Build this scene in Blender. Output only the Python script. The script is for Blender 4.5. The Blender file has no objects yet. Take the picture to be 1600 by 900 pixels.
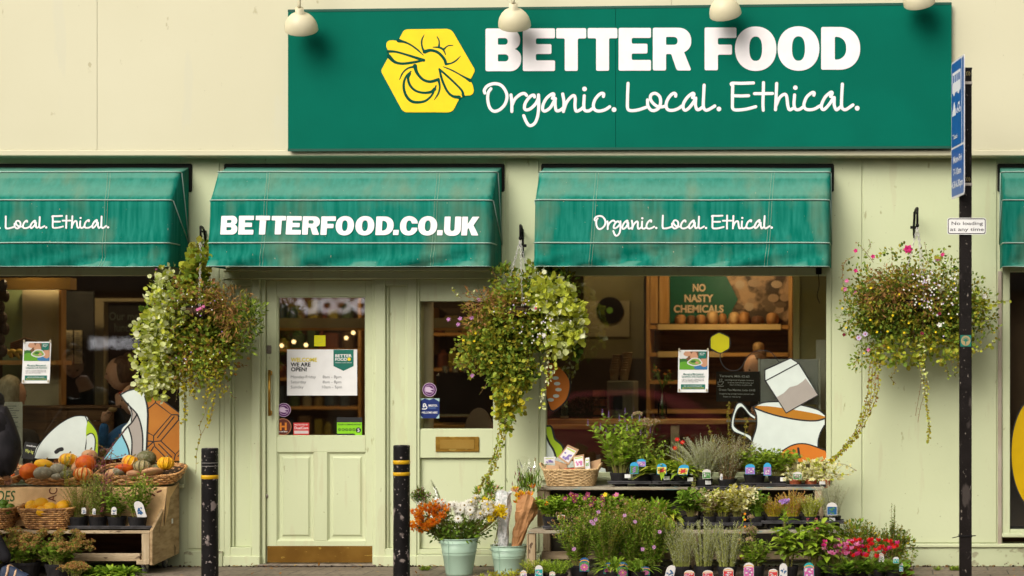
import bpy, math, random
from mathutils import Vector, Matrix, noise
from mathutils.geometry import tessellate_polygon

R = math.radians
random.seed(7)
rnd = random.random
def ru(a, b): return a + (b - a) * random.random()

sc = bpy.context.scene
col = sc.collection

# ---------------------------------------------------------------- camera
DIST, CX, CY, PPM = 15.0, 1400.0, 581.0, 190.0
CAMX, CAMZ = (CX - 800) / PPM, 1.6
cam_d = bpy.data.cameras.new("camera")
cam = bpy.data.objects.new("camera", cam_d)
col.objects.link(cam)
cam.location = (CAMX, -DIST, CAMZ)
cam.rotation_euler = (R(90), 0, 0)
cam_d.sensor_width = 36
cam_d.lens = 36 * DIST / (1600 / PPM)
cam_d.shift_x = (800 - CX) / 1600
cam_d.shift_y = (CY - 450) / 1600
cam_d.clip_start, cam_d.clip_end = 0.1, 500
cam_d.dof.use_dof = True
cam_d.dof.focus_distance = DIST - 0.5
cam_d.dof.aperture_fstop = 0.72
sc.camera = cam

# ---------------------------------------------------------------- light
SUN_EL, SUN_AZ = R(40), R(-26)          # azimuth measured from the camera side of the facade
world = bpy.data.worlds.new("World")
sc.world = world
world.use_nodes = True
nt = world.node_tree
nt.nodes.clear()
wo = nt.nodes.new("ShaderNodeOutputWorld")
bg = nt.nodes.new("ShaderNodeBackground")
sky = nt.nodes.new("ShaderNodeTexSky")
sky.sky_type = 'NISHITA'
sky.sun_disc = False
sky.sun_elevation = SUN_EL
sky.sun_rotation = R(180) + SUN_AZ * -1
sky.dust_density = 5
sky.air_density = 1.0
hs = nt.nodes.new("ShaderNodeHueSaturation")
hs.inputs['Saturation'].default_value = 0.12
tint = nt.nodes.new("ShaderNodeMix")
tint.data_type = 'RGBA'; tint.blend_type = 'MULTIPLY'
tint.inputs[0].default_value = 1.0
tint.inputs[7].default_value = (1.0, 0.965, 0.90, 1)      # bright overcast sky
bg.inputs['Strength'].default_value = 0.15
nt.links.new(sky.outputs[0], hs.inputs['Color'])
nt.links.new(hs.outputs[0], tint.inputs[6])
nt.links.new(tint.outputs[2], bg.inputs['Color'])
nt.links.new(bg.outputs[0], wo.inputs['Surface'])

sun_d = bpy.data.lights.new("sun", 'SUN')
sun_d.energy = 1.45
sun_d.angle = R(45)
sun_d.color = (1.0, 0.955, 0.88)
sun = bpy.data.objects.new("sun", sun_d)
col.objects.link(sun)
sdir = Vector((math.sin(SUN_AZ) * math.cos(SUN_EL), -math.cos(SUN_AZ) * math.cos(SUN_EL), math.sin(SUN_EL)))
sun.rotation_euler = sdir.to_track_quat('Z', 'Y').to_euler()
sun.location = sdir * 30

sc.view_settings.view_transform = 'Standard'
sc.view_settings.look = 'None'
sc.view_settings.gamma = 1
sc.view_settings.exposure = 0.33
sc.cycles.max_bounces = 8
sc.cycles.transparent_max_bounces = 24
sc.cycles.sample_clamp_indirect = 6
sc.cycles.use_denoising = True

# ---------------------------------------------------------------- pixel -> point on a plane parallel to the facade
def P(px, py, y=0.0):
 k = (DIST + y) / DIST
 return Vector((CAMX + (px - CX) / PPM * k, y, CAMZ + (CY - py) / PPM * k))
def WX(px): return (px - 800) / PPM
def WZ(py): return (885 - py) / PPM

# ---------------------------------------------------------------- materials
_mats = {}
def _new(name):
 m = bpy.data.materials.new(name); m.use_nodes = True
 n = m.node_tree
 b = n.nodes['Principled BSDF']
 _mats[name] = m
 return m, n, b
def _pos(n, stretch):
 g = n.nodes.new('ShaderNodeNewGeometry')
 mp = n.nodes.new('ShaderNodeMapping')
 mp.inputs['Scale'].default_value = stretch
 n.links.new(g.outputs['Position'], mp.inputs['Vector'])
 return mp.outputs[0]
def _noise(n, vec, scale, detail=4):
 t = n.nodes.new('ShaderNodeTexNoise')
 t.inputs['Scale'].default_value = scale
 t.inputs['Detail'].default_value = detail
 n.links.new(vec, t.inputs['Vector'])
 return t.outputs['Fac']
def _ramp(n, fac, stops, interp='LINEAR'):
 r = n.nodes.new('ShaderNodeValToRGB')
 r.color_ramp.interpolation = interp
 e = r.color_ramp.elements
 while len(e) < len(stops): e.new(0.5)
 for i, (p, c) in enumerate(stops):
  e[i].position = p; e[i].color = (c[0], c[1], c[2], 1)
 n.links.new(fac, r.inputs['Fac'])
 return r.outputs['Color']
def _mixc(n, fac, a, b):
 m = n.nodes.new('ShaderNodeMix'); m.data_type = 'RGBA'
 n.links.new(fac, m.inputs[0])
 for s, i in ((a, 6), (b, 7)):
  if isinstance(s, (tuple, list)): m.inputs[i].default_value = (s[0], s[1], s[2], 1)
  else: n.links.new(s, m.inputs[i])
 return m.outputs[2]
def _bump(n, b, h, strength, dist=0.01):
 u = n.nodes.new('ShaderNodeBump')
 u.inputs['Strength'].default_value = strength
 u.inputs['Distance'].default_value = dist
 n.links.new(h, u.inputs['Height'])
 n.links.new(u.outputs[0], b.inputs['Normal'])

def mat(name, c, c2=None, rough=0.55, metal=0.0, scale=3.0, stretch=(1, 1, 1), lo=0.35, hi=0.65,
  bump=0.0, bscale=40.0, bstretch=None, spots=None, spec=0.25):
 """base colour varied by noise between c and c2; spots = (colour, scale, threshold, stretch)"""
 if name in _mats: return _mats[name]
 m, n, b = _new(name)
 b.inputs['Roughness'].default_value = rough
 b.inputs['Metallic'].default_value = metal
 b.inputs['Specular IOR Level'].default_value = spec
 if c2 is None: c2 = tuple(x * 0.88 for x in c)
 v = _pos(n, stretch)
 out = _ramp(n, _noise(n, v, scale, 5), [(lo, c), (hi, c2)])
 for sp in (spots or []):
  c3, s3, th, st = sp
  v3 = _pos(n, st)
  msk = _ramp(n, _noise(n, v3, s3, 6), [(th, (0, 0, 0)), (th + 0.04, (1, 1, 1))])
  out = _mixc(n, msk, out, c3)
 n.links.new(out, b.inputs['Base Color'])
 if bump:
  _bump(n, b, _noise(n, _pos(n, bstretch or stretch), bscale, 3), bump)
 return m

def leafmat(name, cols, rough=0.5, trans=0.35):
 if name in _mats: return _mats[name]
 m, n, b = _new(name)
 g = n.nodes.new('ShaderNodeNewGeometry')
 k = len(cols)
 c = _ramp(n, g.outputs['Random Per Island'], [(i / max(1, k - 1) if k > 1 else 0, cc) for i, cc in enumerate(cols)])
 n.links.new(c, b.inputs['Base Color'])
 b.inputs['Roughness'].default_value = rough
 b.inputs['Specular IOR Level'].default_value = 0.15
 t = n.nodes.new('ShaderNodeBsdfTranslucent')
 n.links.new(c, t.inputs['Color'])
 mx = n.nodes.new('ShaderNodeMixShader')
 mx.inputs[0].default_value = trans
 o = n.nodes['Material Output']
 n.links.new(b.outputs[0], mx.inputs[1]); n.links.new(t.outputs[0], mx.inputs[2])
 n.links.new(mx.outputs[0], o.inputs['Surface'])
 return m

def flat(name, c, rough=0.5, metal=0.0, spec=0.25):
 if name in _mats: return _mats[name]
 m, n, b = _new(name)
 v = _pos(n, (1, 1, 1))
 out = _ramp(n, _noise(n, v, 12, 3), [(0.3, c), (0.7, tuple(x * 0.93 for x in c))])
 n.links.new(out, b.inputs['Base Color'])
 b.inputs['Roughness'].default_value = rough
 b.inputs['Metallic'].default_value = metal
 b.inputs['Specular IOR Level'].default_value = spec
 return m

def glassmat(name, tint_c=(1, 1, 1), ior=1.5, refl=1.0):
 m, n, b = _new(name)
 n.nodes.remove(b)
 f = n.nodes.new('ShaderNodeFresnel'); f.inputs['IOR'].default_value = ior
 mul = n.nodes.new('ShaderNodeMath'); mul.operation = 'MULTIPLY'; mul.inputs[1].default_value = refl
 n.links.new(f.outputs[0], mul.inputs[0])
 tr = n.nodes.new('ShaderNodeBsdfTransparent'); tr.inputs[0].default_value = (*tint_c, 1)
 gl = n.nodes.new('ShaderNodeBsdfGlossy'); gl.inputs['Roughness'].default_value = 0.0
 mx = n.nodes.new('ShaderNodeMixShader')
 n.links.new(mul.outputs[0], mx.inputs[0])
 n.links.new(tr.outputs[0], mx.inputs[1]); n.links.new(gl.outputs[0], mx.inputs[2])
 n.links.new(mx.outputs[0], n.nodes['Material Output'].inputs['Surface'])
 return m

def emis(name, c, s):
 m, n, b = _new(name)
 b.inputs['Base Color'].default_value = (*c, 1)
 b.inputs['Emission Color'].default_value = (*c, 1)
 b.inputs['Emission Strength'].default_value = s
 return m

# ---------------------------------------------------------------- object helpers
WLOC = {}
def tag(o, label, cat, group=None, kind=None):
 if label: o['label'] = label
 if cat: o['category'] = cat
 if group: o['group'] = group
 if kind: o['kind'] = kind
 return o
def thing(name, label, cat, loc=(0, 0, 0), group=None):
 o = bpy.data.objects.new(name, None)
 o.empty_display_size = 0.1
 col.objects.link(o)
 o.location = loc
 WLOC[o.name] = Vector(loc)
 return tag(o, label, cat, group)
def wl(o): return WLOC.get(o.name, Vector((0, 0, 0))) if o else Vector((0, 0, 0))
def children(o): return [c for c in o.children]
def copy_tree(o, parent=None):
 c = o.copy(); col.objects.link(c)
 if parent: c.parent = parent
 for ch in children(o): copy_tree(ch, c)
 return c
def link_mesh(me, name, parent=None, origin=None):
 o = bpy.data.objects.new(name, me)
 col.objects.link(o)
 off = Vector((0, 0, 0))
 if parent:
  o.parent = parent
  off = wl(parent)
 elif origin is not None:
  off = Vector(origin); o.location = off
 if off.length: me.transform(Matrix.Translation(-off))
 WLOC[o.name] = off.copy()
 return o

def catmull(pts, n=6, closed=False):
 pts = [Vector(p) for p in pts]
 if len(pts) < 3: return pts
 out = []
 N = len(pts)
 rng = range(N if closed else N - 1)
 for i in rng:
  p1, p2 = pts[i], pts[(i + 1) % N]
  p0 = pts[(i - 1) % N] if (closed or i > 0) else p1 * 2 - p2
  p3 = pts[(i + 2) % N] if (closed or i + 2 < N) else p2 * 2 - p1
  for k in range(n):
   t = k / n
   out.append(0.5 * ((2 * p1) + (p2 - p0) * t + (2 * p0 - 5 * p1 + 4 * p2 - p3) * t * t + (3 * p1 - p0 - 3 * p2 + p3) * t ** 3))
 if not closed: out.append(pts[-1])
 return out

def basis(t):
 t = t.normalized()
 a = Vector((0, 0, 1)) if abs(t.z) < 0.9 else Vector((1, 0, 0))
 u = t.cross(a).normalized()
 return u, t.cross(u).normalized()

class MB:
 def __init__(s): s.v = []; s.f = []; s.m = []
 def add(s, vs, fs, m=0):
  k = len(s.v)
  s.v.extend([tuple(x) for x in vs])
  for f in fs:
   s.f.append([i + k for i in f]); s.m.append(m)
 def box(s, x0, x1, y0, y1, z0, z1, m=0):
  x0, x1 = min(x0, x1), max(x0, x1); y0, y1 = min(y0, y1), max(y0, y1); z0, z1 = min(z0, z1), max(z0, z1)
  s.add([(x0, y0, z0), (x1, y0, z0), (x1, y1, z0), (x0, y1, z0), (x0, y0, z1), (x1, y0, z1), (x1, y1, z1), (x0, y1, z1)],
    [(0, 3, 2, 1), (4, 5, 6, 7), (0, 1, 5, 4), (1, 2, 6, 5), (2, 3, 7, 6), (3, 0, 4, 7)], m)
 def wbox(s, px0, px1, py0, py1, yf, yb, m=0):
  s.box(WX(px0), WX(px1), yf, yb, WZ(py0), WZ(py1), m)
 def bbox(s, x0, x1, y0, y1, z0, z1, b=0.004, m=0):
  """box with bevelled front and vertical edges"""
  x0, x1 = min(x0, x1), max(x0, x1); y0, y1 = min(y0, y1), max(y0, y1); z0, z1 = min(z0, z1), max(z0, z1)
  b = min(b, (x1 - x0) * .4, (y1 - y0) * .4, (z1 - z0) * .4)
  k = len(s.v)
  vs = []
  for ax in range(3):
   for sx in (0, 1):
    for sy in (0, 1):
     for sz in (0, 1):
      p = [x1 if sx else x0, y1 if sy else y0, z1 if sz else z0]
      sg = [sx, sy, sz]
      for a2 in range(3):
       if a2 != ax: p[a2] += (-b if sg[a2] else b)
      vs.append(tuple(p))
  def id(ax, sx, sy, sz): return ax * 8 + sx * 4 + sy * 2 + sz
  fs = []
  for ax in range(3):
   o1, o2 = [a for a in range(3) if a != ax]
   for sgn in (0, 1):
    q = []
    for (a, c) in ((0, 0), (1, 0), (1, 1), (0, 1)):
     sg = [0, 0, 0]; sg[ax] = sgn; sg[o1] = a; sg[o2] = c
     q.append(id(ax, *sg))
    fs.append(q)
   for (a, c) in ((0, 0), (1, 0), (1, 1), (0, 1)):     # edge strips along ax
    q = []
    for (face_ax, e) in ((o1, 0), (o1, 1), (o2, 1), (o2, 0)):
     sg = [0, 0, 0]; sg[ax] = e; sg[o1] = a; sg[o2] = c
     q.append(id(face_ax, *sg))
    fs.append(q)
  for sx in (0, 1):
   for sy in (0, 1):
    for sz in (0, 1):
     fs.append([id(0, sx, sy, sz), id(1, sx, sy, sz), id(2, sx, sy, sz)])
  s.add(vs, fs, m)
 def bar(s, p, q, w, h, up=(0, 0, 1), m=0):
  p, q = Vector(p), Vector(q); t = (q - p).normalized()
  up = Vector(up)
  u = t.cross(up)
  if u.length < 1e-4: u = t.cross(Vector((1, 0, 0)))
  u.normalize(); n = u.cross(t).normalized()
  vs = []
  for c in (p, q):
   for a, b in ((-1, -1), (1, -1), (1, 1), (-1, 1)):
    vs.append(c + u * a * w / 2 + n * b * h / 2)
  s.add(vs, [(0, 3, 2, 1), (4, 5, 6, 7), (0, 1, 5, 4), (1, 2, 6, 5), (2, 3, 7, 6), (3, 0, 4, 7)], m)
 def tube(s, pts, r, n=6, m=0, cap=True):
  pts = [Vector(p) for p in pts]
  N = len(pts)
  if N < 2: return
  rs = r if isinstance(r, (list, tuple)) else [r] * N
  vs = []
  u = None
  for i, p in enumerate(pts):
   t = (pts[min(i + 1, N - 1)] - pts[max(i - 1, 0)])
   if t.length < 1e-9: t = Vector((0, 0, 1))
   t.normalize()
   if u is None: u, w = basis(t)
   else:
    u = (u - t * u.dot(t))
    if u.length < 1e-6: u, w = basis(t)
    u.normalize(); w = t.cross(u)
   for k in range(n):
    a = 2 * math.pi * k / n
    vs.append(p + (u * math.cos(a) + w * math.sin(a)) * rs[i])
  fs = [(i * n + k, i * n + (k + 1) % n, (i + 1) * n + (k + 1) % n, (i + 1) * n + k) for i in range(N - 1) for k in range(n)]
  if cap:
   fs.append(tuple(range(n - 1, -1, -1))); fs.append(tuple(range((N - 1) * n, N * n)))
  s.add(vs, fs, m)
 def ribbon(s, pts, nrm, w, h, m=0):
  """flattened round stroke lying on a surface with normal nrm; w width or list, h height"""
  pts = [Vector(p) for p in pts]; nrm = Vector(nrm).normalized()
  N = len(pts)
  ws = w if isinstance(w, (list, tuple)) else [w] * N
  # round caps
  def end(p, d, wd):
   return [(p + d * wd / 2 * c, wd * sn) for c, sn in ((0.92, 0.35), (0.6, 0.8))]
  d0 = (pts[0] - pts[1]).normalized(); d1 = (pts[-1] - pts[-2]).normalized()
  seq = end(pts[0], d0, ws[0]) + list(zip(pts, ws)) + end(pts[-1], d1, ws[-1])[::-1]
  vs = []
  M = len(seq)
  for i, (p, wd) in enumerate(seq):
   t = (seq[min(i + 1, M - 1)][0] - seq[max(i - 1, 0)][0])
   if t.length < 1e-9: t = d1
   t.normalize()
   u = t.cross(nrm).normalized()
   for (a, b) in ((-1, 0), (-0.8, 0.8), (0, 1), (0.8, 0.8), (1, 0)):
    vs.append(p + u * a * wd / 2 + nrm * b * h)
  fs = [(i * 5 + k, i * 5 + k + 1, (i + 1) * 5 + k + 1, (i + 1) * 5 + k) for i in range(M - 1) for k in range(4)]
  fs.append((0, 1, 2, 3, 4)); fs.append(tuple((M - 1) * 5 + k for k in range(4, -1, -1)))
  s.add(vs, fs, m)
 def lathe(s, prof, c=(0, 0, 0), n=24, m=0, sx=1.0, sy=1.0):
  cx, cy, cz = c
  vs = [(cx + r * sx * math.cos(2 * math.pi * k / n), cy + r * sy * math.sin(2 * math.pi * k / n), cz + z) for r, z in prof for k in range(n)]
  fs = [(i * n + k, i * n + (k + 1) % n, (i + 1) * n + (k + 1) % n, (i + 1) * n + k) for i in range(len(prof) - 1) for k in range(n)]
  if prof[0][0] > 1e-5: fs.append(tuple(range(n - 1, -1, -1)))
  if prof[-1][0] > 1e-5: fs.append(tuple(range((len(prof) - 1) * n, len(prof) * n)))
  s.add(vs, fs, m)
 def ball(s, c, rx, ry=None, rz=None, n=12, rings=8, m=0, fn=None, rot=None):
  ry = ry or rx; rz = rz or rx
  c = Vector(c)
  vs = []; fs = []
  for i in range(rings + 1):
   th = math.pi * i / rings
   for k in range(n):
    ph = 2 * math.pi * k / n
    d = Vector((math.sin(th) * math.cos(ph), math.sin(th) * math.sin(ph), math.cos(th)))
    q = fn(d, th, ph) if fn else 1.0
    p = Vector((d.x * rx * q, d.y * ry * q, d.z * rz * q))
    if rot: p = rot @ p
    vs.append(c + p)
  for i in range(rings):
   for k in range(n):
    fs.append((i * n + k, (i + 1) * n + k, (i + 1) * n + (k + 1) % n, i * n + (k + 1) % n))
  s.add(vs, fs, m)
 def shape(s, loops, fmap, thick=0.003, m=0, side_m=None):
  """loops: list of 2D loops (first outer, others holes); fmap(u,v,h) -> 3D point, h = height above the surface"""
  flatv = [(p[0], p[1]) for lp in loops for p in lp]
  tris = tessellate_polygon([[Vector((p[0], p[1], 0)) for p in lp] for lp in loops])
  top = [fmap(u, v, thick) for u, v in flatv]
  s.add(top, [tuple(t) for t in tris], m)
  k = 0
  for lp in loops:
   n = len(lp)
   a = [fmap(u, v, thick) for u, v in lp]; b = [fmap(u, v, 0) for u, v in lp]
   s.add(a + b, [(i, (i + 1) % n, n + (i + 1) % n, n + i) for i in range(n)], m if side_m is None else side_m)
 # --- leaves
 def leaf(s, p, d, up, L, W, m=0):
  d = d.normalized(); u = d.cross(up)
  if u.length < 1e-4: u = d.cross(Vector((0.3, 0.5, 0.8)))
  u.normalize(); n = u.cross(d)
  mid = p + d * L * 0.45
  s.add([p, mid + u * W / 2 + n * W * 0.12, p + d * L, mid - u * W / 2 + n * W * 0.12], [(0, 1, 2), (0, 2, 3)], m)
 def rleaf(s, p, d, up, L, W, m=0):
  d = d.normalized(); u = d.cross(up)
  if u.length < 1e-4: u = d.cross(Vector((0.3, 0.5, 0.8)))
  u.normalize(); n = u.cross(d)
  c = p + d * L * .5
  s.add([p, p + d * L * .2 + u * W * .42 + n * W * .08, p + d * L * .62 + u * W * .5 + n * W * .12, p + d * L * .97 + u * W * .12,
    p + d * L * .97 - u * W * .12, p + d * L * .62 - u * W * .5 + n * W * .12, p + d * L * .2 - u * W * .42 + n * W * .08, c],
    [(7, 0, 1), (7, 1, 2), (7, 2, 3), (7, 3, 4), (7, 4, 5), (7, 5, 6), (7, 6, 0)], m)
 def lleaf(s, p, d, up, L, W, m=0, droop=0.4, seg=4):
  """long curved leaf"""
  d = d.normalized(); u = d.cross(up)
  if u.length < 1e-4: u = d.cross(Vector((0.3, 0.5, 0.8)))
  u.normalize()
  vs = []
  for i in range(seg + 1):
   t = i / seg
   q = p + d * L * t + Vector((0, 0, -1)) * droop * L * t * t
   w = W * math.sin(math.pi * min(1, (0.12 + 0.88 * t))) ** 0.8 * 0.5 if i < seg else 0.0005
   n = u.cross(d).normalized()
   vs += [q + u * w + n * w * .35, q, q - u * w + n * w * .35]
  fs = []
  for i in range(seg):
   a = i * 3
   fs += [(a, a + 1, a + 4, a + 3), (a + 1, a + 2, a + 5, a + 4)]
  s.add(vs, fs, m)
 def build(s, name, mats, parent=None, smooth=False, origin=None):
  me = bpy.data.meshes.new(name)
  me.from_pydata(s.v, [], s.f)
  if not isinstance(mats, (list, tuple)): mats = [mats]
  for x in mats: me.materials.append(x)
  if len(mats) > 1: me.polygons.foreach_set('material_index', s.m)
  if smooth: me.polygons.foreach_set('use_smooth', [True] * len(me.polygons))
  me.update()
  if parent is None and origin is None and s.v:
   n = len(s.v); xs = [v[0] for v in s.v]; ys = [v[1] for v in s.v]; zs = [v[2] for v in s.v]
   origin = ((min(xs) + max(xs)) / 2, (min(ys) + max(ys)) / 2, min(zs))
  return link_mesh(me, name, parent, origin)

def rvec():
 while True:
  v = Vector((ru(-1, 1), ru(-1, 1), ru(-1, 1)))
  if 0.05 < v.length < 1: return v.normalized()

# ---------------------------------------------------------------- 2D shapes and lettering
def fillet(pts, n=4):
 """pts: (x, y, r) -> rounded polygon"""
 out = []
 N = len(pts)
 for i in range(N):
  x, y, r = pts[i] if len(pts[i]) > 2 else (*pts[i], 0)
  p = Vector((x, y)); a = Vector(pts[i - 1][:2]); b = Vector(pts[(i + 1) % N][:2])
  if r <= 1e-6: out.append((x, y)); continue
  d1 = (a - p); d2 = (b - p)
  r = min(r, d1.length * .5 if len(pts[i - 1]) > 2 and pts[i - 1][2] > r * .9 else d1.length * .92, d2.length * .5 if len(pts[(i + 1) % N]) > 2 and pts[(i + 1) % N][2] > r * .9 else d2.length * .92)
  d1.normalize(); d2.normalize()
  s, e = p + d1 * r, p + d2 * r
  nn = n if r < 0.1 else n * 3
  for k in range(nn + 1):
   t = k / nn
   w = 0.78     # rational quadratic ~ circular arc
   q = (s * (1 - t) ** 2 + p * 2 * w * t * (1 - t) + e * t * t) / ((1 - t) ** 2 + 2 * w * t * (1 - t) + t * t)
   out.append((q.x, q.y))
 return out
def sell(cx, cy, rx, ry, e=2.2, n=40, a0=0, a1=360):
 out = []
 for k in range(n if a1 - a0 == 360 else n + 1):
  a = R(a0 + (a1 - a0) * k / n)
  c, s = math.cos(a), math.sin(a)
  out.append((cx + rx * math.copysign(abs(c) ** (2 / e), c), cy + ry * math.copysign(abs(s) ** (2 / e), s)))
 return out
q4 = .035
def rr(pts, r=q4): return fillet([(x, y, r) for x, y in pts])
GL = {
 'B': (.835, [fillet([(0, 0, .04), (0, 1, .04), (.81, 1, .27), (.81, .57, .2), (.68, .52, .01), (.835, .47, .2), (.835, 0, .27)]),
    fillet([(.29, .62, .02), (.29, .775, .02), (.52, .775, .07), (.52, .62, .07)]), fillet([(.29, .23, .02), (.29, .395, .02), (.54, .395, .08), (.54, .23, .08)])]),
 'E': (.753, [rr([(0, 0), (0, 1), (.753, 1), (.753, .765), (.305, .765), (.305, .63), (.67, .63), (.67, .40), (.305, .40), (.305, .25), (.753, .25), (.753, 0)])]),
 'T': (.702, [rr([(.2, 0), (.2, .76), (0, .76), (0, 1), (.702, 1), (.702, .76), (.505, .76), (.505, 0)])]),
 'R': (.904, [fillet([(0, 0, .04), (0, 1, .04), (.9, 1, .3), (.9, .50, .22), (.73, .43, .02), (.904, 0, .05), (.56, 0, .05), (.43, .385, .03), (.31, .385, .03), (.31, 0, .04)]),
    fillet([(.31, .60, .02), (.31, .785, .02), (.58, .785, .085), (.58, .60, .085)])]),
 'F': (.744, [rr([(0, 0), (0, 1), (.744, 1), (.744, .755), (.31, .755), (.31, .60), (.64, .60), (.64, .365), (.31, .365), (.31, 0)])]),
 'O': (.969, [sell(.4845, .5, .4845, .52, 2.15), sell(.4845, .5, .15, .285, 2.4)]),
 'D': (.913, [fillet([(0, 0, .04), (0, 1, .04), (.913, 1, .48), (.913, 0, .48)], 5), fillet([(.32, .235, .03), (.32, .77, .03), (.585, .77, .24), (.585, .235, .24)], 5)]),
 'C': (.93, [sell(.4845, .5, .4845, .52, 2.15, 34, 24, 336)[:-1] + [(.93, .27), (.93, .40), (.64, .40)] + sell(.4845, .5, .15, .285, 2.4, 20, -25, -335)[1:-1] + [(.64, .62), (.93, .62)]]),
 'U': (.87, [fillet([(0, 1, .03), (.32, 1, .03), (.32, .24, .12), (.55, .24, .12), (.55, 1, .03), (.87, 1, .03), (.87, -.02, .36), (0, -.02, .36)])]),
 'K': (.93, [rr([(0, 0), (0, 1), (.31, 1), (.31, .60), (.56, 1), (.93, 1), (.63, .54), (.93, 0), (.56, 0), (.38, .40), (.31, .31), (.31, 0)], .03)]),
 '.': (.3, [rr([(0, 0), (0, .28), (.3, .28), (.3, 0)], .04)]),
}
def heavy(mb, items, y_base, H, pmap, thick=0.003, slant=0.0, m=0):
 """items: (char, px0, px1); y_base px of baseline; H cap height px; pmap(px,py,h)->point"""
 for ch, a, b in items:
  w, loops = GL[ch]
  k = (b - a) / w
  lp = [[(a + x * k + slant * y * H, y_base - y * H) for x, y in L] for L in loops]
  mb.shape(lp, pmap, thick, m)

SCRIPT = []
def _s(base, sca, *strokes):
 for st in strokes: SCRIPT.append([(base[0] + x / sca, base[1] + y / sca) for x, y in st])
_s((750, 120), 7.273,
 [(55,185),(50,150),(90,100),(170,78),(250,105),(305,200),(290,300),(230,370),(160,392),(110,350),(88,260),(95,180),(125,135)],
 [(352,205),(362,300),(362,395)], [(365,320),(400,250),(460,200),(505,190),(530,212)],
 [(620,230),(610,208),(570,225),(520,290),(505,345),(520,375),(570,365),(630,310),(660,250),(665,205)], [(665,205),(668,330),(655,450),(620,530),(565,555),(525,510),(497,440)],
 [(822,245),(840,205),(820,195),(760,240),(720,310),(712,370),(740,390),(800,350),(845,270),(858,250)], [(855,245),(855,330),(870,385),(910,380),(950,350)],
 [(940,195),(955,290),(948,395)], [(948,390),(985,290),(1040,225),(1070,215),(1082,250),(1080,340),(1095,390),(1140,375),(1175,345)],
 [(1185,215),(1180,330),(1190,380),(1235,388),(1280,360)],
 [(1402,225),(1405,195),(1375,190),(1320,240),(1290,310),(1300,370),(1350,390),(1420,375),(1475,340)])
_s((960, 120), 8.889,
 [(190,90),(182,300),(185,440),(230,470),(330,460),(440,425)],
 [(460,320),(465,400),(500,455),(550,470),(610,440),(640,370),(635,290),(600,245),(550,230),(505,260),(505,320),(550,380),(620,420),(700,410)],
 [(850,270),(850,240),(820,230),(770,270),(725,350),(720,420),(750,460),(820,465),(890,440),(940,405)],
 [(1085,290),(1105,245),(1085,230),(1020,280),(965,360),(955,430),(985,465),(1040,430),(1100,350),(1125,300)], [(1130,295),(1125,390),(1145,450),(1175,455),(1225,420)],
 [(1247,115),(1240,250),(1235,400),(1255,455),(1300,460),(1395,405)])
_s((1130, 120), 7.273,
 [(345,70),(200,75),(95,75),(110,110)], [(108,95),(105,300),(110,360),(150,378),(260,368),(370,340)], [(110,215),(200,218),(290,215)],
 [(458,65),(455,200),(452,300),(455,380)], [(355,192),(560,190)],
 [(608,75),(602,220),(595,375)], [(600,330),(640,240),(690,200),(720,220),(735,330),(755,375),(800,355)],
 [(812,205),(805,320),(825,370),(865,372),(905,345)],
 [(1030,210),(1035,185),(1010,180),(950,230),(918,310),(930,360),(975,375),(1040,365),(1100,330)],
 [(1220,225),(1240,185),(1220,178),(1160,230),(1120,310),(1118,355),(1145,372),(1200,320),(1255,235)], [(1262,235),(1262,320),(1280,370),(1300,370),(1340,335)],
 [(1355,82),(1348,200),(1345,330),(1365,368),(1400,370),(1475,320)])
SDOTS = [(750 + 1188 / 7.273, 120 + 138 / 7.273, 3.7), (750 + 1523 / 7.273, 120 + 373 / 7.273, 3.85), (960 + 1452 / 8.889, 120 + 447 / 8.889, 3.7),
   (1130 + 820 / 7.273, 120 + 123 / 7.273, 3.6), (1130 + 1523 / 7.273, 120 + 357 / 7.273, 3.85)]
def script_text(mb, pmap, sc_=1.0, x0=757, y0=173, tx=757, ty=173, w=4.5, xmin=-1e9, nrm=(0, -1, 0), ppm=PPM, h=0.003):
 """the tagline written with a brush; the traced strokes are moved from (x0,y0) to (tx,ty) and scaled"""
 f = lambda x, y: (tx + (x - x0) * sc_, ty + (y - y0) * sc_)
 for st in SCRIPT:
  q = [f(*p) for p in st]
  if min(p[0] for p in q) < xmin: continue
  cv = catmull([Vector((a, b, 0)) for a, b in q], 5)
  mb.ribbon([pmap(p.x, p.y, 0) for p in cv], nrm, w * sc_ / ppm, h)
 for x, y, r in SDOTS:
  a, b = f(x, y)
  if a < xmin: continue
  mb.shape([[(a + r * sc_ * math.cos(t * math.pi / 8), b + r * sc_ * math.sin(t * math.pi / 8)) for t in range(16)]], pmap, h)

_tcache = {}
def text(parent, name, s, px, py, H, y, m, width=None, bold=0.012, align='LEFT', space=1.0, lines=1.0, label=None, rot=0, mirror=False, world=None, face=None):
 """type lettering (Blender's built-in font) as a mesh on the facade plane at depth y; px,py = left end of the baseline, H = cap height in px"""
 cu = bpy.data.curves.new(name, 'FONT')
 cu.body = s; cu.size = 1; cu.align_x = align; cu.offset = bold
 cu.space_character = space; cu.space_line = lines; cu.resolution_u = 3
 tmp = bpy.data.objects.new(name + "_tmp", cu)
 me = bpy.data.meshes.new_from_object(tmp)
 bpy.data.objects.remove(tmp); bpy.data.curves.remove(cu)
 me.name = name
 k = H / 0.73
 xs = [v.co.x for v in me.vertices]
 kx = k
 if width and xs: kx = width / (max(xs) - min(xs))
 ca, sa = math.cos(R(rot)), math.sin(R(rot))
 for v in me.vertices:
  u, w_ = v.co.x * kx, v.co.y * k
  if mirror: u = -u
  u, w_ = u * ca - w_ * sa, u * sa + w_ * ca
  if face: v.co = face(u, w_)
  else: v.co = P(px + u, py - w_, y)
 me.materials.append(m)
 return link_mesh(me, name, parent)
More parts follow.
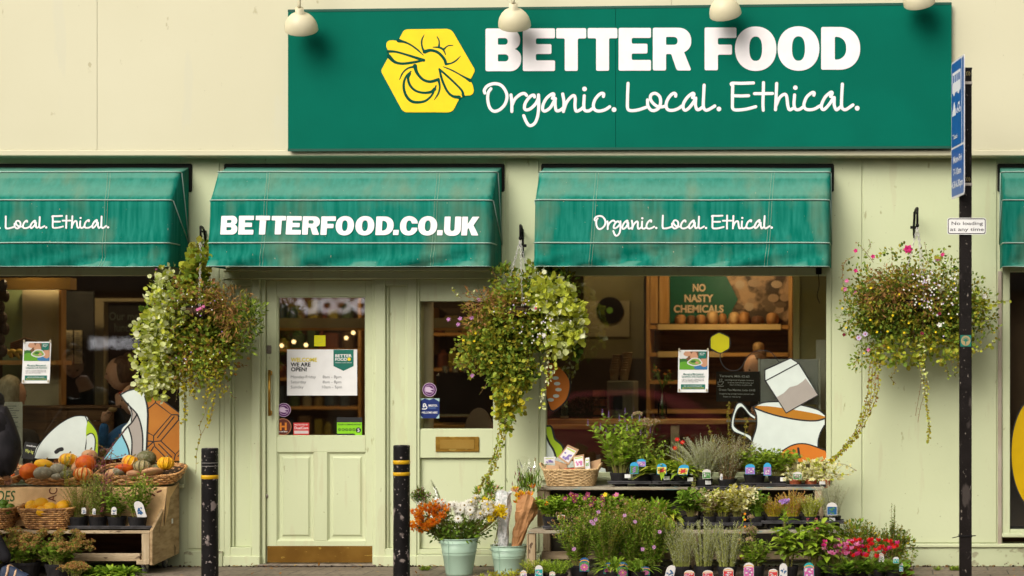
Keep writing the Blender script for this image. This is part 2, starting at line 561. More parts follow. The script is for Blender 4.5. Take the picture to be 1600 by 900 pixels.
# ================================================================ materials of the building
M_wall = mat('sage_paint', (.555, .59, .375), (.515, .555, .34), rough=.45, scale=1.3, bump=.08, bscale=30, lo=.3, hi=.7,
    spots=[((.515, .53, .33), 2.2, .60, (4, 4, .6)), ((.36, .36, .20), 16, .69, (1, 1, .35)), ((.20, .19, .11), 40, .72, (1, 1, 1))])
M_plinth = mat('plinth_paint', (.50, .54, .34), (.43, .46, .28), rough=.5, scale=2, bump=.1, bscale=30, spots=[((.30, .29, .18), 7, .58, (1, 1, 1.6)), ((.14, .11, .07), 18, .66, (1, 1, 1))])
M_cream = mat('cream_paint', (.575, .545, .385), (.54, .51, .35), rough=.5, scale=.8, bump=.05, bscale=18, lo=.3, hi=.7,
    spots=[((.545, .52, .375), 1.6, .66, (3, 3, .6)), ((.42, .38, .24), 11, .70, (1, 1, .6)), ((.15, .11, .06), 42, .75, (1, 1, 1))])
M_wallshade = M_wall
M_grout = flat('joint_dark', (.16, .17, .10))
M_board = mat('sign_green', (.0, .125, .082), (.0, .112, .073), rough=.75, spec=.06, scale=2, bump=.12, bscale=260, bstretch=(1, .1, .12), spots=[((.01, .16, .11), 60, .78, (1, 1, 1))])
M_white = flat('sign_white', (.80, .76, .76), .5)
M_yellow = flat('logo_yellow', (.90, .60, .0), .5)
M_brass = mat('brass', (.48, .27, .045), (.34, .18, .03), rough=.35, metal=.85, scale=14, stretch=(1, 1, 1.5), spots=[((.60, .40, .10), 9, .62, (1, 1, 2))])
M_black = flat('black_paint', (.007, .006, .006), .5, spec=.15)
M_dark = flat('dark_gap', (.01, .01, .008), .8)
M_glass = glassmat('window_glass', (.88, .90, .85), 1.5, 2.6)
M_wood = mat('pale_wood', (.44, .27, .12), (.33, .19, .075), rough=.6, scale=3, stretch=(.6, 4, 9), bump=.1, bscale=20)
M_woodx = mat('weathered_wood', (.46, .35, .22), (.32, .23, .13), rough=.75, scale=3, stretch=(1.2, 3, 12), bump=.3, bscale=20,
    spots=[((.10, .06, .035), 9, .64, (1, 1, 3)), ((.45, .36, .25), 14, .66, (.6, 1, 6))])
M_woodz = mat('weathered_wood_upright', (.46, .35, .22), (.32, .23, .13), rough=.75, scale=3, stretch=(10, 5, 1.1), bump=.3, bscale=20,
    spots=[((.10, .06, .035), 9, .64, (3, 3, 1)), ((.46, .37, .26), 14, .66, (6, 3, .6))])
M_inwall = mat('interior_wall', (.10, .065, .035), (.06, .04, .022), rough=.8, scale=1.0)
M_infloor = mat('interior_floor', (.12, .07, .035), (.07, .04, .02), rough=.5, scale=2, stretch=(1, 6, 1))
M_cloth_tr = None

# ================================================================ ground
g = MB(); g.box(-120, 120, -120, 60, -.6, -.135)
o = g.build('road', mat('asphalt', (.055, .052, .048), (.04, .038, .036), rough=.9, scale=2, bump=.5, bscale=150), origin=(0, 0, 0)); tag(o, None, None, kind='structure')
def paving():
 m, n, b = _new('paving_slab')
 v = _pos(n, (1, 1, 1))
 br = n.nodes.new('ShaderNodeTexBrick')
 br.inputs['Scale'].default_value = 1.0
 br.inputs['Brick Width'].default_value = .30; br.inputs['Row Height'].default_value = .30
 br.inputs['Mortar Size'].default_value = .006
 br.inputs['Color1'].default_value = (.20, .155, .11, 1); br.inputs['Color2'].default_value = (.155, .12, .085, 1)
 br.inputs['Mortar'].default_value = (.04, .032, .022, 1)
 n.links.new(v, br.inputs['Vector'])
 c = _mixc(n, _ramp(n, _noise(n, v, 26, 5), [(.5, (0, 0, 0)), (.62, (.8, .8, .8))]), br.outputs['Color'], (.09, .068, .048))
 n.links.new(c, b.inputs['Base Color'])
 b.inputs['Roughness'].default_value = .8
 _bump(n, b, br.outputs['Fac'], -.5)
 return m
M_pave = paving()
g = MB(); g.box(-60, 60, -2.9, 12, -.5, 0.0)
o = g.build('pavement', M_pave, origin=(0, 0, 0)); tag(o, None, None, kind='structure')
g = MB(); g.bbox(-60, 60, -3.05, -2.902, -.5, .004, .02)
o = g.build('kerb', mat('kerb_stone', (.27, .25, .22), rough=.8, scale=8), origin=(0, -3, 0)); tag(o, None, None, kind='structure')
g = MB(); g.box(-60, 60, -20.5, -17.6, -.5, 0.0)
o = g.build('far_pavement', M_pave, origin=(0, -20, 0)); tag(o, None, None, kind='structure')

# ================================================================ the shop building
shop = thing('shop_building', 'sage green and cream painted shopfront with panelled entrance door and large display windows', 'shop', (0, 0, 0))
PXL, PXR = -620, 2350
w = MB()
# header behind the awnings and piers between the openings
w.wbox(PXL, PXR, 200, 418, 0, .22)
def pier(a, b, t=418, bot=885): w.wbox(a, b, t, bot, 0, .22)
pier(PXL, -330); pier(287, 350); pier(775, 846); pier(1297, 1566); pier(1900, PXR)
w.wbox(-330, 287, 757, 885, 0, .22)         # stall risers
w.wbox(846, 1297, 745, 885, 0, .22)
w.wbox(1566, 1900, 850, 885, 0, .22)
w.wbox(350, 775, 418, 437, .03, .22)
w.build('wall', M_wall, shop)
w = MB()
w.box(WX(PXL), WX(PXR), .225, .45, 3.45, 6.6)
w.build('upper_wall', M_cream, shop)

# fascia
f = MB(); jn = MB()
edges = [PXL, -250, 165, 1053, 1700, PXR]
for a, b in zip(edges[:-1], edges[1:]):
 f.wbox(a + .35, b - .35, -330, 238, -.16, .215)
 jn = MB(); jn.wbox(b - .35, b + .35, -330, 238, -.15, .2); jn.build('fascia_joint', mat('fascia_joint', (.34, .32, .2)), shop)
f.build('fascia', M_cream, shop)
f = MB(); f.bbox(WX(PXL), WX(PXR), -.175, .21, WZ(247.5), WZ(238.4), .006)
f.build('fascia_moulding', M_cream, shop)
f = MB(); f.box(WX(PXL), WX(PXR), -.22, .3, WZ(-345), WZ(-331))
f.build('cornice', M_cream, shop)

# trim: pilaster lines, plinths, skirting
t = MB()
def tb(a, b, c, d, yf=-.02, yb=-.001, bev=.004): t.bbox(WX(a), WX(b), yf, yb, WZ(d), WZ(c), bev)
tb(294, 343, 250, 857, -.008)
tb(783, 790, 250, 862, -.012); tb(794, 842, 250, 862, -.012)
tb(1299.5, 1346.5, 250, 848, -.010); tb(1349, 1557, 250, 848, -.010)
tb(1300, 2300, 849, 855, -.035, bev=.006)
for v0 in range(0, len(t.v), 24):
 q = MB(); q.v = t.v[v0:v0 + 24]; q.f = [[i - v0 for i in f] for f in t.f if v0 <= f[0] < v0 + 24]; q.m = [0] * len(q.f); q.build('trim', M_wall, shop)
t = MB(); tb(289, 349, 861, 885, -.022); t.build('plinth', M_plinth, shop)
t = MB(); tb(777, 845, 866, 885, -.022); t.build('plinth', M_plinth, shop)
t = MB(); tb(1300, 2300, 855.5, 885, -.016); t.build('skirting', M_plinth, shop)
t = MB(); t.bbox(WX(1559), WX(1565), -.03, -.001, WZ(850), WZ(424), .003)
t.build('cover_strip', mat('aged_strip', (.42, .36, .29), (.33, .27, .2), rough=.6), shop)

# ---- windows (frame, sill, pane as sub-parts)
def window(px0, px1, py0, py1, fw=7, sill=True):
 m = MB()
 m.bbox(WX(px0 - 1), WX(px0 + fw), -.012, .06, WZ(py1), WZ(py0), .004)
 m.bbox(WX(px1 - fw), WX(px1 + 1), -.012, .06, WZ(py1), WZ(py0), .004)
 m.bbox(WX(px0 + fw), WX(px1 - fw), -.016, .06, WZ(py0 + 13), WZ(py0 - .5), .004)
 m.bbox(WX(px0 + fw), WX(px1 - fw), -.008, .06, WZ(py1), WZ(py1 - 7), .004)
 fr = m.build('window', M_wall, shop)
 gm = MB(); gm.box(WX(px0 + fw), WX(px1 - fw), .022, .028, WZ(py1 - 7), WZ(py0 + 13))
 gm.build('pane', M_glass, fr)
 if sill:
  sm = MB(); sm.bbox(WX(px0 - 2), WX(px1 + 2), -.05, -.0165, WZ(py1 + 5), WZ(py1 - 1), .006); sm.build('sill', M_wall, fr)
 return fr
window(-330, 288, 418, 757); window(846, 1298, 418, 745, 7)
window(1567, 1900, 412, 834, 11)

# ---- door surround
t = MB()
def fb(a, b, c, d, yf, yb, bev=.004): t.bbox(WX(a), WX(b), yf, yb, WZ(d), WZ(c), bev)
# left recessed panel strip 350..405
fb(350, 360, 436, 872, .0, .20); fb(393, 406, 436, 872, .0, .20)
fb(360, 393, 436, 446, .0, .20); fb(360, 393, 855, 872, .0, .20)
fb(360, 393, 446, 855, .045, .20)
fb(360, 364, 446, 855, .025, .044); fb(389, 393, 446, 855, .025, .044)
fb(349.5, 407, 868.5, 885, -.02, .20, .006)
# right strip 586..650
fb(586, 602, 436, 870, .0, .20); fb(636, 651, 436, 870, .0, .20)
fb(602, 636, 436, 446, .0, .20); fb(602, 636, 857, 870, .0, .20); fb(602, 636, 446, 857, .045, .20)
fb(602, 606, 446, 857, .025, .044); fb(632, 636, 446, 857, .025, .044)
fb(583, 652, 868.5, 885, -.02, .20, .006)
# head
fb(350, 775, 424, 436, -.012, .20, .005); fb(350, 775, 418, 424, -.03, .20, .005)
# jambs
fb(406, 412.5, 437, 885, .03, .20); fb(580, 586, 437, 885, .03, .20)
t.build('door_frame', M_wall, shop)

# ---- door (y = .05 front)
dY = .055
d = MB()
def db(a, b, c, e, yf=dY, yb=dY + .045, bev=.003): d.bbox(WX(a), WX(b), yf, yb, WZ(e), WZ(c), bev)
db(413, 429, 438, 880.5); db(568.5, 579.5, 438, 880.5)
db(429, 568.5, 438, 462.5); db(429, 568.5, 682.5, 707); db(429, 568.5, 846, 880.5)
db(487, 508, 707, 846)
for a, b in ((429, 487), (508, 568.5)):
 # raised and fielded panel
 x0, x1, z0, z1 = WX(a), WX(b), WZ(846), WZ(707)
 i1, i2, i3 = .016, .034, .05
 yy = [dY + .004, dY + .020, dY + .020, dY + .008]
 rings = []
 for ins, y in zip((0, i1, i2, i3), yy):
  rings.append([(x0 + ins, y, z0 + ins), (x1 - ins, y, z0 + ins), (x1 - ins, y, z1 - ins), (x0 + ins, y, z1 - ins)])
 vs = [p for r in rings for p in r]
 fs = [(4 * i + k, 4 * i + (k + 1) % 4, 4 * i + 4 + (k + 1) % 4, 4 * i + 4 + k) for i in range(3) for k in range(4)] + [(12, 13, 14, 15)]
 d.add(vs, fs)
# glazing bead
db(429, 431, 462.5, 682.5, dY + .008, dY + .04); db(566.5, 568.5, 462.5, 682.5, dY + .008, dY + .04)
db(431, 566.5, 462.5, 464.5, dY + .008, dY + .04); db(431, 566.5, 680.5, 682.5, dY + .008, dY + .04)
door = d.build('door', M_wall, shop)
gm = MB(); gm.box(WX(430), WX(567.5), dY + .022, dY + .028, WZ(681.5), WZ(463.5)); gm.build('pane', M_glass, door)
k = MB(); k.bbox(WX(414), WX(579.5), dY - .004, dY - .0005, WZ(880), WZ(854), .0015)
for sx in (418, 466, 497, 528, 575):
 for sy in (856.5, 877.5): k.lathe([(.003, 0), (.003, .001), (0, .0015)], (WX(sx), dY - .006, WZ(sy)), 8)
k.build('kick_plate', mat('old_brass_plate', (.30, .16, .03), (.22, .11, .02), rough=.38, metal=.75, scale=5, spots=[((.50, .32, .06), 16, .66, (1, 1, 4))]), door)
k = MB()
hx = WX(420.5)
k.tube([(hx, dY - .05, WZ(650)), (hx, dY - .05, WZ(578))], .011, 10)
for z in (WZ(645), WZ(583)):
 k.tube([(hx - .006, dY - .05, z), (hx - .006, dY, z)], .008, 8); k.bbox(hx - .022, hx + .008, dY - .008, dY - .0005, z - .018, z + .018, .003)
k.build('handle', M_brass, door, smooth=True)
k = MB(); k.bbox(WX(413), WX(420.5), dY - .006, dY - .0005, WZ(552.5), WZ(539.5), .002); k.ball((WX(416.7), dY - .007, WZ(545)), .008, .004, .008)
k.build('lock', mat('dull_steel', (.30, .26, .22), rough=.4, metal=.7), door)
k = MB(); k.ball((WX(413.5), dY - .004, WZ(776)), .012, .006, .018); k.build('keyhole_cover', _mats['dull_steel'], door)
k = MB(); k.bbox(WX(404), WX(588), -.04, .22, 0.004, WZ(881.5) , .006); k.build('threshold', mat('worn_step', (.30, .25, .19), (.10, .08, .06), rough=.7, scale=20), shop)

# ---- side light, letter plate and lower panel
t = MB()
def sb(a, b, c, e, yf, yb, bev=.003): t.bbox(WX(a), WX(b), yf, yb, WZ(e), WZ(c), bev)
sb(651, 655, 436.5, 866, .01, .20); sb(770, 775, 436.5, 866, .01, .20)
sb(655, 770, 436.5, 470.5, .02, .20); sb(655, 770, 670, 716, .02, .20, .005)
sb(655, 770, 716.5, 858, .05, .20, .001); sb(655, 770, 858.5, 866, .01, .20); sb(652, 776, 866.5, 885, -.02, .20, .006)
side = t.build('side_light', M_wall, shop)
gm = MB(); gm.box(WX(655), WX(770), .042, .048, WZ(670), WZ(470.5)); gm.build('pane', M_glass, side)
k = MB()
k.bbox(WX(680), WX(748), .008, .0195, WZ(706), WZ(682.5), .004)
k2 = MB(); k2.bbox(WX(687), WX(741), .003, .0075, WZ(701.5), WZ(687), .003)
lp = k.build('letter_plate', M_brass, side)
k2.build('flap', mat('brass_light', (.55, .34, .08), (.45, .26, .05), rough=.35, metal=.8), side)

# ---- interior shell
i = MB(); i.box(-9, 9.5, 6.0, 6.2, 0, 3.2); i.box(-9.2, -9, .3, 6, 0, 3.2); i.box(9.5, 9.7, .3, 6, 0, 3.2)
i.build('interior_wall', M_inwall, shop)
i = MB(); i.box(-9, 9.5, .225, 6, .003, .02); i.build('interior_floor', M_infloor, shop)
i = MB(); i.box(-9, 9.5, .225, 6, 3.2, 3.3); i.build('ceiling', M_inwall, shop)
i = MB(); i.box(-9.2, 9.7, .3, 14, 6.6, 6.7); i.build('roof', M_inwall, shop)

# ================================================================ fascia sign
sign = thing('shop_sign', 'large dark green fascia board with yellow bee logo and white shop lettering', 'sign', (WX(970), -.16, WZ(234)))
b = MB()
SY = -.215
def SPm(px, py, h=0): return P(px, py, SY - h)
def slab(c4, yf, yb):
 a = [P(x, y, yf) for x, y in c4]; q = [Vector((v.x, yb, v.z)) for v in a]
 b.add(a + q, [(0, 1, 2, 3), (7, 6, 5, 4), (0, 4, 5, 1), (1, 5, 6, 2), (2, 6, 7, 3), (3, 7, 4, 0)])
slab([(450, 18), (961.6, 12.2), (961.6, 231.5), (450, 234)], SY, -.163)
slab([(962.2, 12.2), (1487, 6.5), (1487, 229.5), (962.2, 231.5)], SY, -.163)
board = b.build('board', M_board, sign)
b = MB()
def sEdge(p, q): b.bar(P(*p, SY + .003), P(*q, SY + .003), .012, .02, up=(0, 0, 1))
sEdge((450, 234.6), (1487, 230.2)); sEdge((450, 17), (1487, 5.6))
b.build('edge_trim', flat('trim_green', (.005, .07, .045)), sign)
L5 = lambda x: 750 + x / 5.333
L6 = lambda x: 1050 + x / 5.333
l = MB()
rise = lambda px: -(px - 760) / 583 * 2.6
for ch, a, c in [('B', L5(46), L5(343)), ('E', L5(357), L5(625)), ('T', L5(635), L5(885)), ('T', L5(897), L5(1145)), ('E', L5(1155), L5(1425)), ('R', L5(1440), L6(162)),
     ('F', L6(272), L6(537)), ('O', L6(525), L6(870)), ('O', L6(880), L6(1228)), ('D', L6(1243), L6(1568))]:
 heavy(l, [(ch, a, c)], 111.4 + rise((a + c) / 2), 66.8, SPm, .004)
script_text(l, SPm, nrm=(0, -1, 0), h=.001, w=4.8)
l.build('lettering', M_white, sign)
# bee logo
BX = lambda x, y: (590 + x / 6, 35 + y / 6)
lg = MB()
outer = fillet([(250, 65, 30), (690, 60, 45), (915, 450, 22), (868, 540, 3), (893, 590, 20), (905, 650, 20), (878, 683, 16), (812, 687, 3), (765, 715, 3), (700, 843, 40),
    (240, 843, 40), (30, 455, 22), (97, 333, 3), (112, 300, 3), (100, 268, 3), (75, 215, 30), (95, 170, 26), (150, 168, 20), (200, 176, 3), (205, 150, 3)])
lg.shape([[BX(x, y) for x, y in outer]], SPm, .004, 0)
def bs(pts, w0, w1=None, wm=None):
 cv = catmull([Vector((x, y, 0)) for x, y in pts], 7)
 n = len(cv) - 1
 w1 = w0 if w1 is None else w1; wm = max(w0, w1) if wm is None else wm
 ws = []
 for i_ in range(n + 1):
  t_ = i_ / n
  ws.append(1.65 * (w0 * (1 - t_) + w1 * t_) * (1 - math.sin(math.pi * t_)) + wm * math.sin(math.pi * t_))
 lg.ribbon([P(*BX(v.x, v.y), SY - .0042) for v in cv], (0, -1, 0), [max(a, 2) / 6 / PPM for a in ws], .0012, 1)
bs([(195, 170), (280, 195), (360, 245), (430, 308)], 22, 4, 16)
bs([(98, 272), (170, 276), (270, 303), (432, 355)], 16, 18, 20); bs([(432, 355), (330, 376), (230, 387), (160, 370), (105, 318)], 12, 24, 24)
bs([(440, 276), (500, 262), (570, 285), (625, 345), (640, 388)], 22, 16, 26)
bs([(437, 115), (414, 170), (418, 230), (437, 275)], 3, 16, 16); bs([(778, 315), (735, 358), (690, 383), (640, 392)], 3, 14, 16)
bs([(520, 232), (575, 235), (615, 255), (638, 302)], 5, 5, 20); bs([(557, 133), (577, 175), (575, 228)], 5, 14, 13); bs([(707, 215), (660, 220), (622, 250)], 4, 12, 12)
bs([(350, 408), (368, 470), (420, 532), (490, 556), (570, 535)], 24, 18, 25)
bs([(205, 537), (235, 475), (285, 430), (358, 412)], 4, 16, 16); bs([(570, 535), (583, 600), (570, 665), (532, 725)], 18, 4, 18)
bs([(312, 460), (265, 510), (244, 590), (262, 675), (310, 735), (375, 750), (450, 735), (510, 680), (548, 595)], 8, 8, 27)
bs([(300, 480), (285, 525), (305, 590), (355, 640), (430, 660), (500, 652), (535, 625)], 18, 20, 22)
bs([(578, 438), (650, 500), (735, 580), (790, 640), (803, 685)], 12, 18, 19); bs([(580, 440), (605, 540), (650, 640), (700, 690), (765, 703)], 12, 22, 22)
bs([(615, 415), (700, 450), (790, 500), (868, 545)], 4, 20, 14)
lg.build('bee_logo', [M_yellow, flat('logo_green', (.0, .065, .042), spec=.05)], sign)

# ================================================================ sign lamps
M_lamp = mat('lamp_cream', (.66, .60, .42), (.58, .52, .34), rough=.35, scale=3)
def lamp(px, pyb, label, tilt):
 c = P(px, pyb - 22, -.44)
 th = thing('sign_lamp', label, 'lamp', c, 'swan neck lamps over the fascia sign')
 ax = Vector((tilt, .66, -1)).normalized()
 rot = ax.to_track_quat('-Z', 'Y').to_matrix()
 prof = [(.128, -.085), (.1285, -.080), (.127, -.055), (.118, -.02), (.100, .012), (.076, .037), (.05, .052), (.034, .058), (.032, .10), (.0, .10)]
 inner = [(.122, -.083), (.120, -.055), (.110, -.02), (.092, .01), (.07, .03), (.03, .045), (.0, .046)]
 m = MB(); m.lathe(prof, (0, 0, 0), 40)
 m2 = MB(); m2.lathe(inner, (0, 0, 0), 40)
 m.add(m2.v, m2.f)
 rimv = MB(); rimv.tube([Vector((.1255 * math.cos(a * math.pi / 20), .1255 * math.sin(a * math.pi / 20), -.084)) for a in range(41)], .0035, 6, cap=False)
 m.add(rimv.v, rimv.f)
 m.v = [tuple(rot @ Vector(v) + c) for v in m.v]
 m.build('lamp_shade', M_lamp, th, smooth=True)
 bl = MB(); bl.ball((0, 0, -.03), .035, .035, .05); bl.v = [tuple(rot @ Vector(v) + c) for v in bl.v]
 bl.build('bulb', flat('frosted_bulb', (.8, .78, .7), .2), th, smooth=True)
 top = rot @ Vector((0, 0, .10)) + c
 a = MB(); a.tube(catmull([top, top + Vector((0, 0, .22)), top + Vector((0, .06, .42)), top + Vector((0, .16, .52)), Vector((c.x, -.17, c.z + .55))], 8), .013, 10)
 a.lathe([(.05, 0), (.05, .012), (.02, .02)], (0, 0, 0), 20); n_ = len(a.v)
 for q in range(n_ - 60, n_):
  x, y, z = a.v[q]; a.v[q] = (c.x + x, -.16 - z, c.z + .55 + y)
 a.build('arm', M_lamp, th, smooth=True)
lamp(469.5, 53, 'cream dome lamp hanging over the left corner of the green sign', -.10)
lamp(803, 46.5, 'cream dome lamp hanging just above the letter B of the sign', -.06)
lamp(1131, 29.5, 'cream dome lamp over the sign above the letters F and O', .14)
lamp(1434, 12, 'cream dome lamp barely in view over the right corner of the sign', .20)

# ================================================================ awnings
def awning_mat():
 m, n, b = _new('awning_canvas')
 v1 = _pos(n, (14, 14, .5)); v2 = _pos(n, (2.4, 1, 1.3))
 a = _noise(n, v1, 2.2, 5); c = _noise(n, v2, 1.6, 6)
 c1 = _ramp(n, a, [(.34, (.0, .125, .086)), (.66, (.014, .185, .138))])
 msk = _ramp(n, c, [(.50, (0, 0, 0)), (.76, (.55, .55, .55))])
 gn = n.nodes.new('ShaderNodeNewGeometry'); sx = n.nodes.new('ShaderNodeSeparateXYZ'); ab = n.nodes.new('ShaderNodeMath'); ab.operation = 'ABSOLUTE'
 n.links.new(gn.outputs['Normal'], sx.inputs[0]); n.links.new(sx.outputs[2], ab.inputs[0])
 c1 = _mixc(n, _ramp(n, ab.outputs[0], [(.46, (0, 0, 0)), (.60, (.6, .6, .6))]), c1, (.11, .27, .205))     # paler where the cloth faces up: fading plus skylight painted into the colour
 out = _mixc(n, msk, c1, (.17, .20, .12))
 sp = _ramp(n, _noise(n, _pos(n, (1, 1, .6)), 55, 3), [(.735, (0, 0, 0)), (.76, (.8, .8, .8))])
 out = _mixc(n, sp, out, (.42, .36, .25))
 n.links.new(out, b.inputs['Base Color'])
 b.inputs['Roughness'].default_value = .7
 b.inputs['Specular IOR Level'].default_value = .04
 _bump(n, b, _noise(n, _pos(n, (1, 1, 1)), 300, 2), .15)
 return m
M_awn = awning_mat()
M_pipe = flat('awning_piping', (.30, .42, .36), .6)
M_seam = flat('awning_seam', (.26, .38, .27), .7)
def awning(label, x0, x1, seams, lettering, seed):
 """x0,x1 = facade px of the wall ends"""
 th = thing('awning', label, 'awning', (WX((x0 + x1) / 2), 0, WZ(400)), 'green canvas awnings over the shopfront')
 A, B = WX(x0), WX(x1)
 prof = [(.03, 262), (.235, 269), (.41, 313), (.45, 380), (.455, 416)]   # depth, picture height there
 def rowp(t):
  i_ = min(int(t), 3); f_ = t - i_
  d_ = prof[i_][0] * (1 - f_) + prof[i_ + 1][0] * f_
  z0 = P(0, prof[i_][1], -prof[i_][0]).z; z1 = P(0, prof[i_ + 1][1], -prof[i_ + 1][0]).z
  return d_, z0 * (1 - f_) + z1 * f_
 rows = [0, .5, 1, 1.25, 1.5, 1.75, 2, 2.2, 2.4, 2.6, 2.8, 3, 3.2, 3.4, 3.6, 3.8, 4]
 zpiv = rowp(3)[1]
 NF = 150
 def path(t, wr=True):
  d_, z = rowp(t); r = min(.05, d_ * .5)
  pts = []
  if t < 1: zw = z
  elif t <= 3: zw = z
  else: zw = z
  # sides collapse towards the pivot at the wall
  side = lambda s: [Vector((A if s < 0 else B, -.03, zw if t > 3 else zw)), Vector((A if s < 0 else B, -.03 - (d_ - r - .03) * .5, z)), Vector((A if s < 0 else B, -(d_ - r), z))]
  L = side(-1)
  for k in range(1, 5):
   a = math.pi / 2 * k / 4
   L.append(Vector((A + r - r * math.cos(a), -(d_ - r) - r * math.sin(a), z)))
  for k in range(1, NF):
   L.append(Vector((A + r + (B - A - 2 * r) * k / NF, -d_, z)))
  Rr = [Vector((B - (p.x - A), p.y, p.z)) for p in L[:7]][::-1]
  L += Rr
  # cloth behaviour
  fr = t - int(t) if t < 4 else 1
  bulge = math.sin(math.pi * fr) if t < 3 else 0
  for q, p in enumerate(L):
   if 3 <= q < len(L) - 3 and wr:
    nz = noise.noise(Vector((p.x * 15, t * .6, seed)))
    nz2 = noise.noise(Vector((p.x * 3.2 + t * 2.2, t * 1.6 + p.x * 1.4, seed + 9)))
    if t > 3: p.y += .062 * (t - 3) * nz2 * 1.3 + .020 * (t - 3) * nz + .012 * math.sin(math.pi * (t - 3)); p.z += .006 * (t - 3) * nz2
    elif t > 1: p.y += bulge * (.012 + .008 * nz + .006 * nz2)
    p.z += .004 * noise.noise(Vector((p.x * 1.5, t, seed + 4)))
  return L
 m = MB()
 grid = [path(t) for t in rows]
 nc = len(grid[0])
 m.add([p for r_ in grid for p in r_], [(i_ * nc + k, (i_ + 1) * nc + k, (i_ + 1) * nc + k + 1, i_ * nc + k + 1) for i_ in range(len(rows) - 1) for k in range(nc - 1)])
 # inner lining sheet a few mm behind gives the cloth thickness at its hem
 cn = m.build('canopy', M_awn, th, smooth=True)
 pp = MB()
 for t in (1, 2, 3):
  pts = path(t)[2:-2] if t < 3 else path(t)[1:-1]
  pp.tube([p + Vector((0, -.004, .003)) for p in pts], .0058, 6)
 for s_ in (A, B):      # the folding hoops at the sides meet at one pivot
  piv = Vector((s_, -.03, zpiv + .02))
  sg = -1 if s_ == A else 1
  for t in (1, 2):
   d_, z = rowp(t)
   pp.tube([Vector((s_ + sg * .004, -(d_ - .05), z)), piv + Vector((sg * .004, 0, 0))], .005, 6)
 pp.tube([p + Vector((0, -.002, -.001)) for p in path(4)[2:-2]], .003, 5)
 pp.build('piping', M_pipe, th, smooth=True)
 for sx in seams:
  sm = MB()
  for off in (0, 7):
   pts = []
   for t in rows[2:]:
    d_, z = rowp(t)
    k = (DIST - d_) / DIST
    xx = CAMX + (sx + off * .6 - CX) / PPM * k * 1.0 - .02 * (t - 1)
    L = path(t)
    q = min(range(len(L)), key=lambda j: abs(L[j].x - xx) - L[j].y)
    best = min((abs(L[j].x - xx), j) for j in range(5, len(L) - 5))[1]
    pts.append(Vector((xx, L[best].y - .002, L[best].z)))
   sm.tube(pts, .0014, 4)
  sm.build('seam', M_seam, th)
 bk = MB()
 bk.bbox(A - .02, B + .022, -.028, -.002, WZ(300), WZ(256), .02)
 bk.build('backing_frame', M_dark, th)
 fr = MB()     # hoops of the frame under the cloth
 for t in (2, 3):
  d_, z = rowp(t)
  fr.tube([Vector((A + .02, -.02, zpiv)), Vector((A + .02, -(d_ - .03), z - .012)), Vector((B - .02, -(d_ - .03), z - .012)), Vector((B - .02, -.02, zpiv))], .010, 8)
 fr.build('hoop', M_black, th)
 # lettering lies on the panel between the second and third piping
 def amap(px, py, h=0):
  t = 2 + (py - 313) / 67.0
  d_, z = rowp(max(2, min(3, t)))
  k = (DIST - d_) / DIST
  x = CAMX + (px - CX) / PPM * k
  bulge = math.sin(math.pi * (t - 2))
  nz = noise.noise(Vector((x * 15, t * .6, seed))); nz2 = noise.noise(Vector((x * 3.2 + t * 2.2, t * 1.6 + x * 1.4, seed + 9)))
  y = -d_ + bulge * (.012 + .008 * nz + .006 * nz2)
  return Vector((x, y - .0035 - h, z + .004 * noise.noise(Vector((x * 1.5, t, seed + 4)))))
 if lettering:
  l = MB(); lettering(l, amap); l.build('lettering', M_white, th)
 return th
aw = lambda x: CX + (x - CX)
def let_mid(l, pm):
 k1 = lambda x: 330 + x / 7.273
 its = [('B', 103, 300), ('E', 305, 485), ('T', 495, 665), ('T', 675, 845), ('E', 845, 1025), ('R', 1030, 1235), ('F', 1240, 1415), ('O', 1408, 1625), ('O', 1633, 1855), ('D', 1865, 2075),
   ('.', 2065, 2135), ('C', 2138, 2345), ('O', 2345, 2570), ('.', 2565, 2635), ('U', 2640, 2840), ('K', 2840, 3045)]
 for ch, a, b_ in its:
  a, b_ = k1(a), k1(b_)
  heavy(l, [(ch, a, b_ - 1.2)], 366.4 + (a - 344) / 405 * 1.2, 29.2, pm, .0025, .05)
def let_right(l, pm): script_text(l, pm, .475, 757, 173, 929, 357.5, 5.7, h=.001)
def let_left(l, pm): script_text(l, pm, .447, 977, 173, 6.5, 357, 5.9, h=.001, xmin=-170)
awning('green awning at the far left with white handwritten lettering cut off by the frame', -240, 297, [168, -60], let_left, 3.1)
awning('green awning above the entrance door with bold white web address', 355, 785, [417, 683], let_mid, 11.7)
awning('green awning over the right display window with full white handwritten tagline', 850, 1299, [931, 1206], let_right, 23.2)
awning('green awning cut off at the right edge behind the street pole', 1562, 1990, [1700, 1900], None, 31.9)

# downpipe-like cable and small junction under the third awning
c = MB()
c.bbox(WX(1275), WX(1284), -.04, -.017, WZ(429), WZ(419), .003)
c.tube(catmull([(WX(1279), -.03, WZ(428)), (WX(1280), -.03, WZ(447)), (WX(1277), -.03, WZ(462)), (WX(1281), -.03, WZ(474))], 6), .004, 6)
tag(c.build('cable', M_black), 'black cable dangling under the right awning from a small box', 'cable')
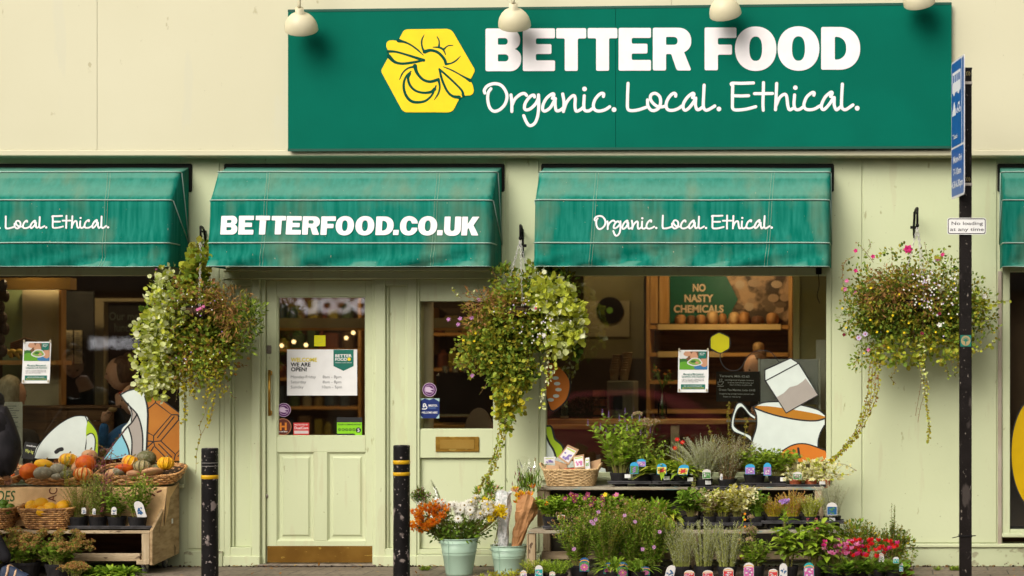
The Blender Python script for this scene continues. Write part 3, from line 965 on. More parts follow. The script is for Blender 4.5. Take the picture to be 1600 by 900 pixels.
# ================================================================ things behind the glass
def pbox(m, px0, px1, py0, py1, y0, dy, mi=0, bev=None):
 a = P(px0, py1, y0); b = P(px1, py0, y0)
 if bev: m.bbox(a.x, b.x, y0, y0 + dy, a.z, b.z, bev, mi)
 else: m.box(a.x, b.x, y0, y0 + dy, a.z, b.z, mi)
M_tan = flat('partition_cream', (.40, .33, .20), .7)
M_honey = mat('honey_wood', (.50, .27, .09), (.38, .18, .05), rough=.55, scale=4, stretch=(9, 4, .8), bump=.1)
M_honeyx = mat('honey_wood_board', (.56, .28, .08), (.42, .19, .045), rough=.55, scale=4, stretch=(.8, 4, 9), bump=.1)
M_umber = mat('umber_wood', (.17, .08, .03), (.10, .045, .018), rough=.6, scale=4, stretch=(.8, 4, 9), bump=.1)
M_chalk = mat('chalkboard', (.018, .018, .017), (.03, .03, .028), rough=.8, scale=6)
M_paper = flat('paper_white', (.74, .73, .71), .6)
M_menu = flat('menu_paper', (.50, .42, .27), .7)
M_ink = flat('ink_black', (.02, .02, .02), .6)
M_inkg = flat('ink_green', (.01, .14, .10), .6)
M_inky = flat('ink_yellow', (.72, .58, .02), .6)
M_grey = flat('ink_grey', (.16, .16, .16), .6)
M_chalkw = flat('chalk_white', (.7, .7, .68), .7)

# --- behind the left window
t = thing('partition', 'cream partition wall with a yellow wooden beam inside the left window', 'partition', P(60, 640, 1.2))
m = MB(); pbox(m, 35, 92, 452, 640, 1.2, .06); m.build('panel', M_tan, t)
m = MB(); pbox(m, 4, 34.5, 452, 640, 1.25, .05); m.build('side_panel', flat('pale_green_panel', (.22, .27, .13)), t)
m = MB(); pbox(m, 92, 95.5, 452, 640, 1.17, .1); m.build('edge_post', M_honey, t)
m = MB(); pbox(m, -40, 110, 434, 452, 1.0, .12); m.build('beam', mat('yellow_beam', (.50, .29, .07), (.42, .22, .05), rough=.6), t)
t = thing('menu_board', 'tall black menu board with two cream menu strips inside the left window', 'menu board', P(120, 640, 1.6))
m = MB(); pbox(m, 96, 146, 455, 640, 1.6, .03); m.build('board', M_chalk, t)
m = MB(); pbox(m, 101, 113.5, 516, 568, 1.588, .008); m.build('menu_strip', M_menu, t)
m = MB(); pbox(m, 116, 128, 516, 568, 1.588, .008); m.build('menu_strip', M_menu, t)
m = MB()
for r_ in range(14):
 for x_ in (103, 118):
  pbox(m, x_, x_ + ru(5, 8), 520 + r_ * 3.4, 521 + r_ * 3.4, 1.584, .003)
  if r_ % 3 == 1: pbox(m, x_ + 9 - (x_ > 110) * 1, x_ + 10.4 - (x_ > 110) * 1, 520 + r_ * 3.4, 523 + r_ * 3.4, 1.582, .003)
m.build('menu_text', M_grey, t)
t = thing('doorway_frame', 'pale timber doorway frame around a dark chalkboard deep inside the left window', 'frame', P(190, 660, 2.2))
m = MB(); pbox(m, 147, 162, 470, 680, 2.2, .1); m.build('post', M_tan, t)
m = MB(); pbox(m, 147, 300, 466, 471, 2.19, .12); m.build('lintel', M_tan, t)
m = MB(); pbox(m, 163, 300, 474, 640, 2.3, .04); m.build('chalkboard', M_chalk, t)
M_chd = flat('chalk_dim', (.10, .12, .10), .8)
text(t, 'chalk_writing', 'Our menu\n  lunch', 170, 500, 13, 2.29, M_chd, width=60)
t = thing('bench', 'brown plank bench front behind the left window', 'bench', P(110, 720, .95))
m = MB()
for q in range(4): pbox(m, -60, 175, 638 + q * 20, 657 + q * 20, .95 + .004 * (q % 2), .04)
m.build('plank', M_umber, t)
m = MB(); pbox(m, -60, 175, 634, 638, .92, .35); m.build('top_board', M_umber, t)
t = thing('bread_shelf', 'short wooden shelf with a wicker tray inside the left window', 'shelf', P(30, 575, .9))
m = MB(); pbox(m, -60, 88, 563, 570, .85, .3); m.build('shelf_board', M_honeyx, t)
m = MB()
for q in range(8):
 m.tube([P(15 + q * .3, 558 - q * 3, .95), P(40, 552 - q * 3.4, .93), P(66, 558 - q * 3, .97)], .009, 5)
m.build('tray', mat('dark_wicker', (.12, .06, .03), rough=.7), t)
def arc_fruit(px, py, r, y, label):
 m = MB()
 pts = [P(px - r + r * 2 * k / 8, py - r * 1.4 * math.sin(math.pi * (.25 + .75 * k / 8)), y) for k in range(9)]
 m.tube(pts, [.006, .014, .019, .021, .021, .02, .018, .012, .004], 7)
 tag(m.build('banana', mat('banana_skin', (.50, .33, .05), (.42, .26, .04), rough=.5), smooth=True), label, 'banana', 'bananas on the inside shelf')
arc_fruit(12, 560, 8, .9, 'yellow banana at the left of the shelf behind the left window')
arc_fruit(22, 561, 9, .88, 'yellow banana in the middle of the shelf behind the left window')
arc_fruit(33, 561, 9, .86, 'yellow banana beside the poster on the shelf behind the left window')
m = MB()
for q in range(7): m.ball(P(5 + 4 * math.sin(q * 2.1), 446 + q * 17, .7), .035, .035, .055, 8, 6)
tag(m.build('garlic_string', flat('dried_bulbs', (.05, .03, .02))), 'dark string of hanging bulbs at the left edge behind the glass', 'bulb string')

# --- shelving deep in the shop
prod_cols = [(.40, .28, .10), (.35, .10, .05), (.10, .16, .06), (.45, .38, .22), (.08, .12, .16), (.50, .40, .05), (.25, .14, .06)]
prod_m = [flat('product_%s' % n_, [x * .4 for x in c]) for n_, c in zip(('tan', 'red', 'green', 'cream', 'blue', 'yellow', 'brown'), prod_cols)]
def store_shelf(label, px0, px1, y, rows, back):
 a = P(px0, 700, y); b_ = P(px1, 700, y)
 t = thing('store_shelf', label, 'shelf', ((a.x + b_.x) / 2, y, 0))
 m = MB()
 for py in rows: z = P(0, py, y).z; m.box(a.x, b_.x, y, y + .35, z - .03, z)
 m.build('shelf_board', M_honeyx, t)
 m = MB(); m.box(a.x, b_.x, y + .36, y + .39, 0, P(0, rows[0] - 40, y).z); m.build('back_panel', back, t)
 m = MB()
 for x in (a.x - .03, b_.x): m.box(x, x + .03, y - .01, y + .39, 0, P(0, rows[0] - 40, y).z)
 m.build('upright', M_honey, t)
 m = MB()
 for py in rows:
  z = P(0, py, y).z; x = a.x + .03
  while x < b_.x - .15:
   w_ = ru(.06, .14); h_ = ru(.10, .22); mi = random.randrange(7)
   if rnd() < .5: m.bbox(x, x + w_, y + .05, y + .2, z, z + h_, .01, mi)
   else: m.lathe([(w_ / 2, 0), (w_ / 2, h_ * .7), (w_ * .25, h_ * .85), (w_ * .25, h_)], (x + w_ / 2, y + .12, z), 10, mi)
   x += w_ + ru(.005, .04)
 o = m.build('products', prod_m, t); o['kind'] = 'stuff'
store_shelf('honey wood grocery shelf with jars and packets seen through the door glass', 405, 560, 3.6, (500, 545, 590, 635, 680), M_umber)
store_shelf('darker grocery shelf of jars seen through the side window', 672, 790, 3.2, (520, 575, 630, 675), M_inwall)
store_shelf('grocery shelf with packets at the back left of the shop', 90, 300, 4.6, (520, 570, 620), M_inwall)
t = thing('ceiling_beam', 'tan cross beam inside above the door glass', 'beam', P(560, 510, 2.2))
m = MB(); pbox(m, 432, 800, 497, 512, 2.2, .12); m.build('beam', M_tan, t)
m = MB(); pbox(m, 432, 800, 512.5, 516, 2.19, .13); m.build('beam_trim', M_honeyx, t)
m = MB()
a = P(666, 680, .20)
m.lathe([(.07, 0), (.07, .02), (.060, .04), (.058, 2.4), (.07, 2.45)], (a.x, .20, a.z - .4), 24)
tag(m.build('round_column', flat('column_cream', (.66, .58, .42), .5), smooth=True), 'round cream column just inside the side window', 'column')
t = thing('cafe_chair', 'rounded brown chair back low inside the side window', 'chair', P(750, 800, .6))
m = MB()
c = P(749, 668, .6)
m.shape([[(c.x + .13 * math.cos(R(a_)), c.z - .1 + .27 * math.sin(R(a_))) for a_ in range(0, 181, 12)]], lambda u, v, h: Vector((u, .6 - h, v)), .03)
m.build('backrest', flat('taupe_chair', (.20, .13, .08)), t)
m = MB(); m.bbox(c.x - .16, c.x + .16, .56, .95, .42, .46, .01); m.build('seat', _mats['taupe_chair'], t)
for sx in (-.13, .13):
 for sy in (.6, .92):
  m = MB(); m.tube([(c.x + sx, sy, .42), (c.x + sx * 1.2, sy, .02)], .014, 8); m.build('leg', M_umber, t)
t = thing('coffee_machine', 'dark coffee machine with steel trays behind the side window', 'coffee machine', P(705, 660, 1.5))
m = MB(); a = P(680, 660, 1.5); m.bbox(a.x, a.x + .5, 1.5, 1.9, a.z, a.z + .45, .03); m.build('housing', M_black, t)
m = MB(); m.bbox(a.x + .02, a.x + .48, 1.42, 1.5, a.z + .05, a.z + .08, .005)
for q in range(5): m.lathe([(.03, 0), (.035, .06), (.03, .06), (.0, .02)], (a.x + .07 + q * .09, 1.6, a.z + .452), 10)
m.build('drip_tray', flat('bright_steel', (.6, .55, .45), .25, .9), t)
t = thing('counter', 'brown shop counter inside behind the door', 'counter', P(640, 760, 1.4))
m = MB(); a = P(600, 664, 1.35); b_ = P(1000, 664, 1.35); m.bbox(a.x, b_.x, 1.35, 2.0, a.z - .04, a.z, .006); m.build('counter_top', M_honeyx, t)
m = MB(); m.box(a.x, b_.x, 1.4, 1.98, 0.02, a.z - .041); m.build('front_panel', M_umber, t)

# --- behind the right window: bread shelving with the campaign board
BY = 1.5
t = thing('bread_rack', 'honey coloured wooden bread rack inside the right window', 'shelf', P(1120, 760, BY))
m = MB()
for a_, b_ in ((1010, 1015), (1016, 1028), (1030, 1044)): pbox(m, a_, b_, 425, 505, BY + .02 + .01 * (a_ % 3), .1)
pbox(m, 1010, 1015, 505, 760, BY, .35); pbox(m, 1232, 1238, 425, 760, BY, .35)
m.build('upright', M_honey, t)
for a_, b_, c_ in ((1014, 1234, 508), (1014, 1234, 551), (1014, 1234, 594), (1014, 1234, 640)):
 m = MB(); pbox(m, a_, b_, c_, c_ + 6, BY, .35); m.build('shelf_board', M_honeyx, t)
m = MB(); pbox(m, 1028, 1220, 506.5, 515, BY - .015, .012); pbox(m, 1028, 1130, 549, 558, BY - .015, .012); m.build('shelf_edge', flat('edge_strip', (.62, .42, .18), .5), t)
m = MB(); pbox(m, 1010, 1238, 420, 800, BY + .36, .02); m.build('back_panel', M_umber, t)
t = thing('campaign_board', 'green board reading no nasty chemicals above the bread', 'poster board', P(1140, 500, BY + .2))
m = MB()
pm_ = lambda px, py, h=0: P(px, py, BY + .20 - h)
m.shape([[(1044, 430), (1044, 507), (1132, 507), (1153, 468), (1134, 430)]], pm_, .01)
m.build('green_panel', flat('campaign_green', (.01, .09, .05)), t)
m = MB(); m.shape([[(1134.5, 430), (1153.5, 468), (1132.5, 507), (1236, 507), (1236, 430)]], pm_, .008)
m.build('photo_print', mat('potato_print', (.36, .22, .12), (.05, .03, .015), rough=.6, scale=7, lo=.42, hi=.56), t)
m = MB()
for q in range(16):
 px, py = ru(1150, 1228), ru(436, 495)
 if abs(px - 1150) < (abs(py - 468) * .2): continue
 e_ = sell(px, py, ru(6, 11), ru(4, 8), 2, 14)
 m.shape([e_], lambda u, v, h, q=q: P(u, v, BY + .191 - q * .0006 - h), .0005, q % 3)
m.build('printed_potatoes', [flat('potato_a', (.30, .19, .11)), flat('potato_b', (.12, .075, .04)), flat('potato_c', (.38, .27, .17))], t)
M_peach = flat('board_lettering', (.62, .46, .30))
for s_, x_, y_, w_ in (('NO', 1082, 455, 20), ('NASTY', 1069, 471.5, 45), ('CHEMICALS', 1052.5, 488, 78)):
 text(t, 'lettering', s_, x_, y_, 11.5, BY + .18, M_peach, width=w_, bold=.035)
M_loaf = [mat('loaf_crust', (.42, .20, .07), (.26, .11, .035), rough=.6, scale=9), mat('loaf_dark', (.18, .08, .03), (.10, .04, .018), rough=.7, scale=9), mat('loaf_pale', (.52, .32, .14), (.40, .22, .08), rough=.7, scale=9)]
def loaf(px, py, wpx, hpx, mi, label):
 c = P(px, py, BY + .08); w_ = wpx / PPM * 1.1; h_ = hpx / PPM * 1.1
 m = MB()
 m.ball((c.x, c.y, c.z + h_ * .5), w_ * .5, .09, h_ * .52, 14, 10, fn=lambda d, th, ph: (1 + .05 * math.sin(ph * 3)) * (abs(math.cos(th)) ** 4 + abs(math.sin(th)) ** 4) ** -.18)
 tag(m.build('loaf', M_loaf[mi], smooth=True), label, 'loaf', 'loaves on the bread rack')
for i_, (x_, w_, h_, mi, de) in enumerate(((1063, 18, 16, 0, 'brown loaf at the left end of the top bread shelf'), (1080, 14, 15, 1, 'dark loaf second from the left on the top bread shelf'),
  (1095, 16, 16, 0, 'brown loaf under the letter M of the green board'), (1113, 19, 21, 2, 'tall pale loaf in the middle of the top bread shelf'), (1129, 13, 18, 0, 'narrow brown loaf beside the tall pale loaf'),
  (1147, 17, 20, 2, 'pale loaf just right of the green board point'), (1163, 18, 20, 0, 'round topped brown loaf in front of the potato print'), (1184, 22, 14, 1, 'low dark loaf near the right end of the top bread shelf'), (1207, 20, 19, 0, 'cracked brown loaf at the right end of the top bread shelf'))):
 loaf(x_, 508, w_, h_, mi, de)
loaf(1185, 551, 18, 16, 2, 'single small loaf on the second bread shelf')

t = thing('wall_picture', 'blurred pale picture with a dark round record on the inner wall', 'picture', P(950, 560, 2.6))
m = MB(); pbox(m, 912, 1006, 425, 560, 2.62, .05); m.build('panel', flat('sage_panel', (.24, .21, .10), .8), t)
m = MB(); pbox(m, 915, 984, 470, 526, 2.6, .015); m.build('print', flat('pale_print', (.40, .34, .20), .7), t)
m = MB(); c = P(953, 485, 2.59); m.lathe([(0, 0), (.13, 0), (.13, .01), (0, .01)], (0, 0, 0), 32); m.v = [(c.x + x, c.y - z, c.z + y) for x, y, z in m.v]; m.build('record', M_black, t)
m = MB(); m.lathe([(0, 0), (.03, 0), (.03, .004), (0, .004)], (0, 0, 0), 20); m.v = [(c.x + x, c.y - .012 - z, c.z + y) for x, y, z in m.v]; m.build('record_label', flat('lime_spot', (.20, .42, .05)), t)
t = thing('inner_pillar', 'cream square pillar inside at the right end of the display window', 'pillar', P(1262, 860, .9))
m = MB(); pbox(m, 1250, 1330, 400, 900, .9, .3); m.build('shaft', flat('pillar_cream', (.36, .33, .17), .8), t)
m = MB(); pbox(m, 1239, 1249.5, 400, 900, .86, .34); m.build('edge_strip', flat('pillar_edge', (.50, .47, .27), .7), t)
t = thing('window_ledge', 'narrow wooden bar ledge across the lower right window', 'ledge', P(1000, 700, .3))
m = MB(); a = P(852, 663, .30); b_ = P(1200, 655.5, .30); m.bbox(a.x, b_.x, .30, .62, a.z, b_.z, .005); m.build('ledge_board', M_honeyx, t)
m = MB(); pbox(m, 1048, 1061, 664, 860, .34, .06); m.build('leg', M_tan, t)
m = MB(); pbox(m, 1135, 1225, 656, 659.5, .26, .02); m.build('steel_edge', flat('steel_edge', (.6, .6, .62), .3, .6), t)
LZ = P(0, 655.5, .30).z + .002
M_vglass = glassmat('clear_glass', (.86, .93, .88), 1.5, 1.6)
t = thing('flower_vase', 'small glass bottle vase with orange flowers on the window ledge', 'vase', (P(1035, 0, .42).x, .42, LZ))
m = MB(); c = (P(1035, 0, .42).x, .42, LZ)
m.lathe([(.0, .002), (.036, .002), (.04, .02), (.04, .12), (.018, .2), (.016, .27), (.019, .27)], c, 20); m.build('bottle', M_vglass, t, smooth=True)
m = MB()
for q in range(9):
 a_ = rvec(); tip = Vector(c) + Vector((a_.x * .10, a_.y * .06, .36 + rnd() * .12))
 m.tube([Vector(c) + Vector((a_.x * .01, 0, .03)), Vector(c) + Vector((0, 0, .25)), tip], .0025, 4, 0)
 for k in range(5): m.leaf(tip + rvec() * .01 - Vector((0, 0, k * .02)), rvec() + Vector((0, 0, .8)), rvec(), .045, .012, 0)
 if q < 5:
  for k in range(9): m.leaf(tip, rvec() + Vector((0, 0, .4)), rvec(), .022, .012, 1)
m.build('flowers', [leafmat('vase_green', [(.10, .17, .03), (.18, .26, .05)]), leafmat('vase_orange', [(.55, .13, .02), (.6, .25, .03)])], t)
m = MB(); c = (P(882, 0, .42).x, .42, LZ); m.lathe([(0, .0), (.038, .0), (.04, .01), (.04, .15), (.034, .16), (.036, .17)], c, 20)
t = thing('glass_jar', 'empty glass jar on the window ledge below the orange slice sticker', 'jar', c)
m.build('jar', M_vglass, t, smooth=True)
m = MB(); m.lathe([(0, .002), (.034, .002), (.034, .025), (0, .025)], c, 16); m.build('candle', flat('wax', (.5, .42, .28)), t)
for px, n_, lab in ((960, 7, 'leaning stack of paper cups left of the bread rack'), (975, 8, 'taller stack of paper cups beside the bread rack')):
 b0 = P(px, 594, 1.0); m = MB()
 for q in range(n_):
  z = b0.z + q * .022; m.lathe([(.034, 0), (.042, .085), (.045, .09), (.044, .092), (.034, .01)], (b0.x + q * .0045, 1.0, z), 16)
 tag(m.build('cup_stack', flat('kraft_cup', (.42, .29, .16), .6), smooth=True), lab, 'cup stack', 'stacks of paper cups')
t = thing('cup_stand', 'grey chest standing under the paper cups', 'stand', P(970, 800, 1.0))
m = MB(); pbox(m, 948, 990, 595, 760, .9, .3, bev=.01); m.build('body', flat('grey_stand', (.15, .13, .09), .6), t)
m = MB(); pbox(m, 952, 972, 618, 640, .893, .006); m.build('notice', M_ink, t)
m = MB()
for q in range(5): pbox(m, 925 + ru(0, 3), 945, 610 + q * 14, 620 + q * 14, 1.1, .1)
tag(m.build('book_pile', flat('terracotta_books', (.36, .11, .05))), 'pile of orange red books left of the paper cups', 'book pile')
m = MB()
for q in range(260):
 c = P(915 + ru(-20, 20) * 1.2, 645 - rnd() * 22, .8); d = rvec(); m.leaf(c, d + Vector((0, 0, .6)), rvec(), .04, .012)
tag(m.build('dried_posy', leafmat('dried_dark', [(.10, .05, .03), (.20, .09, .07), (.07, .06, .02)])), 'dark dried plant standing left of the paper cups', 'plant')
t = thing('till_screen', 'pale grey screen panel behind the teabag sticker', 'screen', P(1225, 640, .12))
m = MB(); pbox(m, 1187.5, 1278.5, 561, 632, .12, .03, bev=.004); m.build('screen_panel', flat('screen_grey', (.44, .45, .44), .5), t)
m = MB(); pbox(m, 1184.5, 1187, 560, 640, .115, .05); pbox(m, 1279, 1282, 560, 650, .115, .05); m.build('edge_post', flat('pale_post', (.55, .54, .48), .5), t)
m = MB(); pbox(m, 1275, 1290, 531, 640, .55, .06); tag(m.build('white_post', flat('post_white', (.5, .5, .44))), 'short white post inside beside the right window frame', 'post')

# pendant lamps of the shop (their shades hang above the top of the glass)
M_bulb = emis('warm_bulb', (1, .66, .30), 3)
for px, y, z, e, lab in ((1130, .95, 2.62, 36, 'pendant lamp inside above the bread rack'), (500, 2.4, 2.75, 50, 'pendant lamp inside behind the door'), (60, 1.0, 2.7, 30, 'pendant lamp inside behind the left window'), (930, 2.0, 2.75, 10, 'pendant lamp inside above the paper cups')):
 x = P(px, 0, y).x
 t = thing('pendant_lamp', lab, 'lamp', (x, y, z), 'pendant lamps inside the shop')
 m = MB(); m.lathe([(.13, 0), (.128, .02), (.05, .12), (.02, .15), (0, .15)], (x, y, z), 20); m.lathe([(.125, 0.001), (.045, .115), (0, .12)], (x, y, z), 20); m.build('lamp_shade', M_black, t, smooth=True)
 m = MB(); m.tube([(x, y, z + .15), (x, y, 3.2)], .004, 6); m.build('flex', M_black, t)
 m = MB(); m.ball((x, y, z + .06), .03); m.build('bulb', M_bulb, t, smooth=True)
 ld = bpy.data.lights.new('pendant_light', 'POINT'); ld.energy = e; ld.color = (1, .72, .42); ld.shadow_soft_size = .06
 lo = bpy.data.objects.new('pendant_light', ld); col.objects.link(lo); lo.parent = t; lo.location = (0, 0, -.02)

# warm bulbs deep in the shop, seen as soft glints through the door glass
t = thing('string_light', 'string of small warm bulbs hanging deep in the shop behind the door', 'string light', P(500, 535, 3.3))
m = MB(); m.tube([P(x, 500 + 9 * math.sin(x * .06), 3.3) for x in range(400, 800, 8)], .004, 4); m.build('flex', M_black, t)
for px, py in ((440, 540), (459, 534), (478, 539), (541, 528), (552, 520), (697, 560), (722, 590), (744, 566), (600, 540)):
 m = MB(); m.tube([P(px, 503, 3.3), P(px, py - 3, 3.3)], .003, 4); m.build('drop', M_black, t)
 m = MB(); m.ball(P(px, py, 3.3), .019); m.build('bulb', M_bulb, t, smooth=True)

# ================================================================ stickers, posters and notices on the glass
GY = .021
M_mint = flat('sticker_mint', (.62, .68, .62), .5)
M_lime = flat('sticker_lime', (.36, .52, .02), .4)
M_sgrey = flat('sticker_taupe', (.36, .32, .28), .4)
M_sor = flat('sticker_orange', (.58, .17, .02), .4)
M_sblue = flat('sticker_blue', (.22, .52, .62), .4)
M_amber = mat('sticker_amber', (.42, .16, .025), (.36, .12, .015), rough=.4, scale=4)
M_stea = flat('sticker_tea', (.42, .17, .015), .4)
M_ygold = flat('sticker_gold', (.55, .34, .0), .4)
def zoomer(x0, y0, s): return lambda pts: [(x0 + x / s, y0 + y / s) for x, y in pts]
def decal(name, label, cat, fills, lines=(), y=GY, grp=None, smooth=True):
 c = [p for p, _ in fills][0]
 t = thing(name, label, cat, P(c[0][0], max(p[1] for p in c), y), grp)
 ms = []; m = MB()
 for q, (pts, mm) in enumerate(fills):
  if mm not in ms: ms.append(mm)
  m.shape([pts], lambda u, v, h, q=q: P(u, v, y - q * .0006 - h), .0006, ms.index(mm))
 m.build('print', ms, t)
 if lines:
  l = MB(); yy = y - len(fills) * .0006 - .0006
  for pts, w_ in lines:
   cv = catmull([Vector((a, b_, 0)) for a, b_ in pts], 6) if len(pts) > 2 and smooth else [Vector((a, b_, 0)) for a, b_ in pts]
   l.ribbon([P(p.x, p.y, yy) for p in cv], (0, -1, 0), w_ * 1.4 / PPM, .0006)
  l.build('outline', M_ink, t)
 return t
sm_ = lambda pts: [(v.x, v.y) for v in catmull([Vector((a, b_, 0)) for a, b_ in pts], 6, closed=True)]
# teacup : zoom region (1100,560) scale 5.625
z = zoomer(1100, 560, 5.625)
cup = z([(440, 420), (520, 390), (660, 385), (880, 420), (1000, 455), (1060, 490), (1060, 600), (1025, 660), (1005, 720), (1003, 770), (1003, 900), (400, 900), (405, 780), (430, 700), (455, 640), (462, 540), (452, 480), (430, 440)])
handle_o = sm_(z([(445, 505), (400, 470), (360, 420), (325, 393), (290, 405), (262, 470), (245, 540), (243, 600), (265, 640), (330, 668), (380, 695), (408, 722), (412, 690), (380, 668), (320, 640), (280, 615), (262, 585), (268, 520), (290, 455), (325, 425), (355, 445), (400, 500), (440, 530)]))
tea = sm_(z([(435, 425), (560, 420), (750, 445), (950, 480), (1058, 510), (1058, 525), (980, 545), (860, 540), (700, 515), (560, 480)]))
decal('teacup_sticker', 'white teacup sticker with amber tea on the right window', 'sticker', [(handle_o, M_mint), (cup, M_mint), (tea, M_stea)],
  [(z([(430, 430), (520, 388), (660, 380), (880, 415), (1000, 450), (1058, 492)]), 1.5), (z([(432, 432), (560, 480), (700, 517), (860, 543), (980, 548), (1058, 530)]), 1.7),
  (z([(436, 440), (460, 500), (460, 600), (430, 700), (405, 780), (400, 840)]), 1.6), (z([(1058, 590), (1025, 650), (1005, 720), (1003, 775)]), 1.6),
  (z([(445, 505), (400, 470), (360, 420), (325, 390), (288, 402), (260, 470), (242, 540), (240, 602), (265, 645), (330, 672), (380, 698), (408, 724)]), 1.4),
  (z([(440, 532), (400, 502), (355, 448), (325, 427), (292, 458), (270, 520), (264, 585), (282, 612), (320, 638), (385, 665)]), 1.2)])
bag = z([(535, 100), (760, -2), (832, 42), (1003, 322), (722, 480), (535, 190)])
sand = z([(632, 345), (700, 305), (750, 255), (820, 235), (870, 200), (893, 175), (1003, 322), (722, 480)])
decal('teabag_sticker', 'pale teabag sticker with grey filling above the teacup sticker', 'sticker', [(bag, M_mint), (sand, M_sgrey)],
  [(z([(535, 100), (760, -2), (832, 42), (1003, 322), (722, 480), (535, 190), (535, 100)]), 1.4), (z([(545, 195), (832, 42)]), 1.3)], y=GY - .0022, smooth=False)
decal('orange_half_sticker', 'orange half circle sticker at the foot of the teacup sticker', 'sticker', [(sm_(z([(690, 812), (760, 770), (830, 750), (900, 752), (980, 775), (1058, 805), (1058, 900), (690, 900)])), M_sor)],
  [(z([(690, 812), (760, 770), (830, 750), (900, 752), (980, 775), (1058, 805)]), 1.4), (z([(828, 790), (835, 840), (845, 870)]), 2.5)], y=GY - .0022)
z = zoomer(840, 420, 3.75)
decal('orange_slice_sticker', 'orange slice sticker with white pips at the left of the right window', 'sticker',
  [(sm_(z([(45, 730), (50, 640), (62, 560), (100, 560), (150, 600), (182, 650), (188, 700), (170, 760), (130, 805), (80, 828)])), M_sor)] +
  [(sell(840 + x / 3.75, 420 + y / 3.75, 5.0, 2.8, 2, 14), M_mint) for x, y in ((77, 768), (108, 745), (122, 708), (114, 673), (105, 640), (78, 602))],
  [(z([(188, 640), (190, 700), (172, 763), (132, 808), (80, 830), (45, 735)]), 1.6)])
z = zoomer(830, 640, 3.4615)
decal('leaf_stem_sticker', 'wavy lime green stem sticker low at the left of the right window', 'sticker',
  [(z([(78, 90), (78, 330), (78, 400), (420, 400), (400, 320), (300, 290), (160, 270), (110, 180)]), M_mint),
  (sm_(z([(80, 90), (105, 92), (118, 130), (128, 160), (160, 190), (172, 215), (160, 250), (135, 255), (122, 215), (100, 180), (85, 140)])), M_lime)],
  [(z([(80, 88), (108, 92), (120, 130), (130, 160), (162, 188), (174, 215), (162, 252)]), 2.2), (z([(80, 140), (98, 182), (120, 218), (134, 258)]), 2.2)])
# hexagon balloon
hexa = z = zoomer(1040, 420, 3.0)
hx_ = z([(250, 298), (298, 322), (298, 372), (256, 395), (212, 372), (212, 322)])
decal('hexagon_sticker', 'small yellow hexagon sticker on a looping black string', 'sticker', [(hx_, flat('hex_yellow', (.46, .42, .0)))],
  [(hx_ + [hx_[0]], 1.0), (z([(256, 395), (258, 430), (280, 465), (320, 478), (355, 462), (385, 410), (430, 385), (490, 390), (530, 435)]), .8)], y=GY - .002)
# left window art: zoom (0,480) 4.5 and (140,540) 5
z = zoomer(0, 480, 4.5)
decal('dome_sticker', 'large pale mint dome sticker with a small black seed on the left window', 'sticker',
  [(sm_(z([(330, 900), (420, 820), (500, 775), (560, 763), (605, 768), (620, 800), (612, 900), (600, 1040), (450, 1060), (240, 1060), (250, 1000)])), M_mint)],
  [(z([(240, 1060), (270, 980), (330, 900), (420, 820), (500, 775), (560, 763), (605, 768)]), 1.0), (z([(600, 768), (615, 810), (612, 900), (600, 1000)]), 1.2),
  (z([(395, 1018), (415, 1003), (435, 998)]), 4.5)])
decal('leaf_sticker', 'lime green leaf sticker beside the mint dome on the left window', 'sticker',
  [(sm_(z([(620, 795), (650, 830), (680, 880), (690, 940), (690, 1040), (640, 1060), (605, 900)])), M_lime), (sm_(z([(612, 900), (640, 888), (660, 905), (668, 950), (660, 1040), (625, 1060), (610, 970)])), M_mint)],
  [(z([(620, 795), (652, 830), (682, 880), (692, 940), (690, 1040)]), 1.3), (z([(612, 900), (640, 886), (662, 905), (670, 950), (662, 1040)]), 1.2)], y=GY - .002)
z = zoomer(140, 540, 5.0)
decal('ribbon_sticker', 'swirling white grey and blue ribbon sticker on the left window', 'sticker',
  [(sm_(z([(240, 385), (300, 350), (380, 335), (425, 350), (440, 390), (452, 500), (452, 620), (440, 830), (320, 880), (250, 680), (300, 600), (325, 540), (290, 450)])), M_mint),
  (sm_(z([(300, 480), (365, 530), (395, 600), (415, 720), (410, 880), (330, 880), (330, 740), (305, 640), (325, 590), (330, 540)])), M_sgrey),
  (z([(250, 690), (300, 800), (312, 870), (150, 890), (110, 890)]), M_sblue)],
  [(z([(240, 385), (300, 352), (380, 335)]), 1.4), (z([(240, 385), (290, 450), (365, 530), (398, 610), (415, 720), (410, 880)]), 1.6), (z([(432, 395), (452, 500), (452, 620), (440, 880)]), 1.8),
  (z([(300, 450), (330, 520), (325, 590)]), 1.2), (z([(372, 535), (330, 600), (290, 640), (250, 690), (180, 780), (105, 885)]), 1.6), (z([(305, 640), (330, 740), (325, 880)]), 1.6), (z([(250, 690), (300, 800), (312, 880)]), 1.8)], y=GY - .0022)
decal('crate_sticker', 'amber sticker of crossed boards with black lines on the left window', 'sticker',
  [(z([(440, 430), (500, 395), (530, 395), (738, 550), (738, 900), (445, 900), (455, 620)]), M_amber)],
  [(z(p), 1.3) for p in ([(440, 440), (500, 392), (530, 397), (738, 552)], [(515, 400), (515, 445), (455, 495)], [(515, 445), (640, 540), (500, 705), (455, 680)],
  [(640, 540), (690, 540), (738, 600)], [(690, 540), (695, 580), (555, 745), (500, 750), (450, 745)], [(660, 555), (530, 720)], [(500, 705), (500, 750), (455, 790)], [(500, 750), (510, 790), (590, 870)],
  [(695, 580), (738, 610)], [(555, 745), (670, 850), (738, 780)], [(540, 770), (640, 870)], [(670, 850), (660, 890)], [(500, 790), (470, 840)], [(690, 865), (738, 820)])], smooth=False)
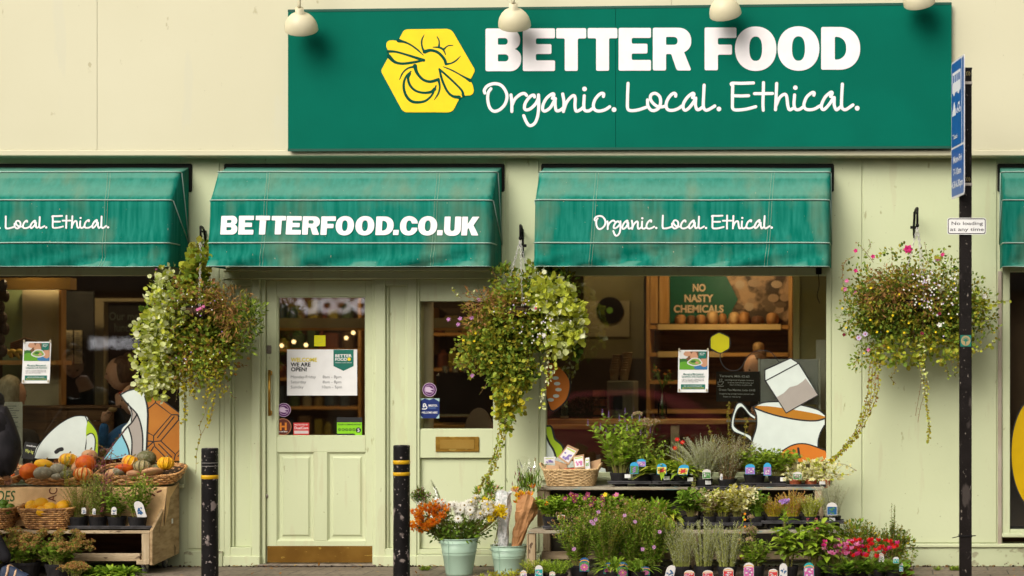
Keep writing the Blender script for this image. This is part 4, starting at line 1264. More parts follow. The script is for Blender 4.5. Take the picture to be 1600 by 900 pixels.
decal('round_sticker', 'large golden yellow round sticker at the right edge window', 'sticker',
  [(sell(1626, 708, 46, 92, 2, 60), M_ygold)], [(sell(1626, 708, 46.5, 92.5, 2, 60) + [(1672.5, 708)], 1.5)])
m = MB(); m.wbox(1578, 1889, 425, 827, .3, .31); tag(m.build('inner_blind', flat('taupe_blind', (.17, .105, .07), .9)), 'plain taupe blind inside the right edge window', 'blind')

def poster(label, px0, px1, py0, py1, skew):
 t = thing('poster', label, 'poster', P(px0, py1, GY), 'food talk posters taped to the glass')
 f = lambda u, v: (px0 + (px1 - px0) * u + skew * v, py0 + (py1 - py0) * v)
 def rect(m, a, b_, c_, d_, h, mi=0): m.shape([[f(a, c_), f(b_, c_), f(b_, d_), f(a, d_)]], lambda u, v, hh: P(u, v, GY - h - hh), .0005, mi)
 m = MB(); rect(m, 0, 1, 0, 1, 0); m.build('sheet', M_paper, t)
 m = MB()
 ms = [flat('pic_brown', (.16, .07, .03)), flat('pic_green', (.10, .30, .02)), flat('pic_dgreen', (.03, .12, .02)), flat('pic_skin', (.50, .26, .15)), flat('pic_blue', (.04, .16, .34)), flat('pic_white', (.6, .6, .58)), flat('pic_salad', (.20, .34, .06))]
 rect(m, .04, .96, .03, .46, .0006, 0)
 def bl(cx, cy, rx, ry, h, mi):
  pts = [f(max(.04, min(.96, cx + rx * math.cos(R(a_)) * (1 + .15 * math.sin(a_ * .05)))), max(.03, min(.46, cy + ry * math.sin(R(a_))))) for a_ in range(0, 360, 20)]
  m.shape([pts], lambda u, v, hh: P(u, v, GY - h - hh), .0004, mi)
 for q, args in enumerate(((.15, .12, .16, .10, 5), (.30, .08, .12, .07, 3), (.52, .14, .12, .10, 3), (.16, .30, .18, .10, 2), (.20, .38, .24, .11, 1), (.45, .42, .24, .07, 1), (.80, .40, .26, .08, 4), (.85, .28, .14, .12, 3), (.55, .28, .24, .10, 5), (.55, .28, .20, .075, 6), (.50, .27, .09, .03, 2), (.62, .30, .06, .03, 3))):
  bl(*args[:4], .0012 + q * .0003, args[4])
 m.build('photo', ms, t)
 m = MB()
 rect(m, .66, .92, .03, .20, .006); m.build('green_box', M_inkg, t)
 m = MB(); rect(m, .10, .90, .81, .93, .0006); m.build('green_band', M_inkg, t)
 W_ = px1 - px0; H_ = py1 - py0
 def ln(s, u, v, h, w_, mm):
  a_ = f(u, v); text(t, 'print', s, a_[0], a_[1], h, GY - .0078, mm, width=w_ * W_)
 ln('Managing Menopausal', .17, .585, 3.0, .66, M_inkg); ln('Symptoms with Nutrition', .12, .645, 3.0, .76, M_inkg)
 ln('a talk on food and wellbeing for all', .12, .70, 1.3, .72, M_ink); ln('with our nutrition team in the cafe', .12, .73, 1.3, .74, M_ink); ln('ask in store for more details', .12, .76, 1.3, .55, M_ink)
 ln('Join our events this autumn', .2, .86, 1.7, .6, M_paper); ln('sign up in store or at our website', .14, .905, 1.7, .72, M_inky)
 ln('BETTER', .70, .09, 1.7, .18, M_paper); ln('FOOD', .70, .125, 1.7, .13, M_paper)
 for u, v in ((.03, -.01), (.97, -.01), (.05, .95), (.95, .95)):
  m = MB(); a_ = f(u, v); c = P(a_[0], a_[1], GY - .008); m.bbox(c.x - .007, c.x + .007, c.y - .002, c.y, c.z - .01, c.z + .012, .001)
  m.build('tape', flat('old_tape', (.42, .36, .24), .4), t)
poster('white food poster with a salad photo on the left window', 36.5, 80, 534, 599, -2.5)
poster('white food poster with a salad photo beside the chalkboard in the right window', 1060, 1107.5, 547, 613, -1)
t = thing('notice', 'white menu sheet standing behind the dark jacket in the left window', 'notice', P(20, 735, .06))
m = MB(); pbox(m, 2, 35, 628, 740, .055, .004); m.build('sheet', flat('cream_paper', (.60, .58, .50)), t)
m = MB()
for q in range(26): pbox(m, 7, 7 + ru(12, 24), 634 + q * 3.6, 635 + q * 3.6, .053, .001)
m.build('print', M_grey, t)

# chalkboard with drinks
t = thing('chalkboard', 'black chalkboard with handwritten drink prices in the right window', 'chalkboard', P(1150, 628, .10))
m = MB(); pbox(m, 1119, 1187, 580.5, 627.5, .10, .008, bev=.001); m.build('board', M_chalk, t)
def chalk(s, x, y, h, w_): text(t, 'chalk_writing', s, x, y, h, .097, M_chalkw, width=w_, rot=-1)
chalk('Turmeric Milk £2.65', 1124, 589, 3.4, 47); chalk('warming blend of ginger, turmeric', 1132, 594.5, 2.2, 46); chalk('& spices. Served with honey and', 1137, 598.6, 2.2, 40); chalk('steam of dairy or plant milk', 1140, 602.2, 2.2, 35)
chalk('Green Tea Matcha Latte £3.05', 1123, 610.3, 3.2, 57); chalk('invigorating energy boost served with', 1124, 616, 2.3, 54); chalk('honey or rice syrup', 1130, 620.6, 2.3, 27)
m = MB()
for pts in ([(1121.5, 597), (1122.5, 601), (1127, 601.5), (1130, 598), (1130, 596.5), (1121.5, 596.8)], [(1120.5, 603.5), (1126, 604), (1131, 603)], [(1124, 595), (1125, 593.5), (1124.5, 592)], [(1127, 595), (1128.3, 593.4), (1127.6, 592)]):
 m.ribbon([P(v.x, v.y, .0975) for v in catmull([Vector((a_, b_, 0)) for a_, b_ in pts], 5)], (0, -1, 0), .0035, .0006)
m.build('chalk_cup', M_chalkw, t)

# door notices
DG = dY + .0215
def note(name, label, cat, y=DG): return thing(name, label, cat, P(500, 617, y))
t = note('opening_hours', 'white opening hours sign with a green pennant on the door glass', 'sign')
m = MB(); pbox(m, 448.5, 558, 546, 618, DG - .003, .003); m.build('board', M_paper, t)
m = MB(); m.shape([[(521, 546.4), (552.5, 546.4), (552.5, 572), (536.7, 579.5), (521, 572)]], lambda u, v, h: P(u, v, DG - .0035 - h), .0008); m.build('pennant', M_inkg, t)
TY = DG - .0045
def dt(s, x, y, h, w_, mm, b_=.0): text(t, 'lettering', s, x, y, h, TY - (.001 if mm in (M_paper,) else 0), mm, width=w_, bold=b_)
dt('WELCOME', 454.5, 565, 6.2, 41, M_inky, .03); dt('WE ARE', 454.5, 572.5, 6.2, 31, M_ink, .03); dt('OPEN!', 454.5, 580, 6.2, 25, M_ink, .03)
for r_, (a_, b_, w1, x2, w2) in enumerate((('Monday-Friday', '8am - 8pm', 39, 504, 29), ('Saturday', '8am - 8pm', 24, 504, 29), ('Sunday', '10am - 5pm', 20, 502, 31))):
 dt(a_, 454, 591 + r_ * 7.9, 4.6, w1, M_grey); dt(b_, x2, 591 + r_ * 7.9, 4.6, w2, M_grey)
dt('BETTER', 523.5, 558, 4.6, 26, M_paper, .03); dt('FOOD', 523.5, 563.6, 4.6, 18.5, M_paper, .03); dt('Organic. Local. Ethical', 524, 567.3, 1.6, 25, M_paper)
m = MB(); m.shape([sell(545.5, 561.2, 3, 3, 2, 6)], lambda u, v, h: P(u, v, TY - .001 - h), .0006); m.build('bee_dot', M_inky, t)
t = note('sticky_note', 'bright yellow sticky note on the door glass above the hours', 'note')
m = MB(); pbox(m, 491, 508.5, 524, 541, DG - .003, .002); m.build('note', flat('note_yellow', (.55, .52, .0)), t)
m = MB(); m.ribbon([P(v.x, v.y, DG - .0034) for v in catmull([Vector(p + (0,)) for p in ((495, 530), (500, 528), (504, 531), (502, 535), (496, 536))], 4)], (0, -1, 0), .003, .0005); m.build('scribble', flat('note_ink', (.38, .36, .05)), t)
M_purple = flat('sticker_purple', (.09, .015, .10)); M_lilac = flat('sticker_lilac', (.55, .42, .55))
def seal(label, px, py, r, y):
 t = thing('round_badge', label, 'sticker', P(px, py + r, y), 'purple round badges on the glass')
 m = MB()
 for q, (rr_, mi) in enumerate(((1, 1), (.93, 0), (.70, 1), (.64, 0))): m.shape([sell(px, py, r * rr_, r * rr_, 2, 32)], lambda u, v, h, q=q: P(u, v, y - q * .0006 - h), .0006, mi)
 m.shape([sm_([(px - r * .6, py), (px - r * .5, py - r * .35), (px, py - r * .42), (px + r * .2, py - r * .25), (px + r * .62, py - r * .05), (px + r * .15, py + r * .1), (px + r * .5, py + r * .32), (px, py + r * .38), (px - r * .5, py + r * .25)])],
   lambda u, v, h: P(u, v, y - .003 - h), .0006, 1)
 m.build('disc', [M_purple, M_lilac], t)
seal('purple round badge on the door glass above the brown badge', 443.5, 640.5, 10.8, DG)
seal('purple round badge on the side window above the blue sticker', 671, 609, 11, .0415)
t = note('letter_badge', 'brown round badge with a large orange letter H on the door glass', 'sticker')
m = MB()
for q, (rr_, mi) in enumerate(((13.2, 1), (12.3, 0))): m.shape([sell(442, 667, rr_, rr_, 2, 36)], lambda u, v, h, q=q: P(u, v, DG - q * .0006 - h), .0006, mi)
m.build('disc', [flat('badge_brown', (.10, .02, .01)), flat('badge_rim', (.5, .22, .10))], t)
text(t, 'letter', 'H', 436.4, 671.8, 11.5, DG - .002, flat('badge_orange', (.62, .20, .02)), width=11, bold=.04)
text(t, 'lettering', 'Good Beer', 434.5, 675.3, 2.1, DG - .002, M_paper, width=15, bold=.02)
t = note('security_sticker', 'small red and white security sticker on the door glass', 'sticker')
m = MB(); pbox(m, 458.5, 483, 660.5, 679.5, DG - .002, .002); m.build('base', flat('sticker_red', (.55, .035, .03)), t)
m = MB(); pbox(m, 459.5, 482, 673, 677.5, DG - .0028, .0007); m.build('white_strip', flat('soft_white', (.6, .52, .5)), t)
text(t, 'lettering', 'PROTECTED BY', 459.8, 664.8, 2.4, DG - .003, M_paper, width=21); text(t, 'lettering', 'DualCom', 459.8, 670.6, 4.2, DG - .003, M_paper, width=21.5, bold=.02)
t = note('hygiene_sticker', 'black and bright green food hygiene rating sticker on the door glass', 'sticker')
m = MB(); pbox(m, 526, 566, 652, 682, DG - .001, .001); m.build('base', M_ink, t)
m = MB(); pbox(m, 526.5, 565, 660, 677.5, DG - .0022, .001); pbox(m, 554.5, 565.5, 660, 680, DG - .0024, .0012); m.build('green_panel', flat('rating_green', (.22, .55, .01)), t)
text(t, 'lettering', 'FOOD HYGIENE RATING', 527.7, 664.4, 2.5, DG - .0036, M_ink, width=36, bold=.01)
m = MB()
for q in range(5): m.shape([sell(530.5 + q * 5.6, 671.2, 2.2, 2.2, 2, 16), sell(530.5 + q * 5.6, 671.2, 1.5, 1.5, 2, 12)], lambda u, v, h: P(u, v, DG - .003 - h), .0005)
m.shape([sell(560, 672, 4.2, 4.2, 2, 24)], lambda u, v, h: P(u, v, DG - .003 - h), .0005)
m.build('rating_circles', M_ink, t)
text(t, 'digit', '5', 558.2, 674.6, 5, DG - .0042, M_paper, width=3.4, bold=.02)
for q in range(5): text(t, 'digit', str(q), 529.8 + q * 5.6, 672.2, 2, DG - .0036, M_ink, width=1.3)
t = thing('blue_sticker', 'dark blue square welcome sticker with white knot mark on the side window', 'sticker', P(671, 653, .0415))
m = MB(); pbox(m, 655.5, 686.5, 622.5, 653.5, .0395, .002); m.build('base', flat('navy', (.008, .022, .13)), t)
m = MB()
for q, c4 in enumerate(([(655.5, 622.5), (664, 622.5), (655.5, 627.5)], [(686.5, 622.5), (678, 622.5), (686.5, 627.5)], [(655.5, 653.5), (661, 653.5), (655.5, 647)], [(686.5, 653.5), (681, 653.5), (686.5, 647)], [(664, 622.5), (678, 622.5), (671, 625)])):
 m.shape([c4], lambda u, v, h: P(u, v, .0390 - h), .0004)
m.build('pale_corner', flat('pale_aqua', (.35, .5, .48)), t)
m = MB()
for pts in ([(659.5, 639), (665, 639), (667, 636.5), (664.5, 634), (661.5, 636), (662, 631.5), (664, 631), (665.5, 633)],): m.ribbon([P(v.x, v.y, .0385) for v in catmull([Vector(p + (0,)) for p in pts], 5)], (0, -1, 0), .008, .0006)
m.build('knot_mark', M_paper, t)
text(t, 'lettering', 'BRISTOL', 669.5, 635, 3, .038, M_paper, width=14, bold=.03); text(t, 'lettering', 'POUND', 669.5, 638.6, 3, .038, flat('mid_blue', (.12, .2, .42)), width=11.5)
text(t, 'lettering', 'WELCOME HERE', 658.5, 646, 3, .038, M_paper, width=25, bold=.02)

# ================================================================ across the street (seen only as reflections in the glass)
t = thing('terrace_opposite', 'dark brick terrace across the street with a lounge bar sign', 'building', (0, -24, 0))
m = MB(); m.box(-40, 45, -26, -21, 0, 7.0); m.build('wall', mat('dark_brick', (.12, .06, .035), (.07, .035, .02), rough=.85, scale=2, bump=.3), t)
m = MB()
for q in range(18): m.box(-36 + q * 4.4, -34.2 + q * 4.4, -20.99, -20.9, 4.2, 6.0)
m.build('window', flat('far_glass', (.03, .03, .035), .1), t)
m = MB(); m.box(-40, 45, -20.98, -20.8, 3.2, 3.8); m.build('fascia', flat('far_fascia', (.06, .05, .05)), t)
m = MB()
for q in range(14):
 x = -38 + q * 6; m.box(x, x + .5, -20.97, -20.7, 0, 3.2)
m.build('pilaster', flat('far_pilaster', (.25, .17, .10)), t)
def refl_text(s, px, py, H, width, m_):
 Yv = 20.7      # mirrored depth
 def face(u, v):
  q = P(px + u, py - v, Yv); return Vector((q.x, -Yv, q.z))
 text(t, 'lettering', s, 0, 0, H, 0, m_, width=width, bold=.03, mirror=True, face=face)
M_rt = emis('added_glow_lettering', (.75, .72, .78), 2.5)  # glow added so the letters show up as reflections in the glass
refl_text('LOUNGE', 215, 543, 15, 76, M_rt); refl_text('CHOCOLATE', 625, 487, 22, 210, M_rt)
def car(x, y, colr, label, ang=0):
 t = thing('parked_car', label, 'car', (x, y, -.135))
 L_, W_ = 4.1, 1.7
 def at(a_, b_, c_): return (x + a_, y + b_, -.135 + c_)
 body = [(-2.05, .35), (-2.03, .62), (-1.9, .80), (-1.1, .92), (-.45, 1.38), (.6, 1.42), (1.25, 1.30), (1.75, .98), (2.0, .9), (2.06, .6), (2.02, .32)]
 m = MB()
 secs = []
 for wy, ins in ((-.85, .06), (-.80, 0), (.80, 0), (.85, .06)):
  secs.append([at(a_ * (1 - ins * .3), wy, c_ - ins * (c_ > .9)) for a_, c_ in body])
 n_ = len(body)
 m.add([p for s_ in secs for p in s_], [(i_ * n_ + k, i_ * n_ + (k + 1) % n_, (i_ + 1) * n_ + (k + 1) % n_, (i_ + 1) * n_ + k) for i_ in range(3) for k in range(n_)] + [tuple(range(n_)), tuple(range(4 * n_ - 1, 3 * n_ - 1, -1))])
 m.build('body', flat('car_paint_%s' % label.split()[0], colr, .25), t)
 m = MB()
 for sy in (-.87, .87):
  m.shape([[(-.95, .95), (-.40, 1.32), (.12, 1.34), (.12, .95)]], lambda u, v, h, sy=sy: Vector(at(u, sy - math.copysign(.0, sy) + math.copysign(h, sy), v)), .01)
  m.shape([[(.2, .95), (.2, 1.34), (.6, 1.36), (1.1, 1.22), (1.35, .98)]], lambda u, v, h, sy=sy: Vector(at(u, sy + math.copysign(h, sy), v)), .01)
 m.build('window', flat('car_glass', (.02, .02, .025), .08), t)
 for wx_ in (-1.3, 1.3):
  for sy in (-.80, .80):
   m = MB(); m.lathe([(.20, -.1), (.31, -.1), (.33, -.05), (.33, .05), (.31, .1), (.20, .1)], (0, 0, 0), 24); m.v = [at(wx_ + a_, sy + c_, .33 + b_) for a_, b_, c_ in m.v]
   wh = m.build('wheel', flat('tyre', (.02, .02, .02), .8), t)
   m = MB(); m.lathe([(0, -.06), (.2, -.08), (.2, .08), (0, .06)], (0, 0, 0), 16); m.v = [at(wx_ + a_, sy + c_, .33 + b_) for a_, b_, c_ in m.v]; m.build('rim', flat('alloy', (.5, .5, .5), .3, .8), wh)
car(-1.9, -17.0, (.70, .12, .14), 'red hatchback parked across the street reflected in the window')
# ================================================================ bollards
M_boll = mat('chipped_black', (.006, .005, .005), (.010, .009, .009), rough=.4, spec=.15, scale=8, bump=.25, bscale=60,
    spots=[((.20, .16, .145), 11, .615, (1, 1, .8)), ((.30, .25, .23), 42, .64, (1, 1, 1)), ((.22, .18, .16), 5, .69, (1, 1, 3.2))])
M_bandy = mat('yellow_band', (.62, .36, .01), (.5, .27, .005), rough=.4, scale=20, spots=[((.1, .07, .03), 60, .72, (1, 1, 1))])
def bollard(px, pyt, w_px, bands, rings, label):
 y = -1.0; c = P(px, 0, y); r = w_px / PPM * .5 * 14 / 15; H = P(px, pyt, y).z
 t = thing('bollard', label, 'bollard', (c.x, y, 0), 'black bollards on the pavement')
 m = MB()
 m.lathe([(r, -.02), (r, .03), (r, .2), (r, .4), (r, .7), (r, H - .02), (r * .99, H - .008), (r * .95, H - .002), (r * .88, H), (r * .80, H - .004), (0, H - .004)], (c.x, y, 0), 36)
 m.build('post', M_boll, t, smooth=True)
 for a, b in bands:
  z0, z1 = P(px, b, y).z, P(px, a, y).z
  m = MB(); m.lathe([(r + .0005, z0), (r + .002, z0 + .001), (r + .002, z1 - .001), (r + .0005, z1)], (c.x, y, 0), 36); m.build('band', M_bandy, t, smooth=True)
 for p_ in rings:
  z0 = P(px, p_, y).z
  m = MB(); m.tube([(c.x + (r + .0005) * math.cos(k * math.pi / 18), y + (r + .0005) * math.sin(k * math.pi / 18), z0) for k in range(37)], .0022, 5, cap=False); m.build('scored_ring', flat('worn_ring', (.25, .23, .21)), t)
bollard(328, 700, 25.5, [(742, 748)], [723, 728], 'chipped black bollard with one yellow band left of the door')
bollard(627.5, 695.5, 25.5, [(719, 725), (737.5, 743)], [], 'chipped black bollard with two yellow bands right of the door')

# ================================================================ street pole with signs
PY_ = -1.0
M_pole = mat('pole_black', (.007, .005, .004), (.012, .009, .008), rough=.45, spec=.12, scale=6, bump=.2, bscale=60, spots=[((.20, .17, .14), 60, .66, (1, 1, .5)), ((.05, .04, .035), 6, .62, (1, 1, .4))])
t = thing('street_pole', 'black square street pole with steel clamps carrying the traffic signs', 'pole', (P(1508.5, 0, PY_).x, PY_, 0))
x0, x1 = P(1498.8, 0, PY_).x, P(1518, 0, PY_).x
m = MB(); m.bbox(x0, x1, PY_ - .046, PY_ + .046, -.02, P(0, 107.5, PY_).z, .006); m.build('shaft', M_pole, t)
m = MB(); m.bbox(x0 - .003, x1 + .003, PY_ - .05, PY_ + .05, P(0, 110, PY_).z, P(0, 107, PY_).z, .002); m.build('cap', M_black, t)
M_steel = flat('clamp_steel', (.5, .45, .40), .4, .7)
for a_ in (131, 289):
 m = MB(); m.bbox(x0 - .004, x1 + .004, PY_ - .052, PY_ + .05, P(0, a_ + 2.2, PY_).z, P(0, a_ - 2.2, PY_).z, .002); m.build('clamp', M_steel, t)
for a_ in (115, 280):
 m = MB()
 for k in range(3): m.ribbon([P(v.x, v.y, PY_ - .047) for v in catmull([Vector(q + (0,)) for q in ((1509 + k * 2.6, a_ - 3), (1510.5 + k * 2.6, a_), (1509.3 + k * 2.6, a_ + 3))], 4)], (0, -1, 0), .004, .001)
 m.build('paint_mark', flat('mark_yellow', (.35, .28, .12)), t)
m = MB(); zt = P(0, 837, PY_).z; m.bbox(x0 - .005, x1 + .005, PY_ - .052, PY_ + .052, zt - .006, zt + .006, .002); m.tube([(x0, PY_ - .05, zt), (x0 - .055, PY_ - .06, zt - .012)], .0035, 5); m.tube([(x1, PY_ - .05, zt + .003), (x1 + .03, PY_ - .06, zt + .006)], .004, 5)
tag(m.build('cable_tie', M_black, None, origin=(x0, PY_, zt)), 'black plastic cable tie round the foot of the pole', 'cable tie')
# flag-mounted bus lane sign seen almost edge-on
t = thing('bus_lane_sign', 'tall blue bus lane sign seen almost edge-on at the top of the pole', 'sign', P(1497, 325, PY_))
near = P(1507.2, 0, -1.30);
A_ = Vector((P(1507.3, 0, -1.28).x, -1.28, 0)); B_ = Vector((P(1487.3, 0, -.86).x, -.86, 0))
ux = (A_ - B_); Wd = ux.length; ux.normalize(); nrm = Vector((ux.y, -ux.x, 0))
if nrm.x > 0: nrm = -nrm
zt, zb = P(0, 84, -1.28).z, P(0, 303.5, -1.28).z
Hs = zt - zb
def sg(u, v, h=0): return B_ + ux * (u * Wd) + Vector((0, 0, zb + v * Hs)) + nrm * h     # u from the far edge to the near edge
cor = lambda i_, r_=.05: [(p[0], p[1]) for p in fillet([(i_ / Wd, i_ / Hs, r_), (1 - i_ / Wd, i_ / Hs, r_), (1 - i_ / Wd, 1 - i_ / Hs, r_), (i_ / Wd, 1 - i_ / Hs, r_)])]
m = MB(); m.shape([cor(0)], sg, .004); m.shape([cor(0)], lambda u, v, h: sg(u, v, -h), .002); m.build('plate', flat('sign_grey_white', (.62, .60, .62), .4), t)
M_sblue2 = flat('sign_blue', (.012, .085, .33), .35)
m = MB()
m.shape([fillet([(.03, .375, .02), (.80, .375, .01), (.80, .985, .01), (.03, .985, .03)])], lambda u, v, h: sg(u, v, .0045 + h), .0006)
m.shape([fillet([(.845, .375, .01), (.97, .375, .02), (.97, .985, .03), (.845, .985, .01)])], lambda u, v, h: sg(u, v, .0045 + h), .0006)
m.shape([fillet([(.03, .015, .03), (.97, .015, .03), (.97, .36, .02), (.03, .36, .02)])], lambda u, v, h: sg(u, v, .0045 + h), .0006)
m.build('blue_field', M_sblue2, t)
m = MB(); F = lambda u, v, h: sg(u, v, .0055 + h)
def rr2(a, b, c_, d_, r_=.012): return fillet([(a, c_, r_), (b, c_, r_), (b, d_, r_), (a, d_, r_)])
m.shape([rr2(.10, .74, .765, .915), rr2(.14, .24, .84, .895, .006)[::-1], rr2(.28, .38, .84, .895, .006)[::-1], rr2(.42, .52, .84, .895, .006)[::-1], rr2(.56, .69, .84, .895, .006)[::-1]], F, .0006)
for u in (.24, .58): m.shape([sell(u, .762, .07, .018, 2, 16)], F, .0009)
# taxi-like car mark and bicycle
m.shape([[(.10, .60), (.10, .635), (.16, .65), (.20, .69), (.27, .70), (.32, .655), (.36, .645), (.36, .60)]], F, .0006)
for cx_ in (.50, .68): m.shape([sell(cx_, .625, .075, .020, 2, 20), sell(cx_, .625, .05, .013, 2, 16)], F, .0006)
m.shape([[(.49, .625), (.55, .68), (.67, .685), (.68, .625), (.66, .625), (.65, .67), (.565, .665), (.51, .625)]], F, .0008)
m.build('symbols', flat('symbol_white', (.7, .7, .74), .4), t)
def stx(s_, u0, v0, hh, w_):
 text(t, 'lettering', s_, 0, 0, hh, 0, _mats['symbol_white'], width=w_, bold=.02, face=lambda a_, b_: sg(u0 + a_, v0 + b_, .0062))
stx('Taxi', .12, .43, .035, .36); stx('Mon-Fri', .16, .255, .050, .66); stx('7-10am', .18, .165, .050, .60); stx('4.30-6.30pm', .06, .075, .050, .86)
# no loading plate
t = thing('no_loading_sign', 'small white plate reading no loading at any time on the pole', 'sign', P(1510.5, 366, PY_))
NY = PY_ - .06
f_ = lambda q: lambda u, v, h: P(u, v, NY - q - h)
m = MB(); m.shape([fillet([(1480, 340.3, 4), (1541, 340.3, 4), (1541, 366.5, 4), (1480, 366.5, 4)])], lambda u, v, h: P(u, v, NY + .003 - h), .003); m.shape([fillet([(1480, 340.3, 4), (1541, 340.3, 4), (1541, 366.5, 4), (1480, 366.5, 4)])], lambda u, v, h: P(u, v, NY + .003 + h), .001)
m.build('plate', M_paper, t)
m = MB(); m.shape([fillet([(1481, 341.3, 3.4), (1540, 341.3, 3.4), (1540, 365.5, 3.4), (1481, 365.5, 3.4)]), fillet([(1482.2, 342.5, 2.6), (1538.8, 342.5, 2.6), (1538.8, 364.3, 2.6), (1482.2, 364.3, 2.6)])], f_(.0005), .0006); m.build('border', flat('sign_black', (.02, .015, .02)), t)
text(t, 'lettering', 'No loading', 1486, 351.5, 5.6, NY - .0012, _mats['sign_black'], width=49, bold=.004); text(t, 'lettering', 'at any time', 1484.5, 360.8, 5.6, NY - .0012, _mats['sign_black'], width=52.5, bold=.004)
t = thing('tree_sticker', 'small square green sticker with a pale tree on the pole', 'sticker', P(1509, 541, PY_ - .05))
m = MB(); pbox(m, 1500.5, 1517.5, 523.5, 541.5, PY_ - .048, .001); m.build('base', flat('teal_sticker', (.012, .14, .10)), t)
m = MB(); m.shape([sell(1509, 532.3, 7.4, 7.8, 2, 28)], lambda u, v, h: P(u, v, PY_ - .0484 - h), .0005); m.build('disc', flat('kraft_disc', (.34, .26, .12)), t)
m = MB()
for q in range(9):
 a_ = R(200 + q * 17.5); m.ribbon([P(1509, 534, PY_ - .049), P(1509 + 5.5 * math.cos(a_), 533 + 6 * math.sin(a_), PY_ - .049)], (0, -1, 0), .004, .0004)
m.ribbon([P(1509, 538, PY_ - .049), P(1509, 533, PY_ - .049)], (0, -1, 0), .008, .0004); m.build('tree_mark', M_inkg, t)

# ================================================================ wrought brackets of the hanging baskets
def bracket(px, py0, py1, hookx, hooky, out, label):
 """py0..py1 the wall bar; hook at picture (hookx,hooky) a distance out from the wall"""
 t = thing('basket_bracket', label, 'bracket', P(px, py1, 0), 'wrought iron basket brackets')
 m = MB()
 a = P(px, py0, -.018)
 m.bar(P(px, py0 + 4, -.018), P(px, py1, -.018), .012, .010, up=(0, 1, 0))
 hk = P(hookx, hooky, -out)
 pts = [P(px, py1 - 4, -.02), P(px, (py0 + py1) / 2, -.10), P(px + (hookx - px) * .4, py0 + 2, -out * .45), P(hookx, py0 - 2, -out * .9), P(hookx, py0 + 4, -out * 1.05), hk]
 m.tube(catmull(pts, 8), .009, 8)
 m.bar(P(px, py0 + 8, -.02), P(hookx, py0 + 5, -out * .8), .010, .012)
 m.ball(hk, .014, .014, .018)
 m.build('arm', M_black, t, smooth=True)
 m = MB(); m.bbox(a.x - .03, a.x + .03, -.014, -.009, P(0, (py0 + py1) / 2 + 6, 0).z - .012, P(0, (py0 + py1) / 2 + 6, 0).z + .012, .002); m.build('wall_plate', M_black, t)
 return hk
HB = .36
hk1 = bracket(321, 356, 398, 313.5, 370, HB, 'black curled bracket between the left and middle awnings')
hk2 = bracket(817, 354, 402, 813, 372, HB, 'black curled bracket on the pier between the middle and right awnings')
hk3 = bracket(1428, 327, 372, 1433.5, 352, HB, 'black curled bracket on the bare wall behind the right basket')
def chain(m, a, b, r=.004):
 a, b = Vector(a), Vector(b); L = (b - a).length; n = int(L / .022); d = (b - a).normalized(); u, w_ = basis(d)
 for k in range(n):
  c = a + d * (k + .5) * L / n; s_ = u if k % 2 else w_
  m.tube([c + d * .014 * math.cos(q * math.pi / 3) + s_ * .008 * math.sin(q * math.pi / 3) for q in range(7)], .0026, 4, cap=False)

